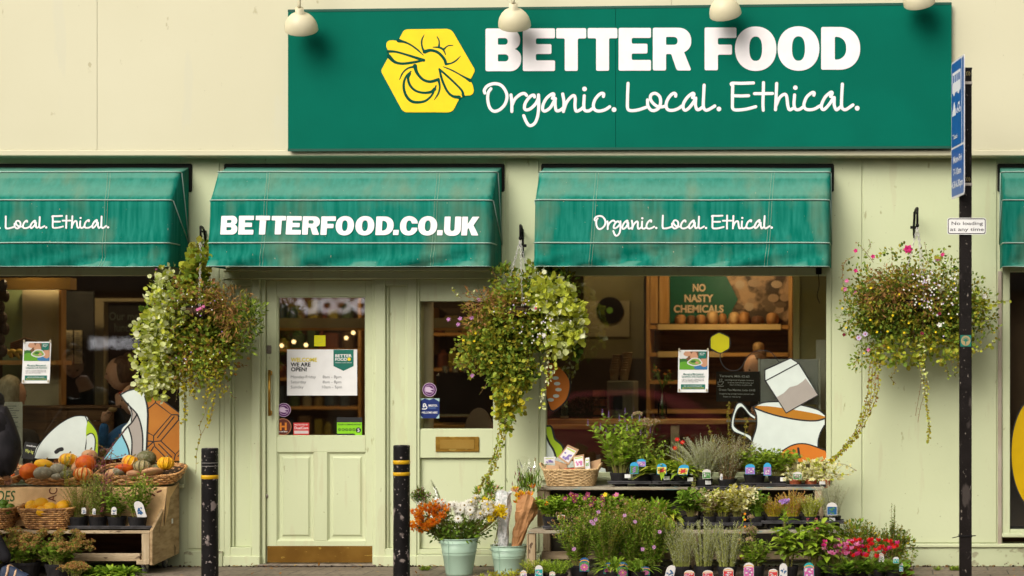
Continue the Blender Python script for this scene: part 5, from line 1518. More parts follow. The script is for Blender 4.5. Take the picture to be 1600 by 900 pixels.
# ================================================================ wicker baskets
M_wick = mat('wicker', (.60, .31, .10), (.26, .11, .03), rough=.4, scale=26, spec=.5, lo=.4, hi=.6)
M_wickp = mat('pale_rush', (.66, .46, .24), (.48, .31, .14), rough=.65, scale=34)
M_liner = flat('basket_liner', (.05, .03, .015), .9)
def wicker(name, label, c, w0, d0, w1, d1, h, mt, group, tilt=0.0, pitch=.026, handle=False, rows=None):
 """tapered rectangular basket: bottom w0 x d0, rim w1 x d1; c = bottom centre; tilt lifts the rear"""
 t = thing(name, label, 'basket', c, group)
 c = Vector(c)
 def plan(wd, dp, k, off=0.0):
  """rounded rectangle point"""
  a = 2 * math.pi * k
  ca, sa = math.cos(a), math.sin(a)
  e = 3.6
  return Vector(((wd / 2 + off) * math.copysign(abs(ca) ** (2 / e), ca), (dp / 2 + off) * math.copysign(abs(sa) ** (2 / e), sa), 0))
 Z = lambda y, z: z + tilt * (y + d1 / 2)
 n = 14 * 6
 nr = rows or max(4, int(h / (pitch * .62)))
 m = MB()
 for r_ in range(nr):
  f_ = (r_ + .5) / nr; wd = w0 + (w1 - w0) * f_; dp = d0 + (d1 - d0) * f_
  pts = []
  for k in range(n + 1):
   p = plan(wd, dp, k / n, .0055 * math.sin(k / n * 2 * math.pi * 21 + (r_ % 2) * math.pi) + ru(-.0006, .0006))
   pts.append(c + Vector((p.x, p.y, Z(p.y, h * f_ + ru(-.001, .001)))))
  m.tube(pts, h / nr * .50, 4, 0, cap=False)
 for k in range(42):
  a, b = plan(w0, d0, k / 42), plan(w1, d1, k / 42)
  m.tube([c + Vector((a.x, a.y, Z(a.y, 0))), c + Vector((b.x, b.y, Z(b.y, h)))], .0035, 4)
 m.build('wall', mt, t, smooth=True)
 m = MB()
 for s_ in (0, math.pi * .66, math.pi * 1.33):
  pts = []
  for k in range(141):
   p = plan(w1, d1, k / 140, .007 * math.sin(k / 140 * 2 * math.pi * 24 + s_)); pts.append(c + Vector((p.x, p.y, Z(p.y, h + .006 + .007 * math.cos(k / 140 * 2 * math.pi * 24 + s_)))))
  m.tube(pts, .0055, 5, 0, cap=False)
 m.build('rim', mt, t, smooth=True)
 m = MB()
 ring = lambda wd, dp, z: [c + Vector((plan(wd, dp, k / 24).x, plan(wd, dp, k / 24).y, Z(plan(wd, dp, k / 24).y, z))) for k in range(24)]
 r0, r1, r2 = ring(w0 - .02, d0 - .02, .006), ring(w1 - .024, d1 - .024, h - .01), ring(w1 - .015, d1 - .015, h - .01)
 m.add(r0 + r1, [(i_, (i_ + 1) % 24, 24 + (i_ + 1) % 24, 24 + i_) for i_ in range(24)] + [tuple(range(24))])
 m.build('liner', M_liner, t)
 if handle:
  m = MB()
  for sx in (-1, 1):
   m.tube(catmull([c + Vector((sx * (w1 / 2), -.05, h)), c + Vector((sx * (w1 / 2 + .03), -.04, h + .05)), c + Vector((sx * (w1 / 2 + .03), .04, h + .05)), c + Vector((sx * (w1 / 2), .05, h))], 5), .008, 6)
  m.build('handle', mt, t, smooth=True)
 return t

# ================================================================ left produce trolley
TX1 = WX(284.5); TX0 = -4.75
ZT, ZL, YB, YM, YF = .665, .345, -.06, -.31, -.60
t = thing('produce_trolley', 'two tier weathered timber trolley on castors under the pumpkins', 'trolley', ((TX0 + TX1) / 2, -.33, 0))
for x0_, x1_ in ((TX1 - .022, TX1), (TX0, TX0 + .022)):
 m = MB(); m.shape([[(YB, .115), (YB, ZT + .03), (YM, ZT - .01), (YM - .03, ZL + .18), (YF, ZL), (YF, .075), (YF + .02, .07)]], lambda u, v, h: Vector((x1_ - .022 + h, u, v)), .022); m.shape([[(YB, .115), (YB, ZT + .03), (YM, ZT - .01), (YM - .03, ZL + .18), (YF, ZL), (YF, .075), (YF + .02, .07)]], lambda u, v, h: Vector((x1_ - .022 + h * 0, u, v)), .0)
 m.build('side_panel', mat('side_panel_wood', (.42, .29, .155), (.25, .16, .075), rough=.7, scale=5, stretch=(1, 1.6, 6), bump=.2, spots=[((.14, .09, .05), 5, .60, (1, 3, 1.4))]), t)
for k in range(3):
 y0_ = YM + .002 + k * .083
 m = MB(); m.bbox(TX0 + .023, TX1 - .023, y0_, y0_ + .078, ZT - .022, ZT, .002); m.build('top_board', M_woodx, t)
for k in range(3):
 y0_ = YF + k * .095
 m = MB(); m.bbox(TX0 + .023, TX1 - .023, y0_, y0_ + .09, ZL - .022, ZL, .002); m.build('shelf_board', M_woodx, t)
m = MB(); m.bbox(TX0 + .1, TX1 - .10, YF + .005, YF + .03, P(0, 877, YF).z, P(0, 865, YF).z, .003); m.build('rail', M_woodx, t)
m = MB(); m.bbox(TX1 - .085, TX1 - .024, YF - .001, YF + .05, P(0, 866, YF).z - .07, ZL - .024, .003); m.bbox(TX1 - .125, TX1 - .024, YF - .004, YF + .05, .078, .115, .003); m.build('corner_block', M_woodz, t)
m = MB(); m.box(TX0 + .03, TX1 - .03, YM + .03, YM + .045, ZL + .002, ZT - .03); m.build('riser', M_umber, t)
m = MB(); m.box(TX0 + .03, TX1 - .03, YB, YB + .012, .12, ZT - .03); m.build('back_panel', M_umber, t)
m = MB(); m.box(TX0 + .03, TX1 - .03, YF + .02, YB, .115, .128); m.build('floor_board', M_umber, t)
m = MB(); m.box(TX1 + .0005, TX1 + .0015, -.22, -.19, .37, .41); m.build('price_tag', M_paper, t)
for cx_, cy_ in ((TX1 - .10, YF + .09), (TX1 - .10, YB - .06), (TX0 + .3, YF + .09), (TX0 + .3, YB - .06)):
 m = MB(); m.bbox(cx_ - .02, cx_ + .02, cy_ - .02, cy_ + .02, .06, .076, .003); m.bar((cx_ - .018, cy_, .07), (cx_ - .018, cy_ + .02, .04), .004, .03); m.bar((cx_ + .018, cy_, .07), (cx_ + .018, cy_ + .02, .04), .004, .03)
 ca_ = m.build('castor', M_steel, t)
 m = MB(); m.lathe([(.012, -.013), (.036, -.013), (.042, -.008), (.042, .008), (.036, .013), (.012, .013)], (0, 0, 0), 20); m.v = [(cx_ + c_, cy_ + .02 + a_, .042 + b_) for a_, b_, c_ in m.v]; m.build('wheel', flat('grey_rubber', (.12, .12, .12)), ca_)
# hessian sacking hung over the step
def burlap():
 m_, n, b = _new('hessian')
 v = _pos(n, (1, 1, 1))
 wv = n.nodes.new('ShaderNodeTexWave'); wv.inputs['Scale'].default_value = 90; wv.bands_direction = 'X'; wv.inputs['Distortion'].default_value = .5; n.links.new(v, wv.inputs['Vector'])
 wv2 = n.nodes.new('ShaderNodeTexWave'); wv2.inputs['Scale'].default_value = 90; wv2.bands_direction = 'Z'; wv2.inputs['Distortion'].default_value = .5; n.links.new(v, wv2.inputs['Vector'])
 mm = n.nodes.new('ShaderNodeMath'); mm.operation = 'MULTIPLY'; n.links.new(wv.outputs['Fac'], mm.inputs[0]); n.links.new(wv2.outputs['Fac'], mm.inputs[1])
 c = _ramp(n, _noise(n, v, 14, 5), [(.35, (.72, .45, .20)), (.65, (.58, .34, .14))])
 c = _mixc(n, mm.outputs[0], c, (.82, .57, .30))
 n.links.new(c, b.inputs['Base Color']); b.inputs['Roughness'].default_value = .9
 _bump(n, b, mm.outputs[0], .6, .004)
 return m_
M_hess = burlap()
t = thing('hessian_sack', 'printed hessian sack draped over the step of the produce trolley', 'sack', ((TX0 + TX1) / 2, YM, ZL))
NXb = 170
def drape(x, s_):
 """s_: 0 at the back of the top, 1 at the front edge, 2 at the bottom of the hang"""
 wob = noise.noise(Vector((x * 3, s_ * 1.2, 5))); w2 = noise.noise(Vector((x * 11, s_ * 2, 7)))
 if s_ < 1: return Vector((x, YM + .10 - .11 * s_, ZT + .006 + .004 * w2 * s_))
 k = s_ - 1
 return Vector((x, YM - .012 - .10 * k - .014 * wob * (.3 + k) - .006 * w2 * k, ZT + .006 - k * (.30)))
m = MB()
rows_ = [0, .5, .9, 1, 1.04, 1.12, 1.25, 1.4, 1.55, 1.7, 1.85, 2]
xs = [TX0 + .03 + (TX1 + .006 - TX0 - .03) * k / NXb for k in range(NXb + 1)]
m.add([drape(x, s_) for s_ in rows_ for x in xs], [(i_ * (NXb + 1) + k, (i_ + 1) * (NXb + 1) + k, (i_ + 1) * (NXb + 1) + k + 1, i_ * (NXb + 1) + k + 1) for i_ in range(len(rows_) - 1) for k in range(NXb)])
# flap round the end of the trolley
fl = [(YM + .10, ZT + .006), (YM - .012, ZT + .006), (YM - .06, ZL + .02), (YM + .0, ZL + .12), (YM + .05, ZT - .08), (YM + .2, ZT + .012)]
m.shape([fl], lambda u, v, h: Vector((TX1 + .003 + h, u, v)), .004)
m.build('cloth', M_hess, t, smooth=True)
m = MB()
m.tube([drape(x, 2) + Vector((0, -.002, 0)) for x in xs], .004, 5); m.build('hem', M_hess, t)
def on_sack(px, py, h=.003):
 # find the draped surface under a picture position
 x = P(px, py, YM - .03).x; z = P(px, py, YM - .03).z
 k = (ZT + .006 - z) / .30
 p = drape(x, 1 + max(0, min(1, k))); p.y -= h; return p
M_sackg = flat('sack_green', (.045, .10, .03), .9); M_sackm = flat('sack_maroon', (.13, .03, .02), .9)
text(t, 'lettering', 'POTATOES', 0, 0, 17, 0, M_sackg, width=84, bold=.01, face=lambda u, v: on_sack(-61 + u, 783 - v))
text(t, 'lettering', 'TAC', 0, 0, 14, 0, M_sackm, width=30, bold=.0, face=lambda u, v: on_sack(89 - v, 793 - u))
m = MB()
for a_, b_ in ((128, 762), (134, 768), (139, 770), (143, 764), (196, 768), (240, 764), (246, 769), (238, 772)): m.ribbon([on_sack(a_, b_), on_sack(a_ + ru(3, 7), b_ + ru(-3, 3))], (0, -1, 0), .014, .002)
m.build('worn_print', M_sackm, t)

# pumpkin baskets, carrots, limes, oranges
GB = 'wicker baskets on the produce trolley'
def bz(px0, px1, y): return (P(px0, 0, y).x + P(px1, 0, y).x) / 2, (P(px1, 0, y).x - P(px0, 0, y).x)
xc, wd = bz(28, 142, -.30); BT = ZT + .012
b1 = wicker('wicker_basket', 'long shallow wicker basket of pumpkins in front of the mint dome sticker', (xc, -.165, BT), wd - .05, .24, wd, .30, .055, M_wick, GB, tilt=.34)
xc2, wd2 = bz(145, 277, -.30)
b2 = wicker('wicker_basket', 'wide wicker basket of squashes at the right end of the trolley', (xc2, -.165, BT), wd2 - .09, .24, wd2, .30, .075, M_wick, GB, tilt=.30)
xc0, wd0 = bz(-80, 25, -.36)
wicker('wicker_basket', 'wicker basket of carrots cut off by the left edge', (xc0, -.22, BT), wd0 - .05, .24, wd0, .32, .055, M_wick, GB, tilt=.30)
xo, wo = bz(24, 112, -.56)
wicker('wicker_basket', 'tapered wicker basket of oranges on the lower shelf', (xo, -.45, ZL + .004), wo - .13, .19, wo, .27, .155, M_wick, GB, tilt=.12)
xl, wl_ = bz(-62, 21, -.56)
wicker('wicker_basket', 'wicker basket of limes left of the oranges', (xl, -.45, ZL + .004), wl_ - .13, .19, wl_, .27, .155, M_wick, GB, tilt=.12)

def squash_mat(name, a, b_, stripes=0, c3=None):
 if name in _mats: return _mats[name]
 m_, n, b = _new(name)
 v = _pos(n, (1, 1, 1))
 c = _ramp(n, _noise(n, v, 22, 5), [(.4, a), (.62, b_)])
 if c3: c = _mixc(n, _ramp(n, _noise(n, v, 60, 3), [(.56, (0, 0, 0)), (.62, (1, 1, 1))]), c, c3)
 n.links.new(c, b.inputs['Base Color']); b.inputs['Roughness'].default_value = .5; b.inputs['Specular IOR Level'].default_value = .25; _bump(n, b, _noise(n, v, 120, 4), .35)
 return m_
SQ = {
 'orange': squash_mat('squash_orange', (.62, .13, .008), (.48, .07, .006)),
 'grey': squash_mat('squash_grey', (.26, .23, .15), (.20, .18, .12), c3=(.32, .29, .20)),
 'yellow': squash_mat('squash_yellow', (.72, .40, .01), (.66, .30, .01)),
 'pale': squash_mat('squash_pale', (.62, .40, .15), (.62, .22, .03)),
 'green': squash_mat('squash_green', (.10, .10, .035), (.16, .14, .07), c3=(.22, .20, .12)),
 'buff': squash_mat('squash_buff', (.50, .28, .13), (.42, .20, .10)),
 'striped': squash_mat('squash_cream', (.42, .34, .18), (.30, .24, .11)),
}
M_stalk = flat('squash_stalk', (.20, .16, .07), .8)
def squash(px, py, wpx, hpx, y, kind, ribs, label, rot=0, stripe=None, depth=.085, flat_=0):
 c = P(px, py, y); rx = wpx / PPM / 2 * 1.08; rz = hpx / PPM / 2 * 1.08
 t = thing('pumpkin', label, 'pumpkin', (c.x, c.y, c.z - rz), 'pumpkins and squashes in the wicker baskets')
 rm = Matrix.Rotation(R(rot), 3, 'Y') @ Matrix.Rotation(R(-18), 3, 'X')
 fn = (lambda d, th, ph: (1 - .055 * abs(math.cos(ph * ribs / 2)) ** 6 * math.sin(th)) * (1 - .10 * math.exp(-(th * 2.4) ** 2))) if ribs else (lambda d, th, ph: 1 + .03 * noise.noise(d * 2))
 m = MB(); m.ball(c, rx, min(rx, .10), rz, 40 if ribs else 24, 16, 0, fn, rm)
 if stripe:
  for k in range(ribs):
   a0 = 2 * math.pi * (k + .5) / ribs
   m.ball(c, rx * 1.004, min(rx, .10) * 1.004, rz * 1.004, 3, 2, 0) if False else None
   pts = []
   for j in range(2, 15):
    th = math.pi * j / 16; d = Vector((math.sin(th) * math.cos(a0), math.sin(th) * math.sin(a0), math.cos(th)))
    q = fn(d, th, a0) * 1.003; pts.append(c + rm @ Vector((d.x * rx * q, d.y * min(rx, .10) * q, d.z * rz * q)))
   m.tube(pts, [.0015 + .0045 * math.sin(math.pi * j / 12) for j in range(13)], 4, 1)
 m.build('flesh', [SQ[kind]] + ([SQ[stripe]] if stripe else []), t, smooth=True)
 m = MB(); top = c + rm @ Vector((0, 0, rz * .86))
 m.tube([top, top + rm @ Vector((.002, 0, .012)), top + rm @ Vector((.010, 0, .024))], [.010, .006, .007], 6); m.build('stalk', M_stalk, t)
squash(46, 737, 27, 24, -.27, 'orange', 0, 'plain orange pumpkin at the left end of the long basket')
squash(69, 727, 27, 17, -.20, 'yellow', 0, 'oval yellow squash behind the orange pumpkin', rot=10)
squash(68, 740, 27, 20, -.29, 'grey', 10, 'grey ribbed squash at the front of the long basket beside the orange pumpkin')
squash(92, 735, 26, 20, -.22, 'grey', 10, 'grey ribbed squash half hidden behind the front squashes')
squash(90, 746, 18, 11, -.29, 'grey', 0, 'small pale grey squash at the front of the long basket')
squash(107, 719, 25, 20, -.15, 'yellow', 10, 'yellow ribbed squash with pale stripes at the back of the long basket', stripe='pale')
squash(106, 743, 22, 16, -.28, 'green', 8, 'dark green squash under the dry sprig')
squash(134, 724, 28, 24, -.20, 'orange', 0, 'mottled red orange pumpkin at the right of the long basket')
squash(130, 741, 25, 20, -.29, 'pale', 12, 'cream squash with orange streaks at the front right of the long basket', stripe='orange')
squash(140, 712, 22, 18, -.12, 'buff', 8, 'dull brown squash behind the red orange pumpkin')
squash(118, 731, 12, 16, -.18, 'buff', 0, 'small buff squash between the yellow ribbed and red orange ones')
squash(186, 737, 18, 13, -.29, 'grey', 0, 'small speckled grey squash at the front of the right basket')
squash(195, 733, 28, 14, -.26, 'orange', 0, 'flat orange pumpkin at the left of the right basket')
squash(204, 722, 22, 20, -.20, 'yellow', 10, 'yellow squash with pale stripes in the right basket', stripe='pale', rot=20)
squash(222, 729, 23, 18, -.25, 'striped', 10, 'cream and brown striped squash in the right basket', stripe='green')
squash(229, 716, 27, 23, -.14, 'green', 8, 'large knobbly dark green squash at the back of the right basket')
squash(209, 741, 20, 11, -.30, 'buff', 0, 'pale buff squash at the front of the right basket')
squash(238, 738, 30, 11, -.29, 'buff', 0, 'long buff squash lying at the front of the right basket', rot=-12)
squash(259, 724, 21, 19, -.22, 'yellow', 10, 'bright yellow ribbed squash at the right end of the baskets', stripe='yellow')
squash(246, 732, 18, 12, -.2, 'green', 0, 'small green squash behind the long buff squash')
squash(176, 741, 20, 15, -.28, 'buff', 0, 'rounded buff squash at the front left corner of the right basket')
def fruit(name, px, py, d, y, mt, label, grp, cat):
 c = P(px, py - 2, y); r = d / PPM / 2 * 1.1
 m = MB(); m.ball(c, r, r, r * .94, 20, 14); tag(m.build(name, mt, smooth=True), label, cat, grp)
M_or = mat('orange_peel', (.86, .46, .015), (.82, .36, .01), rough=.4, scale=10, bump=.15, bscale=500)
M_lime2 = mat('lime_peel', (.10, .18, .012), (.06, .13, .01), rough=.35, scale=12, bump=.1, bscale=400)
for px, py, d, y, l_ in ((64.5, 790, 20, -.48, 'topmost orange heaped in the middle of the orange basket'), (50, 793, 18, -.42, 'orange at the back left of the orange basket'), (49, 799, 17, -.52, 'orange sunk at the front left of the orange basket'),
  (78, 796, 18, -.52, 'orange at the front middle of the orange basket'), (98, 794, 19, -.48, 'orange at the front right of the orange basket'), (101, 792, 17, -.40, 'orange at the back right of the orange basket'), (65, 801, 16, -.55, 'orange under the topmost orange at the basket front')):
 fruit('orange', px, py, d, y, M_or, l_, 'oranges in the wicker basket', 'orange')
for px, py, d, y, l_ in ((6, 789, 12, -.44, 'lime at the back of the lime basket'), (4, 797, 11, -.52, 'lime at the front left of the lime basket'), (16, 795, 12, -.50, 'lime at the right of the lime basket'), (-8, 792, 12, -.48, 'lime at the left of the lime basket'), (13, 801, 10, -.54, 'lime low against the rim of the lime basket')):
 fruit('lime', px, py, d, y, M_lime2, l_, 'limes in the wicker basket', 'lime')
M_carrot = mat('carrot_skin', (.66, .14, .012), (.52, .08, .01), rough=.55, scale=30, stretch=(4, 1, 1))
for pts, l_ in (([(-10, 752), (5, 749), (16, 745), (23, 741)], 'thick carrot lying at the front of the carrot basket'), ([(16, 738), (22, 730), (27, 722), (28, 715)], 'carrot pointing up at the right of the carrot basket'), ([(-12, 743), (4, 742), (18, 739)], 'carrot behind the thick front carrot')):
 m = MB(); cv = catmull([P(a_, b_, -.33) for a_, b_ in pts], 5); N_ = len(cv)
 m.tube(cv, [.022 * (1 - .75 * k / N_) + .001 * math.sin(k * 2.3) for k in range(N_)], 10); tag(m.build('carrot', M_carrot, smooth=True), l_, 'carrot', 'carrots in the wicker basket')
t = thing('price_card', 'black price card with chalk figures behind the carrot basket', 'price card', P(47, 716, -.10))
m = MB(); a_, b_, c_, d_ = [P(*q, -.10) for q in ((39, 690), (58, 693), (52, 718), (33, 716))]; m.add([a_, b_, c_, d_] + [v + Vector((0, .003, 0)) for v in (a_, b_, c_, d_)], [(0, 3, 2, 1), (4, 5, 6, 7), (0, 1, 5, 4), (1, 2, 6, 5), (2, 3, 7, 6), (3, 0, 4, 7)]); m.build('card', M_chalk, t)
text(t, 'chalk_writing', 'medium', 41, 697, 3, -.102, M_chalkw, width=15, rot=-8); text(t, 'chalk_writing', '95p kg', 39, 706, 5, -.102, flat('chalk_lemon', (.55, .6, .15)), width=13, rot=-10)

# ================================================================ right plant stand
SX0, SX1 = WX(852), WX(1312)
YT0, YT1, YM1 = -.05, -.36, -.66
ZS, ZMd = P(0, 761, YT1).z, P(0, 828.5, YM1).z
t = thing('plant_stand', 'stepped weathered timber stand full of plants under the right window', 'plant stand', ((SX0 + SX1) / 2, -.36, 0))
M_stand = mat('painted_worn_board', (.36, .33, .25), (.28, .22, .15), rough=.7, scale=3, stretch=(1.5, 3, 12), bump=.25, spots=[((.20, .27, .24), 4, .58, (1.5, 2, 9)), ((.12, .08, .05), 8, .66, (1, 1, 3))])
for k in range(3):
 m = MB(); m.bbox(SX0, SX1 - .12, YT1 + k * .105, YT1 + .1 + k * .105, ZS - .024, ZS, .002); m.build('top_board', M_stand, t)
for k in range(3):
 m = MB(); m.bbox(SX0 - .01, SX1, YM1 + k * .10, YM1 + .095 + k * .10, ZMd - .026, ZMd, .002); m.build('step_board', M_stand, t)
for x_ in (SX0 + .002, (SX0 + SX1) / 2, SX1 - .19):
 m = MB(); m.bbox(x_, x_ + .06, YT1 + .01, YT1 + .05, ZMd + .001, ZS - .025, .003); m.bbox(x_, x_ + .06, YT0 - .06, YT0 - .02, 0, ZS - .025, .003); m.build('upright', M_woodz, t)
for x_ in (SX0 - .008, (SX0 + SX1) / 2, SX1 - .055):
 m = MB(); m.bbox(x_, x_ + .055, YM1 + .01, YM1 + .05, 0, ZMd - .027, .003); m.build('leg', M_woodz, t)
m = MB(); m.bbox(SX0 - .02, SX0 - .009, YM1 + .004, YM1 + .3, .02, ZMd - .03, .002); m.build('end_board', M_woodz, t)
m = MB(); m.bbox(SX0 + .05, SX1 - .06, YM1 + .24, YM1 + .26, .10, .165, .003); m.build('rail', M_woodx, t)
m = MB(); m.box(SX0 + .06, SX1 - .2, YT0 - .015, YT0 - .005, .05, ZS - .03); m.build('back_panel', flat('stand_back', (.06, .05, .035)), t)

# rush basket of seed packets
xs_, ws_ = bz(847, 930, -.34)
wicker('wicker_basket', 'pale rush basket of seed and gift packets at the left end of the plant stand', (xs_, -.225, ZS + .003), ws_ - .06, .20, ws_, .25, .125, M_wickp, 'rush baskets', pitch=.02, handle=True)
def packet(c4, y, base, pic, label, lean=0.0, txt=None):
 t = thing('packet', label, 'packet', P(c4[3][0], max(p[1] for p in c4), y), 'packets in the rush basket')
 m = MB(); a = [P(*q, y) for q in c4]; mx = max(v.z for v in a); mn = min(v.z for v in a)
 a = [v + Vector((0, lean * (v.z - mn) / max(.001, mx - mn), 0)) for v in a]
 bk = [v + Vector((0, .022, 0)) for v in a]
 m.add(a + bk, [(3, 2, 1, 0), (4, 5, 6, 7), (0, 1, 5, 4), (1, 2, 6, 5), (2, 3, 7, 6), (3, 0, 4, 7)]); m.build('pouch', base, t)
 if pic:
  f = lambda u, v: (a[0] * (1 - u) + a[1] * u) * (1 - v) + (a[3] * (1 - u) + a[2] * u) * v + Vector((0, -.0015, 0))
  m = MB(); m.shape([[(.1, .12), (.9, .12), (.9, .88), (.1, .88)]], lambda u, v, h: f(u, v) - Vector((0, h, 0)), .0005, 0)
  for q in range(16):
   cu, cv_ = ru(.22, .78), ru(.45, .8); m.shape([sell(cu, cv_, .09, .06, 2, 7)], lambda u, v, h, q=q: f(u, v) - Vector((0, h + .0006 + q * .0003, 0)), .0002, 1)
  m.shape([[(.15, .16), (.85, .16), (.85, .26), (.15, .26)]], lambda u, v, h: f(u, v) - Vector((0, h + .0008, 0)), .0002, 2)
  m.build('label', [flat('packet_white', (.70, .66, .66)), pic, flat('packet_lime', (.45, .55, .12))], t)
 return t
M_kraft = mat('kraft_paper', (.46, .28, .15), (.38, .22, .11), rough=.7, scale=10)
M_vio = flat('print_violet', (.22, .16, .40)); M_pink = flat('print_pink', (.55, .18, .35)); M_red = flat('print_red', (.60, .03, .03)); M_pgreen = flat('print_green', (.15, .35, .06))
packet([(886, 695), (903.5, 703), (888, 727), (871, 715)], -.24, M_kraft, M_vio, 'tilted kraft packet with a lavender picture at the top of the rush basket', .03)
packet([(894, 713), (911, 710), (914, 731), (897, 733)], -.28, M_kraft, M_pink, 'upright packet with a pink flower picture in the rush basket', .03)
packet([(914, 716), (920, 715), (922, 732), (914, 733)], -.27, M_paper, M_pgreen, 'slim white packet with a green picture right of the pink one', .02)
packet([(850, 714), (868, 714), (868, 724), (850, 725)], -.20, M_paper, M_vio, 'white packet lying flat at the back left of the rush basket')
packet([(852, 727), (872, 728), (876, 739), (852, 737)], -.30, M_kraft, None, 'plain kraft packet at the front left of the rush basket', .03)
packet([(866, 720), (886, 726), (884, 738), (868, 736)], -.24, M_kraft, None, 'plain kraft packet in the middle of the rush basket', .03)
packet([(921, 722), (938, 717), (936, 734), (920, 736)], -.22, M_kraft, None, 'crumpled kraft packet at the right of the rush basket', .03)
t = thing('seed_card', 'small red and white card at the front of the rush basket', 'card', P(890, 740, -.335))
m = MB(); pbox(m, 882, 899, 732, 740, -.335, .004); m.build('card', M_red, t); text(t, 'lettering', 'News!', 884, 738.5, 4.2, -.3365, M_paper, width=12, bold=.02)

# ================================================================ buckets
M_buck = mat('mint_enamel', (.38, .52, .40), (.34, .47, .36), rough=.3, scale=4, spots=[((.55, .62, .52), 36, .70, (1, 1, .8))])
def bucket(px, pyt, pyb, wt, wb, y, label):
 b = P(px, pyb, y); rt = wt / PPM / 2; rb = wb / PPM / 2; H = P(0, pyt, y).z
 t = thing('flower_bucket', label, 'bucket', (b.x, y, 0), 'mint green flower buckets')
 m = MB(); n_ = 48
 f = lambda q: rb + (rt - rb) * q
 m.lathe([(rb, .0), (f(.05), .05 * H), (f(.55), .55 * H), (f(.57) + .003, .57 * H), (f(.59), .59 * H), (f(.62), .62 * H), (f(.64) + .003, .64 * H), (f(.66), .66 * H), (rt, H), (rt - .003, H), (f(.5) - .003, .5 * H), (rb - .003, .01), (0, .01)], (b.x, y, 0), n_)
 m.build('body', M_buck, t, smooth=True)
 m = MB(); m.tube([(b.x + (rt + .001) * math.cos(k * math.pi / 24), y + (rt + .001) * math.sin(k * math.pi / 24), H) for k in range(49)], .0042, 6, cap=False); m.build('rim', M_buck, t, smooth=True)
 m = MB(); m.tube([(b.x - rt * .33 + rb * 0, y - f(.5) * .95, .02), (b.x - rt * .36, y - f(.95) * .95, H * .97)], .0012, 4); m.build('seam', flat('seam_mint', (.16, .33, .22)), t)
 m = MB()
 for s_ in (-1, 1): m.tube([(b.x + s_ * (rt + .004) , y + q_ * .012, H - .03 + .012 * math.sin(q_ * 3)) for q_ in (-1, 0, 1)], .004, 5)
 cv = [(b.x + (rt + .008) * math.cos(a_), y - (rt + .008) * math.sin(a_), H - .028 - .006 * math.sin(a_)) for a_ in [k * math.pi / 20 for k in range(21)]]
 m.tube(cv, .0025, 5); m.build('handle', flat('handle_wire', (.30, .42, .34), .3, .3), t)
 return Vector((b.x, y, H)), rt
bk1, rt1 = bucket(717.5, 841, 899, 57, 38, -.62, 'taller mint green bucket of chrysanthemums beside the right bollard')
bk2, rt2 = bucket(795, 852, 899, 54, 41, -.50, 'mint green bucket holding wrapped bouquets beside the plant stand')
# ================================================================ foliage palettes (albedo)
LM = {
 'green': leafmat('leaf_green', [(0.104, 0.186, 0.017), (0.174, 0.295, 0.025), (0.26, 0.403, 0.039)]),
 'mid': leafmat('leaf_mid', [(0.139, 0.232, 0.025), (0.243, 0.341, 0.043), (0.347, 0.434, 0.06)]),
 'bright': leafmat('leaf_bright', [(0.243, 0.403, 0.025), (0.308, 0.45, 0.034), (0.42, 0.525, 0.055)]),
 'dark': leafmat('leaf_dark', [(0.052, 0.093, 0.013), (0.087, 0.155, 0.017), (0.139, 0.202, 0.025)]),
 'olive': leafmat('leaf_olive', [(0.174, 0.171, 0.017), (0.296, 0.264, 0.025), (0.417, 0.341, 0.034)]),
 'yellow': leafmat('leaf_yellow', [(0.42, 0.375, 0.02), (0.588, 0.475, 0.028), (0.336, 0.375, 0.034)]),
 'var': leafmat('leaf_variegated', [(.78, .80, .46), (.56, .62, .14), (.82, .82, .56), (.40, .48, .08)]),
 'varpale': leafmat('leaf_cream_edge', [(.80, .74, .42), (.76, .72, .30), (.82, .78, .54), (.42, .44, .08)]),
 'lime': leafmat('leaf_limegreen', [(0.392, 0.425, 0.034), (0.56, 0.575, 0.069), (0.347, 0.419, 0.043)]),
 'brown': leafmat('leaf_brown', [(0.31, 0.139, 0.046), (0.375, 0.188, 0.062), (0.248, 0.155, 0.046), (0.45, 0.25, 0.088)]),
 'silver': leafmat('leaf_silver', [(.46, .46, .30), (.60, .60, .42), (.36, .38, .20)]),
 'sage': leafmat('leaf_sage', [(0.347, 0.372, 0.094), (0.42, 0.425, 0.117), (0.26, 0.31, 0.06)]),
 'stem': leafmat('plant_stem', [(0.243, 0.279, 0.043), (0.279, 0.202, 0.078)]),
 'stembrown': leafmat('vine_stem', [(0.217, 0.109, 0.054), (0.31, 0.186, 0.093)]),
 'heath': leafmat('heather_tips', [(0.588, 0.525, 0.02), (0.582, 0.358, 0.045), (0.42, 0.425, 0.028)]),
 'heathr': leafmat('heather_red', [(0.562, 0.2, 0.062), (0.56, 0.336, 0.202), (0.417, 0.434, 0.043)]),
 'heathw': leafmat('heather_cream', [(0.616, 0.616, 0.336), (0.476, 0.475, 0.055), (0.694, 0.672, 0.47)]),
 'sedum': leafmat('sedum_head', [(.55, .22, .07), (0.4, 0.175, 0.062), (0.5, 0.275, 0.088), (0.372, 0.264, 0.078), (0.575, 0.35, 0.15)]),
 'glossy': leafmat('leaf_glossy', [(0.087, 0.171, 0.017), (0.156, 0.279, 0.025), (0.226, 0.341, 0.043)], rough=.25, trans=.2),
}
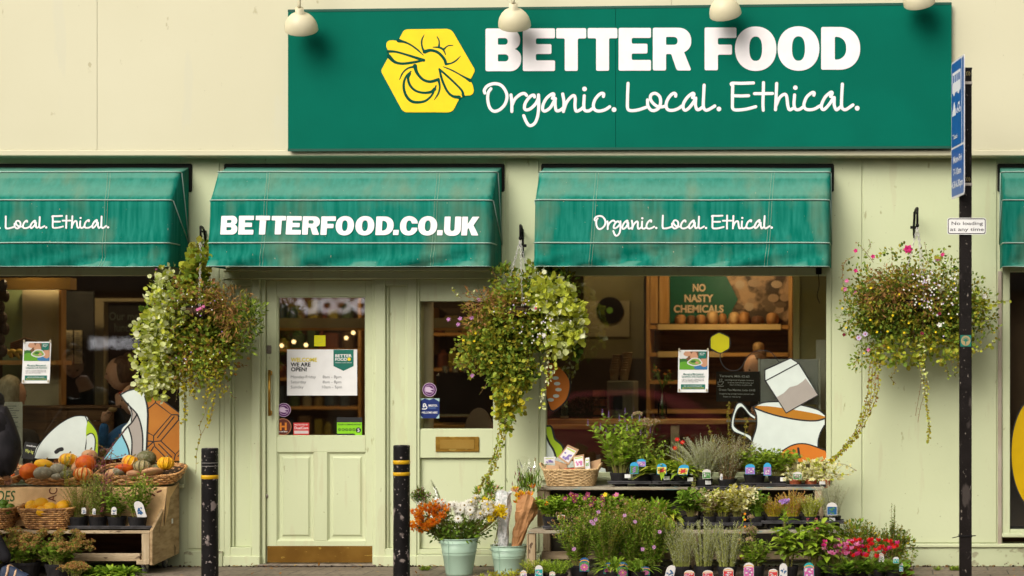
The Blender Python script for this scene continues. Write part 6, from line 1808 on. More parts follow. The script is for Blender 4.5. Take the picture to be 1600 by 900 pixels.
FM = {
 'pink': leafmat('petal_pink', [(.70, .16, .38), (.78, .28, .48)]), 'magenta': leafmat('petal_magenta', [(.62, .03, .18), (.72, .06, .26)]),
 'red': leafmat('petal_red', [(.62, .015, .02), (.72, .03, .03)]), 'orange': leafmat('petal_orange', [(.88, .30, .01), (.90, .44, .03), (.80, .18, .01)]),
 'rust': leafmat('petal_rust', [(.80, .20, .01), (.84, .28, .02)]), 'white': leafmat('petal_white', [(.86, .84, .78), (.80, .77, .66)]),
 'yellow': leafmat('petal_yellow', [(.82, .60, .01), (.84, .70, .03)]), 'violet': leafmat('petal_violet', [(.32, .18, .52), (.44, .30, .62)]),
 'lilac': leafmat('petal_lilac', [(.58, .48, .66), (.66, .56, .70)]), 'maroon': leafmat('petal_maroon', [(.16, .012, .03), (.26, .03, .06)]),
 'plum': leafmat('petal_plum', [(.22, .02, .07), (.36, .08, .18)]), 'mauve': leafmat('petal_mauve', [(.55, .22, .50), (.62, .32, .58)]),
 'centre': leafmat('flower_centre', [(.30, .20, .02), (.12, .08, .02)]), 'salmon': leafmat('petal_salmon', [(.72, .34, .22), (.76, .46, .32)]),
 'dusk': leafmat('dusty_pink', [(.45, .28, .20), (.52, .38, .22)]),
}
UP = Vector((0, 0, 1))
def daisy(m, p, d, r, n=8, mp=0, mc=1, layers=1, w=.5):
 d = d.normalized(); u, v = basis(d)
 for L in range(layers):
  for k in range(n):
   a = 2 * math.pi * (k + .5 * L) / n + ru(-.1, .1)
   e = u * math.cos(a) + v * math.sin(a) + d * (.12 + .35 * L)
   m.leaf(p + d * .001 * L, e, d, r * (1 - .22 * L) * ru(.88, 1.05), r * w, mp)
 if mc is not None: m.ball(p + d * r * .12, r * .22, n=6, rings=4, m=mc)
def pompom(m, p, r, n, mp):
 for k in range(n):
  d = rvec();
  if d.y > .6: d.y *= -1
  m.leaf(p + d * r * .35, d, rvec(), r * .75, r * .34, mp)
def spikef(m, p, h, r, n, mp):
 for k in range(n):
  t_ = k / n; a = k * 2.4
  m.leaf(p + UP * h * t_, Vector((math.cos(a), math.sin(a), .5)), UP, r * (1.15 - t_ * .8), r * .7, mp)

def stems(m, base, n, h, spread, L, W, gap, ang=55, li=(0,), kind='leaf', start=.12, base_r=.03, stem_i=None, stem_r=.0014, tip=None, tipf=None, droop=.3, hvar=.3, lean=(0, 0), ysq=.8, top_i=None, taper=.5, bend=.35):
 """n leafy stems fanning out of one pot"""
 base = Vector(base); n = int(n * 1.7); L *= 1.25; W *= 1.5; gap *= .85
 for s_ in range(n):
  a = ru(0, 2 * math.pi); q = math.sqrt(rnd())
  hh = h * (1 - hvar * rnd()) * (1 - .25 * q * q)
  root = base + Vector((math.cos(a) * base_r * q, math.sin(a) * base_r * q, 0))
  end = base + Vector((math.cos(a) * spread * q + lean[0] * ru(.5, 1), math.sin(a) * spread * q * ysq + lean[1], hh))
  ctl = root * .5 + end * .5 + Vector((-math.cos(a) * spread * q * bend * .4, -math.sin(a) * spread * q * bend * .3, hh * .16)) + rvec() * h * .03
  N = 7
  pts = [root * (1 - t_) ** 2 + ctl * 2 * t_ * (1 - t_) + end * t_ * t_ for t_ in [k / N for k in range(N + 1)]]
  m.tube(pts, [stem_r * (1.2 - .7 * k / N) for k in range(N + 1)], 3, stem_i if stem_i is not None else li[0], cap=False)
  ln = (end - root).length; cnt = max(3, int(ln * (1 - start) / gap)); az = ru(0, 6)
  for k in range(cnt):
   t_ = start + (1 - start) * (k + rnd() * .6) / cnt; f_ = min(.999, t_) * N; i_ = int(f_); p = pts[i_].lerp(pts[i_ + 1], f_ - i_)
   tg = (pts[i_ + 1] - pts[i_]).normalized(); u, v = basis(tg)
   az += 2.4; rad = u * math.cos(az) + v * math.sin(az)
   an = R(ang + ru(-16, 16)); d = tg * math.cos(an) + rad * math.sin(an)
   sz = (1 - taper * t_) * ru(.75, 1.15)
   mi = (top_i if (top_i is not None and t_ > .72 and rnd() < .85) else random.choice(li))
   if kind == 'leaf': m.leaf(p, d, UP + rvec() * .4, L * sz, W * sz, mi)
   elif kind == 'round': m.rleaf(p, d, UP + rvec() * .4, L * sz, W * sz, mi)
   else: m.lleaf(p, d, UP + rvec() * .3, L * sz, W * sz, mi, droop, 4)
  if tipf and (tip is None or rnd() < tip): tipf(pts[-1], (pts[-1] - pts[-2]).normalized())
def rosette(m, base, n, L, W, li=(0,), lo=25, hi=80, droop=.4, base_r=.02, ysq=1.0, kind='lleaf'):
 base = Vector(base); n = int(n * 1.5); W *= 1.3
 for s_ in range(n):
  a = ru(0, 2 * math.pi); el = R(ru(lo, hi)); d = Vector((math.cos(a) * math.cos(el), math.sin(a) * math.cos(el) * ysq, math.sin(el)))
  p = base + Vector((math.cos(a), math.sin(a), 0)) * base_r * rnd()
  m.lleaf(p, d, UP, L * ru(.65, 1.05), W * ru(.8, 1.1), random.choice(li), droop, 4)
def mound(m, c, rx, ry, rz, n, L, W, li=(0,), kind='leaf', dens=.4, upb=.4, seed=0, lump=.3, zmin=-1):
 """leaf clumps through an uneven ellipsoid"""
 c = Vector(c); n = int(n * 1.15); L *= 1.5; W *= 1.6
 for k in range(n):
  d = rvec(); q = rnd() ** dens
  nz = 1 + lump * noise.noise(d * 2.3 + Vector((seed, seed * .7, 3))) * 1.6
  if d.z < zmin: continue
  p = c + Vector((d.x * rx, d.y * ry, d.z * rz)) * q * nz
  if noise.noise(p * 14 + Vector((seed, 1, 2))) < -.16 and rnd() < .9: continue
  dd = (d + UP * upb + rvec() * .7)
  s_ = ru(.65, 1.15)
  (m.rleaf if kind == 'round' else m.leaf)(p, dd, d + rvec() * .5, L * s_, W * s_, random.choice(li))
def twigs(m, c, rx, ry, rz, n, mi, r=.0012):
 c = Vector(c)
 for k in range(n):
  d = rvec(); e = c + Vector((d.x * rx, d.y * ry, d.z * rz)) * ru(.7, 1.05)
  m.tube([c + rvec() * .04, (c + e) / 2 + rvec() * .03, e], [r * 1.4, r, r * .6], 3, mi, cap=False)
def vine(m, pts, L, gap, li, w=.9, kind='round', stem_i=0, r=.0018, jit=.012, fl=None):
 cv = catmull(pts, 8)
 m.tube([p + rvec() * .002 for p in cv], r, 4, stem_i, cap=False)
 acc = 0
 for a, b in zip(cv[:-1], cv[1:]):
  ln = (b - a).length; acc += ln
  while acc > gap:
   acc -= gap; p = a.lerp(b, rnd()) + rvec() * jit
   s_ = ru(.6, 1.15)
   d = rvec(); d.y -= .5
   (m.rleaf if kind == 'round' else m.leaf)(p, d, Vector((0, -1, .3)) + rvec() * .6, L * s_, L * w * s_, random.choice(li))
   if fl and rnd() < fl[0]: daisy(m, p + Vector((0, -.01, 0)), Vector((0, -1, .2)), fl[1], 5, fl[2], None)

# ================================================================ hanging baskets
M_coir = mat('coir', (.10, .06, .03), (.05, .03, .015), rough=.95, scale=30, bump=.6, bscale=90)
def bloom(*a):
 q = MB(); daisy(q, *a); return q.build('flower', Fm, t)
M_chain = flat('chain_steel', (.62, .60, .56), .5, .2)
def hanging(label, hook, cpx, cpy, r=.15):
 c = P(cpx, cpy, -HB)
 t = thing('hanging_basket', label, 'hanging basket', c, 'hanging baskets on the shopfront')
 m = MB(); m.lathe([(r * .1, -r * .75), (r * .55, -r * .62), (r * .85, -r * .35), (r, 0), (r * .93, 0), (r * .8, -.04), (0, -.05)], c, 24); m.build('liner', M_coir, t, smooth=True)
 m = MB(); m.tube([(c.x + r * 1.01 * math.cos(k * math.pi / 16), c.y + r * 1.01 * math.sin(k * math.pi / 16), c.z) for k in range(33)], .004, 6, cap=False)
 for k in range(8):
  a = k * math.pi / 4; m.tube([(c.x + r * 1.02 * math.cos(a) * q, c.y + r * 1.02 * math.sin(a) * q, c.z - z_) for q, z_ in ((1, 0), (.87, r * .36), (.56, r * .64), (.1, r * .78))], .0022, 4)
 m.build('wire_frame', M_black, t)
 for k in range(3):
  a = R(-90 + 120 * k + 20); m = MB(); chain(m, hook - Vector((0, 0, .018)), c + Vector((r * math.cos(a), r * math.sin(a), 0))); m.build('chain', M_chain, t)
 return t, c
def Z(px, py, rx, ry, dy=0, depth=.22):      # zone in picture terms -> centre and radii
 return P(px, py, -HB + dy), rx / PPM, depth, ry / PPM
# ---- left basket
def core(m, zs, mi):
 for px, py, rx, ry in zs:
  cc, a_, b_, c_ = Z(px, py, rx, ry, .02, .12); mound(m, cc, a_, b_, c_, int(rx * ry * .42), .040, .030, mi, 'leaf', .6, 0, px)
t, c = hanging('hanging basket with pale variegated foliage on its left and dry brown foliage on its right', hk1, 312, 480)
m = MB(); Lm = [LM[k] for k in ('var', 'mid', 'brown', 'olive', 'yellow', 'dark', 'stembrown', 'lime')]
core(m, ((300, 500, 50, 52), (330, 520, 44, 50), (258, 520, 36, 60)), (5, 3, 1))
for px, py, rx, ry, n, dy in ((258, 480, 32, 38, 520, -.10), (246, 520, 34, 40, 620, -.12), (238, 565, 28, 34, 420, -.12), (248, 597, 22, 26, 260, -.12), (232, 600, 14, 20, 120, -.14), (262, 440, 18, 26, 110, -.06)):
 cc, a_, b_, c_ = Z(px, py, rx, ry, dy, .14); mound(m, cc, a_, b_, c_, int(n * .85), .029, .026, (0, 0, 7, 0, 7), 'round', .45, 0, px)
for px, py, rx, ry, n, dy in ((300, 500, 44, 56, 1500, 0), (322, 540, 44, 48, 1100, 0), (300, 575, 38, 38, 600, 0), (345, 560, 32, 36, 450, 0), (305, 455, 34, 28, 500, 0), (275, 560, 26, 46, 300, .04)):
 cc, a_, b_, c_ = Z(px, py, rx, ry, dy); mound(m, cc, a_, b_, c_, n, .026, .020, (1, 1, 3, 3, 2, 7), 'leaf', .5, 0, px)
for px, py, rx, ry, n in ((358, 478, 36, 32, 900), (372, 505, 28, 30, 450), (325, 465, 24, 20, 260)):
 cc, a_, b_, c_ = Z(px, py, rx, ry, -.05); mound(m, cc, a_, b_, c_, n, .030, .007, (2, 2, 2, 3), 'leaf', .5, -.2, px)
for px, py, rx, ry, n in ((390, 500, 20, 32, 330), (395, 480, 20, 16, 130), (388, 535, 12, 24, 110)):
 cc, a_, b_, c_ = Z(px, py, rx, ry, -.02, .1); mound(m, cc, a_, b_, c_, n, .032, .012, (5, 1, 1), 'leaf', .5, .3, px)
for px, py, rx, ry, n in ((312, 408, 18, 26, 150), (330, 400, 12, 16, 60), (303, 430, 20, 20, 90)):
 cc, a_, b_, c_ = Z(px, py, rx, ry, .02, .09); mound(m, cc, a_, b_, c_, n, .045, .042, (1, 3, 7), 'round', .5, .3, px)
for px, py, rx, ry, n in ((262, 430, 14, 20, 60), (250, 450, 12, 16, 50)):
 cc, a_, b_, c_ = Z(px, py, rx, ry, -.05, .08); mound(m, cc, a_, b_, c_, n, .03, .016, (1, 7, 0), 'leaf', .5, .3, px)
V = lambda pts, dy=-.08: [P(a, b, -HB + dy) for a, b in pts]
for pts in ([(288, 520), (286, 560), (284, 600), (290, 640), (286, 660)], [(300, 530), (305, 570), (300, 610), (306, 625)], [(318, 540), (322, 580), (326, 610), (318, 632)], [(340, 540), (345, 590), (350, 620)], [(330, 560), (334, 600), (330, 640), (328, 665)]):
 vine(m, V([(a + ru(-3, 3), b) for a, b in pts]), .024, .008, (4, 4, 3), .9, 'round', 6, jit=.018)
vine(m, V([(324, 600), (322, 640), (312, 665), (314, 680), (308, 705), (306, 740)]), .028, .05, (3, 1), .9, 'round', 6, jit=.006)
vine(m, V([(334, 620), (330, 650), (318, 672), (310, 690)]), .026, .05, (3,), .9, 'round', 6, jit=.006)
vine(m, V([(290, 540), (283, 580), (278, 605), (274, 628)]), .014, .02, (0, 4), .6, 'leaf', 6)
vine(m, V([(352, 600), (362, 618), (370, 622)]), .02, .018, (3, 1), .6, 'leaf', 6)
twigs(m, c, .40, .22, .28, 90, 6)
m.build('foliage', Lm, t)
m = MB(); Fm = [FM['pink'], FM['white'], FM['centre'], FM['violet']]
for px, py in ((313, 482), (318, 479), (309, 484)): bloom(P(px, py, -HB - .22), Vector((0, -1, .3)), .017, 6, 0, None, 2, .8)
bloom(P(244, 421, -HB - .08), Vector((0, -1, .3)), .012, 6, 0, None, 2)
for k in range(34): daisy(m, P(ru(250, 350), ru(450, 570), -HB - .2), Vector((ru(-.5, .5), -1, .3)), .007, 5, random.choice((1, 1, 3)), None, 1, .9)
m.build('small_blossoms', Fm, t)['kind'] = 'stuff'
# ---- middle basket
t, c = hanging('hanging basket with a long rope of ivy trailing down to the flower buckets', hk2, 812, 480)
m = MB(); Lm = [LM[k] for k in ('var', 'mid', 'brown', 'olive', 'lime', 'dark', 'stembrown', 'yellow')]
core(m, ((805, 500, 56, 50), (850, 495, 44, 46), (775, 545, 44, 40), (800, 580, 34, 34)), (5, 3, 1))
for px, py, rx, ry, n in ((866, 470, 34, 32, 420), (888, 500, 26, 34, 420), (880, 530, 24, 24, 220), (852, 450, 26, 22, 150)):
 cc, a_, b_, c_ = Z(px, py, rx, ry, -.09, .15); mound(m, cc, a_, b_, c_, n, .038, .034, (0, 4, 4), 'round', .45, 0, px)
for px, py, rx, ry, n in ((800, 500, 50, 46, 1500), (775, 540, 46, 42, 1100), (800, 570, 40, 34, 700), (820, 455, 46, 30, 800), (850, 510, 40, 44, 800), (735, 545, 26, 22, 240), (730, 570, 20, 18, 120)):
 cc, a_, b_, c_ = Z(px, py, rx, ry, 0); mound(m, cc, a_, b_, c_, n, .026, .021, (1, 1, 3, 4, 3), 'leaf', .5, 0, px)
for px, py, rx, ry, n in ((765, 475, 38, 26, 600), (800, 480, 30, 24, 300), (745, 500, 24, 26, 260)):
 cc, a_, b_, c_ = Z(px, py, rx, ry, -.06); mound(m, cc, a_, b_, c_, n, .03, .009, (2, 3, 2), 'leaf', .5, -.1, px)
for px, py, rx, ry, n in ((785, 428, 18, 14, 110), (840, 430, 22, 20, 160), (880, 440, 22, 24, 200), (858, 420, 14, 12, 60)):
 cc, a_, b_, c_ = Z(px, py, rx, ry, .06, .10); mound(m, cc, a_, b_, c_, n, .034, .020, (1, 5, 3), 'leaf', .5, .3, px)
cc, a_, b_, c_ = Z(898, 520, 14, 40, .08, .08); mound(m, cc, a_, b_, c_, 160, .04, .03, (5,), 'round', .5, 0, 3)
for px, py, rx, ry, n in ((800, 600, 28, 26, 380), (795, 625, 22, 26, 260), (790, 650, 14, 24, 180)):
 cc, a_, b_, c_ = Z(px, py, rx, ry, -.04, .10); mound(m, cc, a_, b_, c_, n, .026, .023, (3, 7, 4, 1), 'round', .5, -.2, px)
for off in (-4, 0, 4):
 vine(m, V([(788 + off, 620), (786 + off, 655), (782 + off, 690), (774 + off, 715), (768 + off, 735), (756 + off * .5, 752), (748, 765), (743, 782)], -.06), .022, .0075, (3, 1, 4, 3), .9, 'round', 6, jit=.014, fl=(.05, .008, 0))
for pts in ([(858, 545), (856, 580), (850, 600)], [(870, 550), (866, 575), (862, 590), (848, 612), (846, 640)], [(850, 560), (846, 585)]):
 vine(m, V(pts, -.1), .03, .013, (0, 4), .9, 'round', 6, jit=.012)
vine(m, V([(722, 466), (712, 458), (704, 450)], -.1), .034, .014, (0, 4), .6, 'leaf', 6, jit=.006)
vine(m, V([(745, 462), (735, 455), (728, 458)], -.1), .03, .014, (0, 4), .6, 'leaf', 6, jit=.006)
for pts in ([(740, 520), (715, 540), (708, 545)], [(745, 560), (722, 570), (708, 560)], [(760, 600), (750, 615)], [(780, 440), (770, 425), (772, 418)]):
 vine(m, V(pts, -.05), .02, .010, (3, 2, 1), .7, 'leaf', 6)
twigs(m, c, .42, .22, .28, 90, 6)
m.build('foliage', Lm, t)
m = MB(); Fm = [FM['pink'], FM['white'], FM['yellow'], FM['centre'], FM['lilac'], FM['magenta'], FM['mauve']]
for px, py in ((701, 499), (719, 498), (737, 497), (716, 507), (748, 469), (738, 587)): bloom(P(px, py, -HB - .12), Vector((0, -1, .2)), .020, 5, 6, None, 2, .9)
for px, py in ((814, 488), (724, 532), (768, 567), (743, 521), (741, 533)): bloom(P(px, py, -HB - .2), Vector((0, -1, .3)), .012, 5, 2, None, 2, .9)
bloom(P(837, 482, -HB - .22), Vector((0, -1, .2)), .012, 5, 5, None, 2, .9)
for k in range(60): daisy(m, P(random.gauss(835, 26), random.gauss(490, 22), -HB - .21), Vector((ru(-.5, .5), -1, .3)), .0085, 5, random.choice((1, 1, 4)), None, 1, .9)
bloom(P(850, 524, -HB - .24), Vector((.1, -1, .2)), .022, 6, 1, None, 2, .9)
m.build('small_blossoms', Fm, t)['kind'] = 'stuff'
# ---- right basket
t, c = hanging('wide hanging basket behind the street pole with a magenta flower on top', hk3, 1434, 470)
m = MB(); Lm = [LM[k] for k in ('var', 'mid', 'brown', 'olive', 'lime', 'dark', 'stembrown', 'yellow')]
core(m, ((1400, 480, 54, 36), (1450, 490, 52, 36), (1378, 500, 34, 34), (1490, 490, 34, 34)), (5, 3, 1))
for px, py, rx, ry, n in ((1400, 470, 54, 46, 1500), (1440, 500, 58, 44, 1500), (1375, 510, 42, 40, 700), (1490, 470, 58, 48, 1000), (1328, 490, 20, 44, 170), (1540, 495, 22, 46, 220), (1350, 560, 26, 22, 140), (1420, 400, 60, 16, 160), (1420, 440, 52, 26, 700), (1350, 480, 30, 40, 420), (1500, 500, 40, 36, 600), (1345, 440, 28, 34, 200), (1480, 420, 34, 20, 240)):
 cc, a_, b_, c_ = Z(px, py, rx, ry, 0, .22); mound(m, cc, a_, b_, c_, n, .024, .016, (1, 3, 3, 5, 1), 'leaf', .5, 0, px)
for px, py, rx, ry, n in ((1395, 450, 56, 38, 1300), (1440, 470, 34, 46, 800), (1365, 470, 26, 30, 250)):
 cc, a_, b_, c_ = Z(px, py, rx, ry, -.07, .2); mound(m, cc, a_, b_, c_, n, .03, .008, (2, 3, 2), 'leaf', .5, -.4, px)
for px, py, rx, ry, n in ((1505, 540, 22, 22, 110), (1525, 475, 20, 22, 120), (1405, 550, 44, 22, 360), (1475, 540, 40, 22, 300)):
 cc, a_, b_, c_ = Z(px, py, rx, ry, -.02, .16); mound(m, cc, a_, b_, c_, n, .028, .022, (4, 3, 1), 'round', .5, -.1, px)
for pts in ([(1335, 400), (1322, 408), (1316, 420)], [(1350, 400), (1360, 385), (1358, 375)], [(1365, 410), (1345, 385), (1337, 378)], [(1340, 450), (1322, 470), (1318, 455), (1316, 410)], [(1450, 410), (1446, 385), (1444, 378)], [(1395, 400), (1392, 385)], [(1470, 400), (1478, 388)], [(1345, 500), (1325, 520), (1315, 515)], [(1350, 540), (1335, 570)]):
 vine(m, V(pts, -.02), .018, .012, (3, 1, 2), .6, 'leaf', 6, jit=.008)
for pts in ([(1515, 478), (1540, 485), (1560, 472), (1578, 470)], [(1510, 465), (1530, 470), (1545, 480)], [(1505, 555), (1530, 548), (1548, 540), (1556, 528)], [(1500, 500), (1525, 505), (1545, 500)]):
 vine(m, V(pts, -.1), .034, .014, (4, 0, 4), .9, 'round', 6, jit=.010)
for off in (-8, -3, 2, 7):
 vine(m, V([(1375 + off, 540), (1366 + off, 580), (1364 + off, 615), (1352 + off * .7, 650), (1340 + off * .6, 675), (1325 + off * .5, 695), (1308, 712), (1296, 722)], -.08), .022, .0105, (3, 7, 4, 2), .9, 'round', 6, jit=.010)
vine(m, V([(1395, 545), (1400, 575), (1392, 590), (1400, 600)], -.08), .02, .012, (7, 3), .8, 'round', 6)
for off in (-3, 3):
 vine(m, V([(1442 + off, 530), (1440 + off, 570), (1446 + off, 600), (1448, 640), (1452, 665), (1450, 692)], -.12), .024, .011, (4, 3, 0), .9, 'round', 6, jit=.008)
vine(m, V([(1440, 590), (1436, 620), (1430, 650)], -.12), .012, .03, (2,), .5, 'leaf', 6); vine(m, V([(1450, 600), (1440, 630), (1434, 660)], -.12), .014, .03, (2,), .5, 'leaf', 6)
for x_ in (1480, 1500, 1490): vine(m, V([(x_, 530), (x_ - 4, 560), (x_ - 2 + ru(-6, 6), 590)], -.08), .022, .013, (3, 1), .8, 'round', 6)
twigs(m, c, .64, .24, .36, 260, 6)
m.build('foliage', Lm, t)
m = MB(); Fm = [FM['pink'], FM['white'], FM['yellow'], FM['centre'], FM['lilac'], FM['magenta'], FM['maroon']]
bloom(P(1419, 390, -HB - .1), Vector((0, -1, .3)), .045, 6, 5, None, 3, .9)
for px, py in ((1465, 405), (1473, 398), (1337, 423), (1335, 457), (1320, 452), (1323, 439), (1337, 392), (1364, 401), (1357, 547)): bloom(P(px, py, -HB - .1), Vector((ru(-.3, .3), -1, .2)), .022, 5, random.choice((0, 5, 0)), None, 2, .9)
for px, py in ((1342, 528), (1352, 522)): bloom(P(px, py, -HB - .25), Vector((-.1, -1, .1)), .026, 7, 4, 5, 1, .9)
for px, py in ((1316, 482), (1322, 512), (1361, 450), (1437, 475), (1413, 520), (1387, 518), (1370, 519), (1388, 543), (1350, 552), (1486, 497), (1491, 443), (1462, 519), (1455, 545), (1395, 493), (1420, 505), (1360, 500), (1405, 460), (1474, 532)): bloom(P(px, py, -HB - .24), Vector((ru(-.3, .3), -1, .3)), .0125, 5, 2, None, 2, .9)
for px, py in ((1319, 523), (1441, 521), (1468, 490)): bloom(P(px, py, -HB - .24), Vector((0, -1, .2)), .018, 5, 6, None, 2, .9)
for k in range(95): daisy(m, P(random.gauss(1462, 26), random.gauss(455, 24), -HB - .23), Vector((ru(-.5, .5), -1, .3)), .0095, 5, random.choice((1, 1, 4)), None, 1, .9)
bloom(P(1468, 508, -HB - .25), Vector((0, -1, .2)), .024, 5, 1, None, 1, .9); bloom(P(1538, 463, -HB - .12), Vector((.1, -1, .2)), .026, 6, 1, None, 1, .9)
m.build('small_blossoms', Fm, t)['kind'] = 'stuff'

# ================================================================ potted plants
M_pot = mat('black_pot', (.012, .011, .012), (.022, .02, .02), rough=.5, scale=20)
M_terr = mat('terracotta_plastic', (.46, .13, .06), (.38, .10, .045), rough=.5, scale=20)
M_tray = mat('tray_black', (.045, .043, .046), (.09, .085, .09), rough=.35, scale=12)
M_soil = mat('potting_soil', (.035, .022, .014), (.06, .04, .025), rough=.95, scale=60, bump=.6, bscale=120)
LC = {'blue': flat('tag_blue', (.04, .33, .58), .4), 'white': flat('tag_white', (.60, .57, .54), .4), 'vio': flat('tag_violet', (.34, .16, .44), .4), 'pinkt': flat('tag_pink', (.50, .10, .28), .4),
  'yel': flat('tag_yellow', (.78, .62, .12), .4), 'red': flat('tag_red', (.52, .04, .04), .4), 'grn': flat('tag_green', (.08, .22, .06), .4), 'teal': flat('tag_teal', (.02, .30, .30), .4), 'ora': flat('tag_orange', (.72, .32, .02), .4), 'dkb': flat('tag_darkblue', (.02, .09, .22), .4)}
def tagcard(t, px, py, w, h, y, style, lean=0):
 """arched plant label; (px,py) = middle of its foot"""
 m = MB(); ms = list(LC.values()); ix = {k: i for i, k in enumerate(LC)}
 f = lambda u, v: (px + w * u + h * v * math.tan(R(lean)), py - h * v)
 def S(pts, hgt, mi): m.shape([[f(u, v) for u, v in pts]], lambda u, v, hh: P(u, v, y - hgt - hh), .0006, mi)
 arch = [(-.5, 0), (.5, 0), (.5, .68)] + [(.5 * math.cos(R(a_)), .68 + .32 * math.sin(R(a_))) for a_ in range(20, 161, 20)] + [(-.5, .68)]
 st = {'agastache': ('blue', 'grn', 'vio'), 'gaillardia': ('blue', 'yel', 'red'), 'aster': ('dkb', 'grn', 'pinkt'), 'white': ('white', 'white', 'grn'), 'viopic': ('blue', 'vio', 'white'), 'pinkpic': ('white', 'pinkt', 'white'),
   'bluepic': ('white', 'dkb', 'grn'), 'hothot': ('white', 'red', 'white'), 'tealw': ('white', 'teal', 'white'), 'pinkt2': ('teal', 'pinkt', 'white'), 'plain': ('white', 'white', 'dkb'), 'heb': ('white', 'grn', 'white')}[style]
 S(arch, 0, ix[st[0]])
 S([(-.46, .04), (.46, .04), (.46, .66), (-.46, .66)], .0008, ix[st[1]])
 if style in ('aster', 'hothot', 'pinkt2', 'white', 'pinkpic'): S([(-.5, .64), (-.3, .74), (0, .78), (.3, .74), (.5, .64), (.5, .70), (.3, .80), (0, .84), (-.3, .80), (-.5, .70)], .0016, ix['ora'])
 if style == 'gaillardia':
  for k in range(12):
   a_ = k * math.pi / 6; S([(.1 * math.cos(a_ + .25), .36 + .06 * math.sin(a_ + .25)), (.42 * math.cos(a_ + .25), .36 + .27 * math.sin(a_ + .25)), (.42 * math.cos(a_ - .2), .36 + .27 * math.sin(a_ - .2))], .0020 + k * .00012, ix['yel'] if k % 2 else ix['red'])
  S([(.26 * math.cos(k), .36 + .17 * math.sin(k)) for k in [j * .63 for j in range(10)]], .0042, ix['red'])
 elif style in ('aster',):
  for k in range(9):
   a_ = k * .698; S([(0, .3), (.40 * math.cos(a_ + .28), .3 + .24 * math.sin(a_ + .28)), (.44 * math.cos(a_), .3 + .27 * math.sin(a_)), (.40 * math.cos(a_ - .28), .3 + .24 * math.sin(a_ - .28))], .0020 + k * .00012, ix['pinkt'])
  S([(.09 * math.cos(k), .3 + .055 * math.sin(k)) for k in range(6)], .0036, ix['yel'])
 elif style == 'agastache':
  for q in range(9): S(sell((q % 3 - 1) * .12, .12 + .055 * q, .10, .045, 2, 8), .0018 + q * .0002, ix['vio'])
 else:
  for q in range(12): S(sell(ru(-.34, .34), ru(.12, .58), ru(.06, .13), ru(.03, .07), 2, 8), .0018 + q * .0002, ix[st[2]] if q % 3 else ix[random.choice(('vio', 'pinkt', 'grn'))] if style not in ('plain',) else ix['dkb'])
 m.build('plant_label', ms, t)
def barcode(t, px, py, y, w=9, h=6):
 m = MB(); pbox(m, px, px + w, py, py + h, y, .001); m.build('price_sticker', M_paper, t)
def potplant(label, cat, px, pyb, pyt, w, y, fol, mats, tall_tag=None, pot=None, grp='potted plants on the stand', bc=False, name='potted_plant', square=False):
 """pot: base and top picture rows; fol(mb, top-of-soil point) builds leaves"""
 b = P(px, pyb, y); tp = P(px, pyt, y); r1 = w / PPM / 2; r0 = r1 * .78; H = tp.z - b.z
 t = thing(name, label, cat, b, grp)
 m = MB(); m.lathe([(r0, 0), (r0 + (r1 - r0) * .8, H * .80), (r1 * .985, H * .82), (r1, H), (r1 - .004, H), (r1 - .006, H * .9), (0, H * .9)], b, 22)
 m.build('pot', pot or M_pot, t, smooth=False)
 m = MB(); m.lathe([(r1 - .007, H * .9 + .001), (r1 * .6, H * .93), (0, H * .95)], b, 14); m.build('soil', M_soil, t)
 c0 = b + Vector((0, 0, H * .95)); m = MB(); fol(m, c0)
 if grp in (G1, G2): m.v = [(c0.x + (x - c0.x) * 1.22, c0.y + (y_ - c0.y) * 1.1, c0.z + (z_ - c0.z) * 1.14) for x, y_, z_ in m.v]
 m.build('foliage', mats, t)
 if tall_tag: tagcard(t, *tall_tag)
 if bc: barcode(t, px + (bc if bc is not True else 2), pyt + 3, y - r1 - .002)
 return t
def tray(label, px0, px1, pyt, pyb, y, dy, cups, grp='black pot trays on the stand'):
 a, b = P(px0, pyb, y - dy / 2), P(px1, pyt, y - dy / 2)
 t = thing('pot_tray', label, 'tray', ((a.x + b.x) / 2, y, a.z), grp)
 m = MB()
 m.bbox(a.x, b.x, y - dy / 2, y - dy / 2 + .006, b.z - .022, b.z, .003); m.bbox(a.x, b.x, y + dy / 2 - .006, y + dy / 2, b.z - .022, b.z, .003)
 m.bbox(a.x, a.x + .006, y - dy / 2 + .0065, y + dy / 2 - .0065, b.z - .022, b.z, .003); m.bbox(b.x - .006, b.x, y - dy / 2 + .0065, y + dy / 2 - .0065, b.z - .022, b.z, .003)
 m.box(a.x + .006, b.x - .006, y - dy / 2 + .006, y + dy / 2 - .006, b.z - .014, b.z - .010)
 m.bbox(a.x - .008, b.x + .008, y - dy / 2 - .008, y - dy / 2 - .0005, b.z - .006, b.z + .002, .002)
 m.build('rim', M_tray, t)
 m = MB(); n = cups
 for k in range(n):
  cx_ = a.x + (b.x - a.x) * (k + .5) / n; rr_ = (b.x - a.x) / n * .40
  for yy in ((y - dy / 4, y + dy / 4) if dy > .25 else (y,)):
   m.lathe([(rr_ * .7, a.z), (rr_ * .85, b.z - .016)], (cx_, yy, 0), 16)
 m.build('cup', M_tray, t)
 return t
YT_ = -.24
G1, G2, G3 = 'potted plants on the top board of the stand', 'potted plants on the step of the stand', 'potted plants on the pavement before the stand'
TRG = 'black pot trays on the plant stand'
tray('black tray under the lavender coloured spikes at the left of the top board', 950, 1018, 752, 762, -.24, .22, 2, TRG)
tray('black tray under the gaillardia pots on the top board', 1019, 1086, 752, 762, -.24, .22, 2, TRG)
tray('black tray under the two wispy silvery herb pots on the top board', 1090, 1154, 760, 768, -.27, .20, 2, TRG)
tray('black tray under the two violet labelled pots on the top board', 1157, 1228, 755, 765, -.24, .22, 2, TRG)
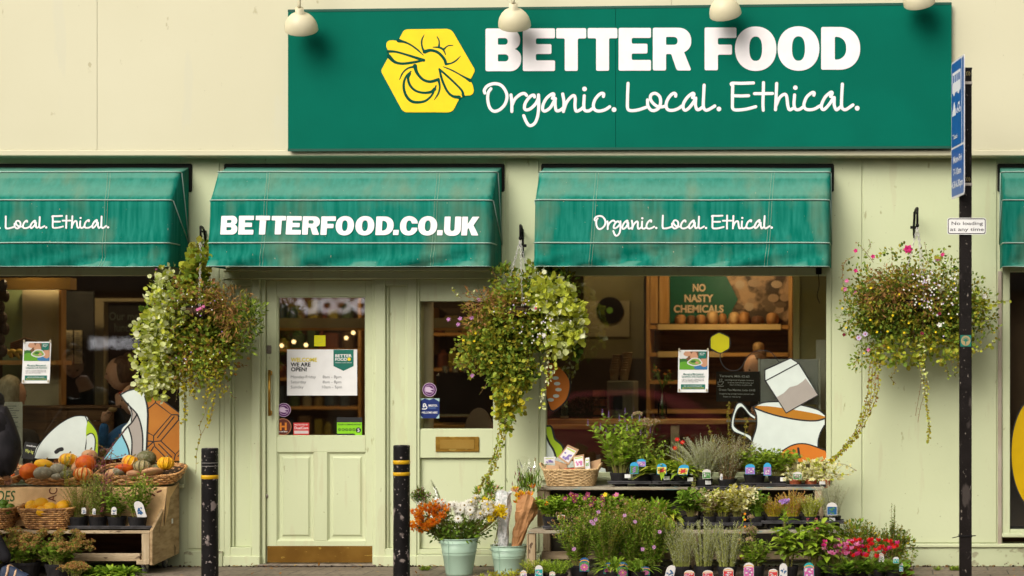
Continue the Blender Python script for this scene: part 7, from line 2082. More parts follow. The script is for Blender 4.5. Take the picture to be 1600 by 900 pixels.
tray('black tray under the terracotta ivy pots on the top board', 1229, 1290, 757, 767, -.24, .22, 3, TRG)
GM = [LM['bright'], LM['mid'], LM['stem'], FM['violet'], FM['lilac']]
def f_agast(m, p): stems(m, p, 16, .46, .22, .062, .034, .026, 60, (0, 1, 0), 'leaf', .1, .04, 2, .0022, droop=.3, tip=.6, tipf=lambda q, d: spikef(m, q - UP * .01, .05, .012, 16, random.choice((3, 3, 4))))
potplant('tall leafy pot with violet flower spikes at the left of the top board', 'potted plant', 968, 757, 738, 30, -.28, f_agast, GM, (991, 740, 13, 18, -.42, 'agastache'), grp=G1, bc=8)
GM2 = [LM['mid'], LM['bright'], LM['stem'], FM['dusk'], LM['dark']]
def umbel(m, q, mi, r=.035, n=26):
 for k in range(n):
  a = ru(0, 6.28); rr_ = r * math.sqrt(rnd()); e = q + Vector((math.cos(a) * rr_, math.sin(a) * rr_, .02 - .02 * (rr_ / r) ** 2 + ru(-.008, .004)))
  if k % 3 == 0: m.tube([q - UP * .03, e], .0007, 3, 2, cap=False)
  for j in range(4): m.leaf(e, rvec() + UP * .5, rvec(), .011, .008, mi if rnd() < .8 else 0)
def f_yarrow(m, p):
 stems(m, p, 26, .30, .20, .038, .020, .017, 55, (0, 1, 0, 4), 'leaf', .05, .04, 2, .0015)
 stems(m, p, 3, .50, .10, .03, .010, .06, 50, (0,), 'leaf', .4, .03, 2, .0018, tipf=lambda q, d: umbel(m, q, 3))
potplant('bushy green pot with one flat dusty pink flower head beside the violet spikes', 'potted plant', 1004, 757, 742, 30, -.26, f_yarrow, GM2, (1002, 729, 14, 12, -.40, 'viopic'), grp=G1)
def f_gail(m, p): rosette(m, p, 80, .25, .026, (0, 1), 20, 82, .5, .03);
potplant('gaillardia pot with strap leaves and a yellow and red flower label', 'potted plant', 1033, 757, 741, 33, -.28, f_gail, [LM['bright'], LM['lime']], (1034, 741, 15, 17, -.42, 'gaillardia'), grp=G1, bc=4)
def f_gail2(m, p):
 rosette(m, p, 80, .26, .026, (0, 1), 25, 85, .5, .03)
 for dx, dz in ((-.035, .26), (-.05, .20), (.0, .24)):
  q = p + Vector((dx, -.06, dz)); m.tube([p, q], .0015, 4, 1); daisy(m, q, Vector((0, -1, .4)), .019, 8, 2, 3, 2, .6)
potplant('gaillardia pot with two small red and orange flowers', 'potted plant', 1068, 757, 743, 33, -.28, f_gail2, [LM['bright'], LM['lime'], FM['red'], FM['orange']], (1066, 742, 16, 16, -.42, 'gaillardia', 12), grp=G1, bc=6)
def f_wisp(h, sp, mi=(0, 1), n=34):
 return lambda m, p: stems(m, p, n, h, sp, .020, .0045, .0075, 55, mi, 'leaf', .06, .04, 2, .0014, bend=.5)
potplant('silvery bushy herb with a white topped label on the top board', 'potted plant', 1100, 765, 748, 27, -.30, f_wisp(.33, .27, (0, 1, 0), 74), [LM['silver'], LM['sage'], LM['silver']], (1104, 748, 13, 15, -.44, 'heb'), grp=G1, bc=2)
potplant('tall rosemary with straggling upright shoots on the top board', 'potted plant', 1137, 765, 748, 29, -.30, f_wisp(.34, .24, (0, 1, 0), 60), [LM['silver'], LM['sage'], LM['stembrown']], (1127, 750, 4, 10, -.44, 'plain'), grp=G1)
m = MB(); q0 = P(1137, 748, -.3)
for pts in ([(1137, 745), (1140, 700), (1138, 660), (1139, 628)], [(1145, 745), (1160, 700), (1166, 665), (1166, 652)], [(1125, 745), (1118, 705), (1110, 675), (1106, 664)]):
 vine(m, [P(a, b, -.3) for a, b in pts], .026, .0042, (0, 0), .2, 'leaf', 1, .0016, .003)
tag(m.build('rosemary_sprig', [LM['olive'], LM['stembrown']]), 'long rosemary sprigs rising in front of the teacup handle', 'sprig')
def f_lobed(m, p): stems(m, p, 42, .21, .17, .038, .030, .024, 60, (0, 1), 'round', .2, .04, 2, .0014);
potplant('leafy green pot with a lilac flower and violet picture label', 'potted plant', 1179, 760, 741, 34, -.28, f_lobed, [LM['bright'], LM['mid'], LM['stem']], (1172, 741, 15, 16, -.42, 'viopic'), grp=G1)
potplant('leafy green pot with two violet picture labels', 'potted plant', 1215, 760, 743, 30, -.28, f_lobed, [LM['mid'], LM['bright'], LM['stem']], (1199, 743, 12, 20, -.43, 'viopic'), grp=G1, bc=4)
def ivyleaf(m, p, d, s_, mi):
 d = d.normalized(); u = d.cross(Vector((0, -1, .4)) + rvec() * .5)
 if u.length < .01: return
 u.normalize()
 for a_, L in ((0, 1), (.9, .7), (-.9, .7), (1.8, .45), (-1.8, .45)):
  e = d * math.cos(a_) + u * math.sin(a_); n_ = u.cross(d); m.leaf(p, e, n_, s_ * L, s_ * .42, mi)
def f_ivy(rx, h, n):
 def g(m, p):
  for k in range(n):
   d = rvec();
   if d.z < -.3: d.z *= -1
   q = p + Vector((d.x * rx, d.y * .10, max(0, d.z) * h + .01)) * rnd() ** .4
   ivyleaf(m, q, d + rvec() * .6 + Vector((0, -.3, -.2)), ru(.018, .032), 0 if rnd() < .75 else 1)
  for k in range(8): m.tube([p, p + Vector((ru(-rx, rx), ru(-.1, 0), ru(.02, h)))], .0012, 3, 2, cap=False)
 return g
IM = [LM['varpale'], LM['lime'], LM['stembrown']]
potplant('cream variegated ivy in the left terracotta coloured pot', 'potted plant', 1243, 762, 749, 20, -.30, f_ivy(.09, .13, 110), IM, (1246, 749, 14, 12, -.42, 'heb'), M_terr, G1)
potplant('cream variegated ivy in the middle terracotta coloured pot', 'potted plant', 1267, 762, 749, 20, -.30, f_ivy(.10, .15, 130), IM, None, M_terr, G1)
potplant('cream variegated ivy in the right terracotta coloured pot trailing over the edge', 'potted plant', 1288, 762, 749, 20, -.30, f_ivy(.12, .15, 140), IM, None, M_terr, G1, bc=-8)
m = MB(); vine(m, [P(a, b, -.32) for a, b in ((1228, 735), (1222, 748), (1212, 757), (1202, 755))], .022, .02, (0,), .8, 'round', 1)
tag(m.build('ivy_runner', [LM['varpale'], LM['stembrown']]), 'loose cream ivy runner hanging left of the terracotta pots', 'ivy runner')
m = MB(); vine(m, [P(a, b, -.3) for a, b in ((1290, 722), (1310, 724), (1325, 728), (1338, 736))], .026, .012, (0,), .8, 'round', 1); vine(m, [P(a, b, -.3) for a, b in ((1290, 738), (1310, 741), (1330, 742))], .02, .022, (0,), .8, 'round', 1)
tag(m.build('ivy_runner', [LM['varpale'], LM['stembrown']]), 'loose cream ivy runners reaching right past the terracotta pots', 'ivy runner')
t = thing('potted_plant', 'trailing grey green rosemary hanging over the tray edge at the middle of the top board', 'potted plant', P(1082, 757, -.3), G1)
m = MB(); m.lathe([(.05, 0), (.065, .08), (.06, .08), (0, .07)], P(1084, 760, -.24), 18); m.build('pot', M_pot, t)
m = MB()
for k in range(5): vine(m, [P(a, b, -.36) for a, b in ((1090 + ru(-4, 4), 735), (1084 + ru(-3, 3), 745), (1083 + ru(-4, 4), 765), (1082 + ru(-4, 4), ru(768, 782)))], .02, .005, (0,), .25, 'leaf', 1, .0012, .003)
m.build('foliage', [LM['sage'], LM['stembrown']], t)

# ---- step (second tier)
def mix(*k): return [LM[x] if x in LM else FM[x] for x in k]
tray('black tray of violas at the left of the step', 848, 930, 822, 832, -.55, .20, 3, TRG)
tray('black tray of violas and primulas left of the middle of the step', 932, 1052, 822, 831, -.55, .20, 4, TRG)
tray('black tray under the laurel and euonymus pots on the step', 1053, 1190, 817, 829, -.55, .20, 4, TRG)
tray('black tray under the heather pots at the right of the step', 1191, 1318, 814, 828, -.55, .20, 4, TRG)
YS_ = -.55
def f_viola(cols, n=7):
 n = int(n * .75)
 def g(m, p):
  stems(m, p, 34, .16, .12, .032, .024, .016, 60, (0, 1), 'round', .1, .04, 0, .0012)
  for k in range(n):
   q = p + Vector((ru(-.08, .08), ru(-.12, -.02), ru(.08, .16))); m.tube([p, q], .001, 3, 0, cap=False)
   mi = random.choice(cols); daisy(m, q, Vector((ru(-.3, .3), -1, .3)), .019, 5, mi, 2, 1, 1.0)
 return g
VM = [LM['bright'], LM['green'], FM['yellow'], FM['maroon'], FM['plum'], FM['pink'], FM['orange']]
def step(label, px, fol, mats, tg=None, w=28, pyb=824, pyt=806, bc=False, cat='potted plant'): return potplant(label, cat, px, pyb, pyt, w, YS_, fol, mats, tg, grp=G2, bc=bc)
step('lime green seedlings in a black cell at the left end of the step', 862, f_viola((2, 6), 2), VM, (877, 812, 12, 8, -.70, 'hothot'))
step('viola pot with pink buds second from the left on the step', 888, f_viola((5, 4, 3), 5), VM)
step('viola pot with deep maroon flowers behind the asters', 912, f_viola((3, 4), 9), VM)
step('viola pot with maroon and yellow flowers near the middle left of the step', 940, f_viola((3, 4, 4, 2), 9), VM)
step('viola pot with mauve flowers leaning over the asters', 962, f_viola((4, 5, 4), 10), VM)
def f_strap(m, p): rosette(m, p, 66, .21, .026, (0, 1), 30, 85, .35, .03)
step('bright green strap leaved plant behind the asters on the step', 992, f_strap, mix('bright', 'lime'))
step('bright green strap leaved plant left of the laurel on the step', 1026, f_strap, mix('bright', 'green'), (1036, 812, 8, 12, -.70, 'hothot'))
step('bright arching leaf plant hanging over the step edge beside the laurel', 1046, lambda m, p: rosette(m, p, 46, .18, .022, (0, 1), -10, 70, .6, .03), mix('bright', 'lime'))
def f_laurel(m, p): stems(m, p, 16, .20, .13, .075, .034, .024, 55, (0, 0, 1), 'long', .2, .03, 2, .003, droop=.15)
step('glossy dark laurel like pot on the step', 1080, f_laurel, [LM['glossy'], LM['green'], LM['stem']])
def f_euon(mi): return lambda m, p: stems(m, p, 22, .20, .13, .036, .021, .0125, 55, mi, 'round', .15, .03, 2, .0018)
step('euonymus pot with pink tinged cream leaves left of the brightest one', 1108, f_euon((0, 0, 1, 3)), mix('varpale', 'lime', 'stem', 'dusk'))
step('bright cream and yellow variegated euonymus pot in the middle of the step', 1153, lambda m, p: stems(m, p, 34, .24, .17, .038, .022, .0115, 55, (0, 0, 1), 'round', .15, .03, 2, .0018), mix('varpale', 'yellow', 'stem'))
step('small yellow green euonymus pot between the two cream ones', 1130, f_euon((1, 0, 1)), mix('varpale', 'lime', 'stem'))
step('dark green shrub pot right of the bright euonymus', 1183, lambda m, p: stems(m, p, 20, .19, .11, .04, .018, .018, 55, (0, 1), 'leaf', .15, .03, 0, .0018), mix('green', 'glossy'))
def f_heath(mi, h=.17, n=34): return lambda m, p: stems(m, p, n, h, .12, .017, .007, .0055, 42, mi, 'leaf', .1, .04, 0, .0015, hvar=.35, top_i=mi[-1])
step('golden yellow heather pot with orange tips on the step', 1210, f_heath((0, 0, 1), .15, 44), mix('heath', 'heathr'))
step('taller heather pot with red brown tips on the step', 1238, f_heath((0, 1, 1), .20, 40), mix('heath', 'heathr'))
step('green and cream tipped heather pot on the step', 1267, f_heath((0, 1), .16, 40), mix('lime', 'heathw'))
step('silver grey lavender like pot at the right end of the step', 1300, lambda m, p: stems(m, p, 34, .28, .13, .018, .0045, .0065, 50, (0,), 'leaf', .05, .04, 0, .0014), mix('silver'), (1300, 805, 16, 20, -.70, 'bluepic'), bc=-4)

# ---- pavement row
def ground(label, px, fol, mats, y=-.88, w=30, hpx=20, tags=(), cat='potted plant', pot=None, g=G3):
 gp = CY + (CAMZ * PPM) / ((DIST + y) / DIST)
 t = potplant(label, cat, px, gp, gp - hpx, w, y, fol, mats, None, pot, g)
 for q in tags: tagcard(t, *q)
 return t
AM = mix('mid', 'green', 'stem', 'mauve', 'brown', 'dusk', 'olive', 'bright')
def f_aster(h=.52, n=30, fl=.25, sp=.24):
 def g(m, p):
  def tip(q, d):
   if rnd() < fl * .03: daisy(m, q, Vector((ru(-.4, .4), -1, .5)), .020, 10, 3, 5, 1, .35)
   else:
    for k in range(5): m.leaf(q + rvec() * .010, rvec() + UP, UP, .015, .008, random.choice((4, 4, 5)))
  stems(m, p, int(n * .7), h, sp, .050, .014, .012, 58, (0, 1, 1, 7), 'leaf', .1, .05, 2, .0018, tipf=tip, hvar=.45)
  stems(m, p, n // 2, h, sp * 1.1, .026, .008, .012, 55, (0, 6, 7), 'leaf', .45, .05, 2, .0013, tipf=tip, hvar=.3)
 return g
ground('left michaelmas daisy pot with brown buds in front of the step', 905, f_aster(.50, 40, .3, .22), AM, -.80, tags=((913, 893, 15, 22, -.98, 'aster'),))
tall = ground('tallest michaelmas daisy pot with a mauve flower in the middle left of the row', 948, f_aster(.55, 46, .3, .24), AM, -.86, tags=((951, 897, 16, 18, -1.02, 'aster'),))
ground('michaelmas daisy pot with a large pink flower label before the step', 990, f_aster(.54, 44, .35, .24), AM, -.80, tags=((973, 902, 16, 24, -1.04, 'aster'),))
ground('right michaelmas daisy pot with small pink flowers beside the grey spikes', 1022, f_aster(.52, 40, .5, .2), AM, -.84, tags=((1008, 899, 15, 14, -1.03, 'aster'),))
ground('narrow arching leaf plant low in front of the michaelmas daisies', 960, lambda m, p: rosette(m, p, 70, .26, .014, (0, 1), 30, 88, .55, .05), mix('mid', 'bright'), -.98, 28, 14)
ground('narrow arching leaf plant to the right under the michaelmas daisies', 1000, lambda m, p: rosette(m, p, 60, .26, .014, (0, 1), 30, 88, .55, .05), mix('mid', 'green'), -.98, 28, 14)
for px, py in ((924, 815), (931, 812), (927, 818), (1031, 831), (1022, 855), (897, 858), (1004, 858), (935, 800)):
 m = MB(); daisy(m, P(px, py, -1.04), Vector((ru(-.2, .2), -1, .3)), .020, 11, 0, 1, 1, .32); m.build('daisy_flower', [FM['mauve'], FM['centre']], tall)
def f_lowgreen(m, p): stems(m, p, 34, .12, .14, .022, .006, .006, 60, (0, 1), 'leaf', .0, .06, 0, .0012)
ground('low feathery green plant at the left foot of the stand', 870, f_lowgreen, mix('bright', 'mid'), -.95, 34, 10, tags=((842, 903, 12, 20, -1.08, 'tealw'), (863, 903, 9, 10, -1.08, 'white')))
ground('low feathery green plant in front of bucket and stand corner', 838, f_lowgreen, mix('lime', 'mid'), -.92, 34, 10, tags=((818, 905, 10, 14, -1.06, 'white'),))
ground('low yellowish creeping plant in front of the second bucket', 800, lambda m, p: mound(m, p, .16, .10, .05, 320, .018, .010, (0, 1), zmin=-.1), mix('lime', 'olive'), -.95, 34, 4)
ground('low yellowish creeping plant right of the first bucket', 770, lambda m, p: mound(m, p, .14, .09, .035, 240, .018, .010, (0, 1), zmin=-.1), mix('lime', 'olive'), -.97, 34, 3)
def f_curry(m, p): stems(m, p, 40, .40, .15, .026, .0045, .0075, 42, (0, 0, 1), 'leaf', .08, .06, 1, .0016, hvar=.4)
CM = mix('silver', 'sage', 'sage')
ground('left grey green spiky lavender pot with a tilted white card', 1065, f_curry, CM, -.88, tags=((1045, 903, 14, 20, -1.03, 'plain', 14), (1077, 905, 16, 14, -1.03, 'hothot')))
ground('middle grey green spiky lavender pot in the pavement row', 1100, f_curry, CM, -.86, tags=((1106, 905, 16, 14, -1.03, 'hothot'),))
ground('right grey green spiky lavender pot in the pavement row', 1136, f_curry, CM, -.88, tags=((1138, 903, 16, 16, -1.03, 'hothot'),))
SMx = mix('mid', 'green', 'stem', 'dusk', 'bright')
def f_sedumlike(m, p):
 stems(m, p, 22, .22, .15, .045, .030, .022, 60, (0, 1, 4), 'round', .1, .05, 2, .002)
 stems(m, p, 7, .38, .14, .03, .02, .05, 60, (0,), 'round', .3, .05, 2, .002, tipf=lambda q, d: umbel(m, q, 3, .03, 26), hvar=.3)
ground('sedum pot with flat pale pink flower heads under the step', 1180, f_sedumlike, SMx, -.84, tags=((1170, 901, 16, 22, -1.03, 'pinkpic'), (1208, 903, 14, 14, -1.03, 'hothot')))
def f_leafy(m, p):
 stems(m, p, 9, .40, .16, .115, .038, .034, 62, (0, 0, 1), 'long', .2, .04, 2, .003, droop=.35, hvar=.3, taper=.35)
PHM = mix('bright', 'mid', 'stem', 'violet', 'magenta', 'brown')
def f_phlox(m, p):
 f_leafy(m, p)
 q = p + Vector((-.03, -.03, .50)); m.tube([p, q], .003, 4, 2); stems(m, q - UP * .2, 3, .2, .02, .06, .024, .03, 55, (0,), 'leaf', .2, .01, 2)
 for k in range(14): daisy(m, q + Vector((ru(-.035, .035), ru(-.03, .0), ru(-.01, .025))), Vector((ru(-.5, .5), -1, .6)), .014, 5, 3, 4, 1, .9)
ground('tall phlox pot with one lilac flower head at the right of the pavement row', 1232, f_phlox, PHM, -.88, tags=((1224, 902, 12, 22, -1.03, 'plain'),))
ground('leafy phlox pot with brown seed tips beside the pink label', 1272, lambda m, p: (f_leafy(m, p), stems(m, p, 4, .50, .14, .05, .018, .05, 55, (0,), 'leaf', .3, .03, 2, .002, tipf=lambda q, d: [m.leaf(q + rvec() * .01, rvec() + UP, UP, .014, .008, random.choice((5, 4))) for _ in range(12)])), PHM, -.86, tags=((1264, 903, 16, 24, -1.03, 'pinkt2'),))
ground('small phlox pot at the foot of the right leg of the stand', 1296, f_leafy, PHM, -.80, 26)
m = MB(); vine(m, [P(a, b, -.78) for a, b in ((1158, 880), (1157, 850), (1160, 822), (1163, 805))], .03, .045, (0, 1), .9, 'round', 0, .002, .012);
for py in (803, 812, 823): daisy(m, P(1164, py, -.80), Vector((0, -1, .3)), .012, 6, 1, None, 2, .9)
tag(m.build('climber_stem', [LM['bright'], FM['orange']]), 'single climbing stem with small orange buds before the step', 'climber')
# ---- right of the stand
ground('dark leafy shrub behind the cyclamen left of the spire', 1340, lambda m, p: (stems(m, p, 40, .36, .20, .024, .014, .010, 60, (0, 1, 2), 'leaf', .1, .06, 3, .0016), mound(m, p + UP * .18, .20, .12, .16, 700, .024, .014, (0, 1, 2))), mix('dark', 'green', 'olive', 'stembrown'), -.55, 34, 18, g='shrubs beside the stand')
ground('dark leafy shrub with a thin spire right of the cyclamen', 1395, lambda m, p: (stems(m, p, 34, .32, .17, .024, .014, .010, 60, (0, 1, 2), 'leaf', .1, .06, 3, .0016), stems(m, p, 5, .50, .03, .022, .012, .012, 60, (0, 1), 'leaf', .1, .02, 3, .0016), mound(m, p + UP * .14, .17, .12, .13, 500, .024, .014, (0, 1, 2))), mix('dark', 'green', 'olive', 'stembrown'), -.50, 34, 18, g='shrubs beside the stand')
def f_cyc(cols, n=11):
 def g(m, p):
  for k in range(90):
   a = ru(0, 6.28); el = ru(.1, .8); el -= .35; d = Vector((math.cos(a), math.sin(a) * .8 - .3, el + .2)); q = p + Vector((math.cos(a) * .13, math.sin(a) * .11 - .02, el * .14)) * ru(.5, 1); m.rleaf(q, d + UP * .2, UP + Vector((0, -.6, 0)), .045, .05, random.choice((0, 1, 1))) ; m.tube([p, q], .001, 3, 2, cap=False)
  for k in range(int(n * 1.5)):
   q = p + Vector((ru(-.10, .10), ru(-.12, .04), ru(.09, .22))); m.tube([p, (p + q) / 2 + rvec() * .01, q], .0016, 4, 2, cap=False)
   mi = random.choice(cols)
   for j in range(6): m.leaf(q, UP + rvec() * .75, rvec(), .036, .024, mi)
 return g
CYM = mix('green', 'glossy', 'stem', 'pink', 'magenta', 'red')
CG = 'cyclamen pots beside the stand'
ground('pink cyclamen pot at the left of the cyclamen row', 1306, f_cyc((3, 3, 4)), CYM, -.86, 26, 14, cat='cyclamen', g=CG)
ground('magenta pink cyclamen pot second in the cyclamen row', 1328, f_cyc((3, 4)), CYM, -.84, 26, 14, cat='cyclamen', g=CG)
ground('red cyclamen pot in the middle of the cyclamen row', 1345, f_cyc((5, 5, 4), 13), CYM, -.82, 26, 16, tags=((1377, 878, 8, 14, -.90, 'white'),), cat='cyclamen', g=CG)
ground('bright red cyclamen pot before the white card', 1372, f_cyc((5, 5), 12), CYM, -.84, 26, 14, cat='cyclamen', g=CG)
ground('red and pink cyclamen pot at the right end beside the small white tags', 1396, f_cyc((5, 4), 5), CYM, -.86, 26, 14, tags=((1408, 893, 6, 14, -.98, 'tealw'), (1400, 880, 9, 10, -.93, 'tealw')), cat='cyclamen', g=CG)
ground('small leafy pot in a red brown container at the right end of the row', 1417, lambda m, p: stems(m, p, 12, .20, .10, .03, .02, .03, 60, (0, 1), 'leaf', .1, .02, 2), mix('green', 'olive', 'stem'), -.80, 20, 12, pot=flat('redbrown_pot', (.20, .04, .03)), g='shrubs beside the stand')

# ---- left side : herbs on the trolley shelf, sedum, lettuce like greens
tray('black tray of four herb pots on the trolley shelf', 107, 236, 822, 832, -.46, .22, 4, 'black pot trays on the trolley')
GH = 'herb pots on the trolley shelf'
def herb(label, px, fol, mats, tg=None): return potplant(label, 'potted herb', px, 826, 807, 28, -.47, fol, mats, tg, grp=GH)
herb('wispy thin stemmed herb in the first pot of the trolley tray', 123, f_wisp(.36, .16, (0, 1), 26), mix('green', 'olive', 'stem'), (131, 803, 7, 10, -.58, 'plain'))
herb('tall straggling herb with violet buds in the second pot of the trolley tray', 153, lambda m, p: (stems(m, p, 24, .38, .16, .032, .010, .009, 50, (0, 1), 'leaf', .05, .04, 2, .0014), stems(m, p, 8, .52, .13, .016, .005, .02, 45, (2,), 'leaf', .3, .03, 2, .0012, tipf=lambda q, d: spikef(m, q, .03, .006, 8, 3))), mix('sage', 'mid', 'stembrown', 'plum'), (147, 804, 5, 10, -.58, 'plain'))
herb('broad leaved mint in the third pot of the trolley tray', 183, lambda m, p: stems(m, p, 15, .26, .16, .046, .026, .020, 65, (0, 1), 'leaf', .1, .04, 2, .0018), mix('green', 'mid', 'stem'), (178, 804, 8, 12, -.58, 'plain'))
herb('taller sage in the fourth pot beside the striped white label', 215, lambda m, p: stems(m, p, 16, .40, .17, .044, .021, .017, 60, (0, 1), 'leaf', .1, .04, 2, .0018), mix('green', 'mid', 'stem'), (222, 808, 15, 25, -.60, 'plain', -16))
m = MB()
for k in range(7): vine(m, [P(a, b, -.50) for a, b in ((160 + ru(-6, 6), 800), (165 + ru(-14, 10), 760), (170 + ru(-26, 22), 725), (178 + ru(-34, 26), ru(665, 712)))], .015, .010, (0, 0, 1), .5, 'leaf', 2, .0016, .005)
tag(m.build('dry_sprigs', [FM['plum'], LM['olive'], LM['stembrown']]), 'thin dry sprigs with purple buds rising before the pumpkins', 'sprigs')
m = MB();
for k in range(5): vine(m, [P(a, b, -.45) for a, b in ((104 + ru(-4, 4), 760), (106 + ru(-5, 5), 735), (108 + ru(-7, 7), ru(712, 722)))], .014, .005, (0, 1), .5, 'leaf', 1, .0012, .006)
tag(m.build('herb_sprig', [LM['sage'], LM['olive']]), 'grey green herb sprig standing before the yellow ribbed squash', 'sprig')
SDM = mix('mid', 'green', 'stem', 'sedum', 'olive', 'silver')
def f_sed(m, p):
 stems(m, p, 22, .19, .24, .06, .036, .026, 60, (0, 1, 1), 'round', .1, .06, 2, .0025, ysq=.6)
 stems(m, p, 24, .28, .30, .04, .024, .05, 60, (0, 1), 'round', .3, .07, 2, .0025, hvar=.55, ysq=.5, tipf=lambda q, d: umbel(m, q, 3, .036, 30))
ground('large sedum clump with rusty flower heads under the orange basket', 40, f_sed, SDM, -.78, 44, 24, cat='sedum', g='sedum pots under the trolley shelf')
ground('right sedum clump with rusty flower heads beside the trolley rail', 92, f_sed, SDM, -.80, 40, 22, cat='sedum', g='sedum pots under the trolley shelf')
ground('sedum clump mostly hidden behind the person leg at the left edge', -8, f_sed, SDM, -.76, 40, 22, cat='sedum', g='sedum pots under the trolley shelf')
ground('low dusky sedum head at the bottom beside the green leaves', 118, lambda m, p: stems(m, p, 12, .10, .10, .03, .018, .03, 60, (0,), 'round', .2, .05, 2, .002, tipf=lambda q, d: umbel(m, q, 3, .045, 40)), SDM, -.98, 30, 6, cat='sedum', g='sedum pots under the trolley shelf')
for px, l_ in ((142, 'left bright green leafy plant on the ground below the trolley rail'), (170, 'middle bright green leafy plant on the ground below the trolley rail'), (196, 'right bright green leafy plant on the ground below the trolley rail')):
 ground(l_, px, lambda m, p: rosette(m, p, 60, .14, .022, (0, 1), 5, 70, .35, .06), mix('bright', 'green'), -.86, 30, 6, cat='leafy plant', g='leafy plants below the trolley rail')

# ================================================================ cut flowers in the buckets
GBq = 'bunches of cut flowers in the buckets'
def bunch(name, label, bk, rt, heads, mats, stem_mi, headf, y0=-.68, greens=None):
 t = thing(name, label, 'bouquet', (bk.x, bk.y, .06), GBq)
 m = MB()
 for px, py, yy in heads:
  h = P(px, py, yy); a = Vector((bk.x + (h.x - bk.x) * .28, bk.y - .02, bk.z - .02))
  mid = (a + h) / 2 + Vector(((h.x - bk.x) * .10, 0, .02))
  m.tube(catmull([Vector((bk.x, bk.y, .08)), a, mid, h], 4), .0022, 4, stem_mi, cap=False)
  if greens:
   for k in range(greens[0]):
    q = a.lerp(h, ru(.05, .8)) + rvec() * .02; m.leaf(q, rvec() + UP * .3 + (h - a).normalized() * .6, rvec(), greens[1], greens[1] * .45, random.choice(greens[2]))
  headf(m, h)
 m.build('stems_and_heads', mats, t)
BM = [FM['orange'], FM['rust'], LM['stem'], LM['dark'], LM['green'], FM['white'], FM['yellow'], FM['centre'], FM['pink'], FM['salmon'], FM['maroon']]
bunch('bouquet', 'bunch of orange and rust chrysanthemums at the left of the taller bucket', bk1, rt1, [(random.gauss(662, 9), random.gauss(805, 10), ru(-.74, -.64)) for _ in range(22)] + [(random.gauss(682, 6), random.gauss(798, 7), ru(-.74, -.64)) for _ in range(12)] + [(676, 815, -.76), (682, 813, -.76), (650, 820, -.74), (656, 797, -.70)],
  BM, 2, lambda m, h: pompom(m, h, .036, 50, random.choice((0, 0, 0, 1))), greens=(6, .036, (3, 4)))
bunch('bouquet', 'bunch of white daisies with dark centres in the taller bucket', bk1, rt1, [(ru(684, 736), ru(784, 802), ru(-.72, -.60)) for _ in range(18)] + [(716, 811, -.78), (735, 797, -.76), (726, 790, -.74)],
  BM, 2, lambda m, h: daisy(m, h, Vector((ru(-.3, .3), -1, ru(.2, 1.0))), .042, 16, 5, 7, 2, .28), greens=(8, .036, (3, 4, 3)))
bunch('bouquet', 'bunch of full white chrysanthemums in the taller bucket', bk1, rt1, [(random.gauss(751, 9), random.gauss(796, 7), ru(-.76, -.62)) for _ in range(14)] + [(752, 804, -.78), (764, 797, -.78)],
  BM, 2, lambda m, h: (pompom(m, h, .040, 60, 5), m.ball(h + Vector((0, -.024, .01)), .010, n=6, rings=4, m=6)), greens=(8, .036, (3, 4)))
bunch('bouquet', 'bunch of yellow chrysanthemums at the right of the taller bucket', bk1, rt1, [(random.gauss(776, 6), random.gauss(799, 7), ru(-.80, -.68)) for _ in range(15)] + [(762, 784, -.64), (757, 782, -.64), (766, 808, -.68), (783, 796, -.66)],
  BM, 2, lambda m, h: pompom(m, h, .032, 44, 6), greens=(4, .03, (4,)))
m = MB()
for k in range(420):
 a = ru(0, 6.28); rr_ = ru(.4, 1.35) * rt1; h_ = ru(-.02, .13)
 if rr_ > rt1 and h_ < 0 and rnd() < .6: continue
 m.leaf(bk1 + Vector((math.cos(a) * rr_ * 1.15, math.sin(a) * rr_ * .8, h_)), rvec() + Vector((math.cos(a), 0, .2)), rvec(), .042, .019, random.choice((0, 0, 1)))
tag(m.build('chrysanthemum_leaves', [LM['dark'], LM['green']]), 'dark lobed leaves spilling over the rim of the taller bucket', 'leaves')
M_cell = glassmat('cellophane', (.96, .96, .95), 1.4, .7)
def cone(name, t, c0, c1, r0, r1, mt, n=26, crk=.12, seg=10, two=True):
 m = MB(); c0, c1 = Vector(c0), Vector(c1); ax = (c1 - c0).normalized(); u, v = basis(ax)
 vs = []
 for i_ in range(seg + 1):
  f_ = i_ / seg; r = r0 + (r1 - r0) * f_
  for k in range(n):
   a = 2 * math.pi * k / n; rr_ = r * (1 + crk * noise.noise(Vector((math.cos(a) * 2.2, math.sin(a) * 2.2, f_ * 5 + r0 * 90))) * 2)
   vs.append(c0.lerp(c1, f_) + (u * math.cos(a) + v * math.sin(a)) * rr_ + ax * (r * .5 * abs(math.sin(a * 1.5)) if i_ == seg else 0))
 m.add(vs, [(i_ * n + k, i_ * n + (k + 1) % n, (i_ + 1) * n + (k + 1) % n, (i_ + 1) * n + k) for i_ in range(seg) for k in range(n)])
 return m.build(name, mt, t, smooth=False)
t = thing('bouquet', 'small pink flower bunch in clear wrap leaning at the back left of the taller bucket', 'bouquet', (bk1.x, bk1.y, .06), GBq)
m = MB()
for k in range(16):
 h = P(random.gauss(660, 8), random.gauss(775, 9), -.52); m.tube([bk1 - UP * .2, bk1 + Vector((-.06, .05, 0)), h], .0018, 4, 2, cap=False); pompom(m, h, .020, 16, random.choice((8, 8, 10)))
 for j in range(9): m.leaf(h + rvec() * .03 - UP * .03, rvec() + UP, rvec(), .04, .012, random.choice((3, 4)))
m.build('stems_and_heads', BM, t); cone('wrap', t, bk1 + Vector((-.08, .06, .02)), P(661, 768, -.50), .03, .10, M_cell)
t = thing('bouquet', 'alstroemeria bunch of salmon and yellow blooms at the end of the ivy rope', 'bouquet', (bk1.x + .1, bk1.y, .06), GBq)
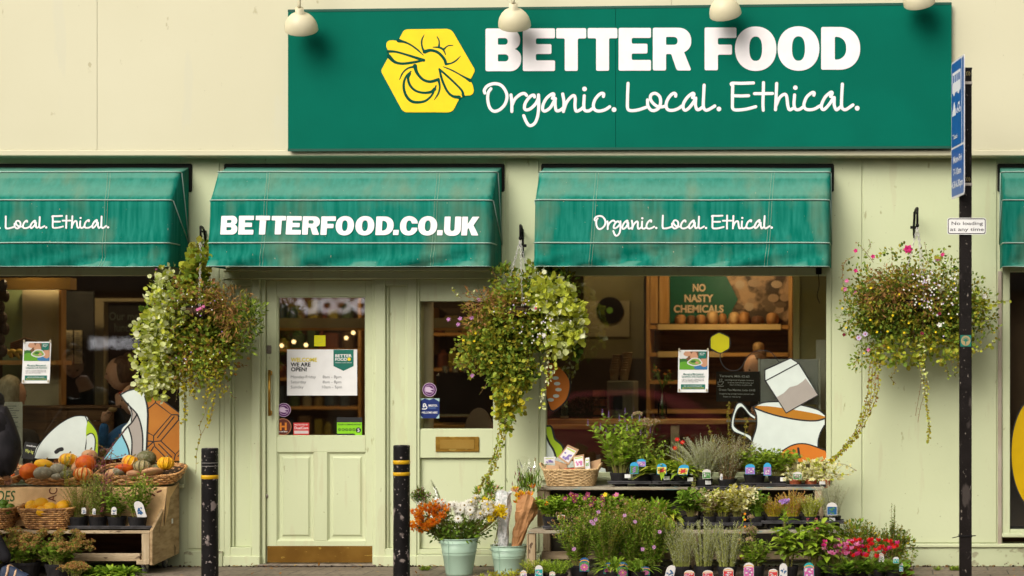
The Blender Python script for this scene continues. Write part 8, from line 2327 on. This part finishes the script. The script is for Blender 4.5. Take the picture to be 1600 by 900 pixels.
m = MB()
for k in range(18):
 h = P(random.gauss(766, 9), random.gauss(768, 8), -.52); m.tube([bk1 - UP * .2, bk1 + Vector((.08, .04, 0)), h], .002, 4, 2, cap=False)
 for j in range(7): m.leaf(h, UP * .5 + rvec(), rvec(), .034, .012, random.choice((9, 9, 6, 4)))
 for j in range(12): m.leaf(h + rvec() * .03 - UP * .03, rvec() + UP, rvec(), .05, .012, 4)
m.build('stems_and_heads', BM, t)
t = thing('bouquet', 'bunch in white patterned clear wrap at the left of the second bucket', 'bouquet', (bk2.x, bk2.y, .06), GBq)
m = MB()
for k in range(8): m.tube([bk2 - UP * .2, P(ru(772, 786), ru(835, 850), -.55), P(ru(776, 792), ru(790, 815), -.50)], .002, 4, 2, cap=False)
for k in range(60): m.leaf(P(ru(772, 790), ru(790, 830), -.48), rvec() + UP, rvec(), .04, .012, 4)
m.build('stems_and_heads', BM, t)
M_wrapw = mat('printed_wrap', (.74, .73, .72), (.50, .52, .50), rough=.35, scale=38, lo=.46, hi=.54)
cone('wrap', t, bk2 + Vector((-.03, -.05, -.05)), P(786, 772, -.50), .035, .062, M_wrapw, 18, .2)
m = MB()
for k in range(26): q = P(ru(770, 790), ru(833, 853), -.62); m.tube([q, q + rvec() * .03], .0012, 3)
m.build('wrap_tatters', flat('wrap_white', (.75, .74, .73)), t)
t = thing('bouquet', 'greens and orange blooms rolled in crumpled brown kraft paper', 'bouquet', (bk2.x + .05, bk2.y, .06), GBq)
cone('paper', t, P(806, 855, -.56), P(826, 782, -.50), .034, .088, mat('brown_wrap', (.44, .22, .09), (.34, .16, .06), rough=.65, scale=9, bump=.4, bscale=26), 22, .22, 14)
m = MB()
for k in range(420):
 h = P(random.gauss(824, 9), random.gauss(758, 9), -.50 + ru(-.05, .05)); m.leaf(h, Vector((ru(-.4, .4), ru(-.3, .3), 1)), rvec(), .05, .008, random.choice((4, 4, 3)) if k % 9 else 10)
for k in range(14): h = P(random.gauss(822, 7), random.gauss(776, 5), -.56); [m.leaf(h, UP + rvec() * .8, rvec(), .05, .024, random.choice((0, 9, 6))) for _ in range(7)]
m.build('stems_and_heads', BM, t)
cone('wrap', t, P(824, 765, -.48), P(822, 722, -.44), .05, .075, M_cell, 20, .2)

# ================================================================ fallen leaves and weeds at the foot of the wall
m = MB()
for k in range(420):
 x = ru(WX(-10), WX(1610)); y = -abs(random.gauss(0, .035)) - .03 if rnd() < .7 else ru(-.9, -.05)
 if WX(405) < x < WX(588) and y > -.06: continue
 m.leaf(Vector((x, y, ru(.004, .014))), Vector((ru(-1, 1), ru(-1, 1), ru(-.05, .25))), UP, ru(.02, .05), ru(.012, .03), 0)
o = m.build('fallen_leaves', leafmat('fallen_leaf', [(.30, .12, .03), (.42, .20, .04), (.20, .08, .03), (.50, .32, .06)]), origin=(0, 0, 0)); tag(o, 'brown and orange fallen leaves scattered along the foot of the shopfront', 'fallen leaves', kind='stuff')
m = MB()
for px in (1465, 1488, 1495, 176, 660, 668):
 rosette(m, P(px, 893, -.35) * Vector((1, 1, 0)) if False else Vector((P(px, 890, -.3).x, -.3, .0)), 26, .07, .006, (0,), 35, 85, .4, .02)
o = m.build('pavement_weeds', LM['mid'], origin=(0, 0, 0)); tag(o, 'small tufts of grass growing between the paving by the wall', 'weeds', kind='stuff')
m = MB()
for k in range(260): m.ball((ru(WX(-10), WX(1600)), -.012 - abs(random.gauss(0, .02)), .004), ru(.004, .012), n=5, rings=3)
o = m.build('dirt_line', mat('gutter_dirt', (.04, .028, .018), rough=1), origin=(0, 0, 0)); tag(o, 'dark dirt gathered in the joint between wall and paving', 'dirt', kind='stuff')
# ================================================================ people
def skin_body(name, parent, joints, bones, radii, bmats, mats, root):
 """joints: name -> (x,y,z); bones: (a,b,material index); one continuous surface grown over the skeleton"""
 names = list(joints)
 me = bpy.data.meshes.new(name + '_skeleton')
 me.from_pydata([joints[n] for n in names], [(names.index(a), names.index(b)) for a, b, _ in bones], [])
 ob = bpy.data.objects.new(name + '_tmp', me); col.objects.link(ob)
 mod = ob.modifiers.new('skin', 'SKIN')
 ly = me.skin_vertices[0].data if me.skin_vertices else None
 if ly is None:
  bpy.context.view_layer.objects.active = ob
  me.attributes.new('skin_vertices', 'FLOAT', 'POINT')
 for i_, n in enumerate(names):
  r = radii[n]; ly[i_].radius = r if isinstance(r, tuple) else (r, r); ly[i_].use_root = (n == root)
 sb_ = ob.modifiers.new('subd', 'SUBSURF'); sb_.levels = 2; sb_.render_levels = 2
 dg = bpy.context.evaluated_depsgraph_get(); dg.update()
 out = bpy.data.meshes.new_from_object(ob.evaluated_get(dg))
 out.name = name
 bpy.data.objects.remove(ob); bpy.data.meshes.remove(me)
 out.materials.clear()
 for x in mats: out.materials.append(x)
 segs = [(Vector(joints[a]), Vector(joints[b]), mi) for a, b, mi in bones]
 for p in out.polygons:
  c = p.center; best = (1e9, 0)
  for a, b, mi in segs:
   ab = b - a; t_ = max(0, min(1, (c - a).dot(ab) / max(1e-9, ab.length_squared))); d = (c - (a + ab * t_)).length
   if d < best[0]: best = (d, mi)
  p.material_index = best[1]; p.use_smooth = True
 return link_mesh(out, name, parent)
M_skin = mat('skin', (.58, .33, .22), (.52, .27, .17), rough=.5, scale=20)
M_hairb = mat('hair_brown', (.07, .03, .015), (.13, .06, .03), rough=.5, scale=50, stretch=(1, 1, .2), bump=.5, bscale=120)
M_hairg = mat('hair_grey', (.34, .29, .20), (.22, .18, .11), rough=.5, scale=50, stretch=(1, 1, .15), bump=.5, bscale=120)
M_hairr = mat('hair_fair', (.24, .14, .07), (.16, .09, .04), rough=.6, scale=60, stretch=(1, 1, .3), bump=.4)
M_jack = mat('jacket_black', (.010, .009, .010), (.018, .015, .017), rough=.55, scale=6, bump=.9, bscale=9, bstretch=(1, 1, .5), spec=.14)
M_trou = mat('trousers_dark', (.014, .013, .016), rough=.8, scale=8)
M_blue = mat('jumper_blue', (.06, .20, .50), (.05, .16, .42), rough=.8, scale=20, bump=.2)
M_darkc = flat('dark_clothes', (.02, .018, .018), .8)
def head(t, c, r, face, hair_m, style):
 """face: unit vector the person looks along; head ellipsoid with nose, eyes, mouth, ears; hair as its own child"""
 face = Vector(face).normalized(); side = face.cross(UP).normalized(); up = side.cross(face)
 rm = Matrix((side, face, up)).transposed()
 def fn(d, th, ph):
  q = 1.0
  f_ = d.y   # towards the face
  if f_ > .3 and d.z < 0: q -= .05 * (-d.z)
  q += .16 * math.exp(-((d.x / .10) ** 2 + ((d.z + .12) / .14) ** 2)) * (f_ > 0)       # nose
  q -= .05 * (math.exp(-(((d.x - .30) / .12) ** 2 + ((d.z - .06) / .10) ** 2)) + math.exp(-(((d.x + .30) / .12) ** 2 + ((d.z - .06) / .10) ** 2))) * (f_ > 0)
  q += .04 * math.exp(-((d.x / .22) ** 2 + ((d.z + .45) / .06) ** 2)) * (f_ > 0)        # lips
  q += .05 * math.exp(-((d.x / .25) ** 2 + ((d.z + .85) / .16) ** 2)) * (f_ > 0)        # chin
  return q
 m = MB(); m.ball((0, 0, 0), r * .80, r * .96, r * 1.22, 32, 26, 0, fn)
 for s_ in (-1, 1): m.ball((s_ * r * .80, -.02, -.01), .010, .018, .030, 8, 6)
 m.v = [tuple(rm @ Vector(v) + c) for v in m.v]; m.build('head', M_skin, t, smooth=True)
 m = MB()
 for s_ in (-1, 1): m.ball((s_ * r * .30, r * .84, r * .07), r * .11, r * .07, r * .08, 8, 6)
 m.v = [tuple(rm @ Vector(v) + c) for v in m.v]; m.build('eyes', flat('eye_dark', (.04, .025, .02), .2), t, smooth=True)
 m = MB(); m.ball((0, r * .90, -r * .50), r * .24, r * .06, r * .06, 10, 6); m.v = [tuple(rm @ Vector(v) + c) for v in m.v]; m.build('lips', flat('lips', (.42, .14, .11)), t, smooth=True)
 m = MB()
 def hf(d, th, ph): return 1 + .035 * noise.noise(d * 6) - (.30 if (d.y > .35 and d.z < .55) else 0) - (.12 if d.z < -.75 else 0)
 m.ball((0, -r * .26, r * .14), r * .93, r * .92, r * (1.20 if style != 'bob' else 1.35), 36, 24, 0, hf)
 if style == 'bun': m.ball((0, -r * .75, r * 1.15), r * .42, r * .42, r * .40, 16, 10, 0, lambda d, th, ph: 1 + .08 * noise.noise(d * 5))
 if style == 'bob': m.ball((0, -r * .35, -r * .35), r * .98, r * .80, r * .95, 24, 16, 0, lambda d, th, ph: 1 + .05 * noise.noise(d * 7))
 m.v = [tuple(rm @ Vector(v) + c) for v in m.v]; m.build('hair', hair_m, t, smooth=True)
 return rm
def hand(m, wrist, d, palm_n, curl=.6, s_=1.0):
 """palm, four unequal curled fingers and a thumb leaving the palm's side"""
 d = Vector(d).normalized(); n = Vector(palm_n).normalized(); w_ = d.cross(n).normalized(); n = w_.cross(d)
 m.tube([wrist, wrist + d * .03 * s_, wrist + d * .085 * s_], [.024 * s_, .034 * s_, .032 * s_], 10)
 for k, L in enumerate((.066, .074, .070, .056)):
  o_ = wrist + d * .082 * s_ + w_ * (.027 - .018 * k) * s_; p1 = o_ + (d * math.cos(curl * .6) + n * math.sin(curl * .6)) * L * .45 * s_; p2 = p1 + (d * math.cos(curl * 1.5) + n * math.sin(curl * 1.5)) * L * .33 * s_; p3 = p2 + (d * math.cos(curl * 2.2) + n * math.sin(curl * 2.2)) * L * .25 * s_
  m.tube([o_ - d * .02 * s_, o_, p1, p2, p3], [.0095 * s_, .0092 * s_, .0085 * s_, .0078 * s_, .0055 * s_], 8)
 o_ = wrist + d * .03 * s_ + w_ * .028 * s_; p1 = o_ + (d * .6 + w_ * .6 + n * .4) * .036 * s_; p2 = p1 + (d * .8 + n * .55) * .032 * s_
 m.tube([o_ - w_ * .01, o_, p1, p2], [.012 * s_, .012 * s_, .0105 * s_, .007 * s_], 8)

# ---- person outside at the left edge, leaning over the produce
PYo = -.92
t = thing('person', 'person in black jacket and dark trousers leaning over the carrots at the left edge', 'person', (P(-30, 0, PYo).x, PYo, 0))
q = lambda px, py, y=PYo: tuple(P(px, py, y))
J = {'pelvis': q(-62, 742, -1.05), 'waist': q(-52, 705, -1.02), 'chest': q(-32, 655, -.98), 'neck': q(-38, 612, -.94), 'skull': q(-42, 588, -.90),
  'shR': q(2, 648, -.96), 'elR': q(20, 700, -.98), 'wrR': q(2, 738, -.72), 'shL': q(-66, 640, -.96), 'elL': q(-84, 700, -.84), 'wrL': q(-60, 738, -.66),
  'hipR': q(-48, 752, -1.05), 'knR': q(-22, 822, -1.02), 'anR': q(14, 879, -.98), 'hipL': q(-76, 752, -1.05), 'knL': q(-88, 825, -1.08), 'anL': q(-92, 886, -1.0)}
bones = [('pelvis', 'waist', 0), ('waist', 'chest', 0), ('chest', 'neck', 0), ('neck', 'skull', 2), ('chest', 'shR', 0), ('shR', 'elR', 0), ('elR', 'wrR', 0), ('chest', 'shL', 0), ('shL', 'elL', 0), ('elL', 'wrL', 0),
   ('pelvis', 'hipR', 1), ('hipR', 'knR', 1), ('knR', 'anR', 1), ('pelvis', 'hipL', 1), ('hipL', 'knL', 1), ('knL', 'anL', 1)]
rad = {'pelvis': (.15, .12), 'waist': (.15, .12), 'chest': (.17, .13), 'neck': .065, 'skull': .06, 'shR': .085, 'elR': .078, 'wrR': .045, 'shL': .085, 'elL': .07, 'wrL': .045, 'hipR': .10, 'knR': .065, 'anR': .045, 'hipL': .10, 'knL': .065, 'anL': .045}
skin_body('body', t, J, bones, rad, None, [M_jack, M_trou, M_skin], 'pelvis')
head(t, P(-46, 568, -.86), .105, (.25, .6, -.55), M_hairb, 'bun')
m = MB(); hand(m, Vector(J['wrR']), (.1, .7, -.4), (0, .3, -1)); m.build('hand', M_skin, t, smooth=True)
m = MB(); hand(m, Vector(J['wrL']), (.2, .7, -.4), (0, .3, -1)); m.build('hand', M_skin, t, smooth=True)
# loose jacket skirt and hood folds
def blobm(c, rx, ry, rz, sd, n=26):
 m_ = MB(); m_.ball(c, rx, ry, rz, n, 18, 0, lambda d, th, ph: 1 + .14 * noise.noise(d * 2.4 + Vector((sd, 0, 0))) + .045 * abs(math.sin(ph * 3 + th * 6)) + .05 * noise.noise(d * 7)); return m_
m = blobm(P(8, 702, -.97), .105, .12, .21, 4);
m2 = blobm(P(-10, 668, -.98), .13, .13, .15, 8); m.add(m2.v, m2.f)
m.build('jacket_sleeve', M_jack, t, smooth=True)
m = blobm(P(-14, 628, -.93), .09, .10, .09, 2); m.build('hood', M_jack, t, smooth=True)
def shoe(an, dirx, lab=None):
 an = Vector(an); c0 = Vector((an.x, an.y, .0)); d = Vector(dirx).normalized(); s_ = d.cross(UP).normalized()
 prof = [(-.07, .035, .085, .03), (-.03, .04, .10, .035), (.03, .042, .088, .04), (.09, .048, .062, .044), (.14, .046, .046, .04), (.18, .03, .032, .026)]
 m = MB(); vs = []
 for a_, w_, h_, _ in prof:
  for k in range(10):
   an_ = math.pi * k / 9; vs.append(c0 + d * a_ + s_ * w_ * math.cos(an_) + UP * (.018 + h_ * math.sin(an_)))
 m.add(vs, [(i_ * 10 + k, i_ * 10 + k + 1, (i_ + 1) * 10 + k + 1, (i_ + 1) * 10 + k) for i_ in range(5) for k in range(9)] + [tuple(range(10)), tuple(range(59, 49, -1))])
 sh = m.build('shoe', flat('shoe_navy', (.02, .03, .06), .6), t, smooth=True)
 m = MB()
 for a_ in (.0, .075):
  w_ = .047; pts = [c0 + d * (a_ + .012 * math.sin(k)) + s_ * w_ * math.cos(math.pi * k / 9) + UP * (.020 + (.094 - a_ * .45) * math.sin(math.pi * k / 9)) for k in range(10)]
  m.tube(pts, .009, 6)
 m.build('strap', flat('shoe_tan', (.50, .32, .20), .6), sh, smooth=True)
 m = MB(); o_ = [(-.075, .03), (-.06, .04), (.03, .044), (.10, .052), (.15, .046), (.19, .02)]
 L = [(a_, w_) for a_, w_ in o_] + [(a_, -w_) for a_, w_ in reversed(o_)]
 m.shape([L], lambda u, v, h: c0 + d * u + s_ * v + UP * (.001 + h), .019); m.build('sole', flat('sole_orange', (.50, .14, .04), .6), sh)
shoe((J['anR'][0] + .02, -1.0, 0), (1, -.35, 0)); shoe(J['anL'], (.5, .8, 0))

# ---- people inside
IY = 1.15
t = thing('person', 'woman with brown hair in a bun and black top looking left behind the left window', 'person', P(190, 720, IY))
J = {'pelvis': q(200, 740, IY), 'chest': q(196, 668, IY), 'neck': q(192, 632, IY), 'skull': q(188, 612, IY), 'shR': q(160, 655, IY), 'elR': q(152, 700, IY), 'shL': q(228, 655, IY), 'elL': q(236, 705, IY)}
bones = [('pelvis', 'chest', 0), ('chest', 'neck', 0), ('neck', 'skull', 1), ('chest', 'shR', 0), ('shR', 'elR', 0), ('chest', 'shL', 0), ('shL', 'elL', 0)]
skin_body('body', t, J, bones, {'pelvis': (.15, .11), 'chest': (.16, .11), 'neck': .06, 'skull': .055, 'shR': .07, 'elR': .055, 'shL': .07, 'elL': .055}, None, [M_darkc, M_skin], 'pelvis')
head(t, P(187, 584, IY - .02), .118, (-.95, -.25, -.1), M_hairb, 'bun')
t = thing('person', 'person in blue jumper with a red headband raising food to the mouth', 'person', P(200, 740, .55))
J = {'pelvis': q(226, 745, .6), 'chest': q(218, 690, .58), 'neck': q(216, 660, .56), 'skull': q(212, 645, .56), 'shR': q(190, 672, .52), 'elR': q(160, 700, .40), 'wrR': q(163, 660, .36), 'shL': q(246, 675, .6), 'elL': q(255, 715, .6)}
bones = [('pelvis', 'chest', 0), ('chest', 'neck', 0), ('neck', 'skull', 1), ('chest', 'shR', 0), ('shR', 'elR', 0), ('elR', 'wrR', 0), ('chest', 'shL', 0), ('shL', 'elL', 0)]
skin_body('body', t, J, bones, {'pelvis': (.13, .10), 'chest': (.14, .10), 'neck': .055, 'skull': .05, 'shR': .068, 'elR': .052, 'wrR': .034, 'shL': .068, 'elL': .055}, None, [M_blue, M_skin], 'pelvis')
head(t, P(209, 625, .54), .108, (-.9, -.4, -.1), M_hairr, 'short')
m = MB(); c = P(209, 625, .54);
m.tube([c + Vector((.108 * math.cos(a_), .108 * math.sin(a_), .068 + .012 * math.cos(a_))) for a_ in [k * math.pi / 12 for k in range(25)]], .014, 6, cap=False); m.build('headband', flat('band_red', (.45, .05, .02)), t, smooth=True)
m = MB(); hand(m, Vector(J['wrR']), (.25, -.1, 1), (.8, .2, -.3), .9); m.build('hand', M_skin, t, smooth=True)
m = MB(); m.ball(P(176, 640, .34), .04, .03, .022, 10, 6); tag(m.build('pastry', flat('pastry', (.30, .18, .07))), 'small brown pastry held up by the person in the blue jumper', 'pastry')
t = thing('person', 'grey haired person in dark clothes seated with back turned behind the left poster', 'person', P(20, 760, .7))
J = {'pelvis': q(12, 760, .75), 'chest': q(12, 690, .72), 'neck': q(16, 655, .7), 'skull': q(18, 635, .7), 'shR': q(-24, 678, .72), 'elR': q(-30, 725, .72), 'shL': q(50, 678, .72), 'elL': q(56, 725, .72)}
skin_body('body', t, J, [('pelvis', 'chest', 0), ('chest', 'neck', 0), ('neck', 'skull', 1), ('chest', 'shR', 0), ('shR', 'elR', 0), ('chest', 'shL', 0), ('shL', 'elL', 0)], {'pelvis': (.15, .11), 'chest': (.16, .11), 'neck': .06, 'skull': .055, 'shR': .07, 'elR': .055, 'shL': .07, 'elL': .055}, None, [M_darkc, M_skin], 'pelvis')
head(t, P(19, 618, .7), .118, (.55, .8, -.1), M_hairg, 'bob')
t = thing('person', 'shop worker with reddish face and dark top behind the drinks chalkboard', 'person', P(1180, 700, 1.0))
J = {'pelvis': q(1190, 740, 1.05), 'chest': q(1188, 660, 1.02), 'neck': q(1184, 622, 1.0), 'skull': q(1182, 605, 1.0), 'shR': q(1158, 640, 1.0), 'elR': q(1170, 690, .92), 'wrR': q(1185, 640, .8), 'shL': q(1222, 645, 1.02), 'elL': q(1230, 700, 1.02)}
skin_body('body', t, J, [('pelvis', 'chest', 0), ('chest', 'neck', 0), ('neck', 'skull', 1), ('chest', 'shR', 0), ('shR', 'elR', 0), ('elR', 'wrR', 1), ('chest', 'shL', 0), ('shL', 'elL', 0)], {'pelvis': (.15, .11), 'chest': (.16, .11), 'neck': .06, 'skull': .055, 'shR': .065, 'elR': .045, 'wrR': .03, 'shL': .07, 'elL': .055}, None, [M_darkc, M_skin], 'pelvis')
head(t, P(1180, 578, 1.0), .112, (-.7, -.7, -.1), M_hairb, 'bun')
# small table with glasses and a vase behind the stickers of the left window
t = thing('cafe_table', 'brown cafe table behind the stickers of the left window', 'table', P(170, 860, .42))
m = MB(); a, b_ = P(120, 718, .30), P(250, 722, .30); m.bbox(a.x, b_.x, .24, .75, .74, .77, .005); m.build('tabletop', M_umber, t)
for x_ in (a.x + .04, b_.x - .04):
 for y_ in (.28, .70): m = MB(); m.box(x_ - .02, x_ + .02, y_ - .02, y_ + .02, .02, .739); m.build('leg', M_umber, t)
m = MB(); cc = Vector((P(166, 0, .3).x, .30, .771)); m.lathe([(.028, 0), (.04, .10), (.036, .10), (0, .09)], cc, 16)
t = thing('terracotta_pot', 'small terracotta pot with sprigs on the cafe table', 'pot', cc); m.build('pot', M_terr, t, smooth=True)
m = MB(); stems(m, cc + UP * .09, 8, .10, .05, .02, .007, .012, 50, (0,)); m.build('foliage', LM['mid'], t)
t = thing('table_posy', 'jar of yellow orange flowers in front of the person in the blue jumper', 'flowers', (P(197, 0, .28).x, .28, .771))
cc = Vector((P(197, 0, .28).x, .28, .771)); m = MB(); m.lathe([(.03, 0), (.032, .10), (.026, .12)], cc, 14); m.build('jar', M_vglass, t, smooth=True)
m = MB()
for k in range(26):
 h = cc + Vector((ru(-.06, .06), ru(-.04, .04), ru(.14, .30))); m.tube([cc + UP * .02, h], .0015, 3, 0, cap=False)
 for j in range(7): m.leaf(h, rvec() + UP * .4, rvec(), .03, .010, random.choice((0, 1, 1, 2)))
m.build('flowers', [LM['mid'], FM['yellow'], FM['orange']], t)
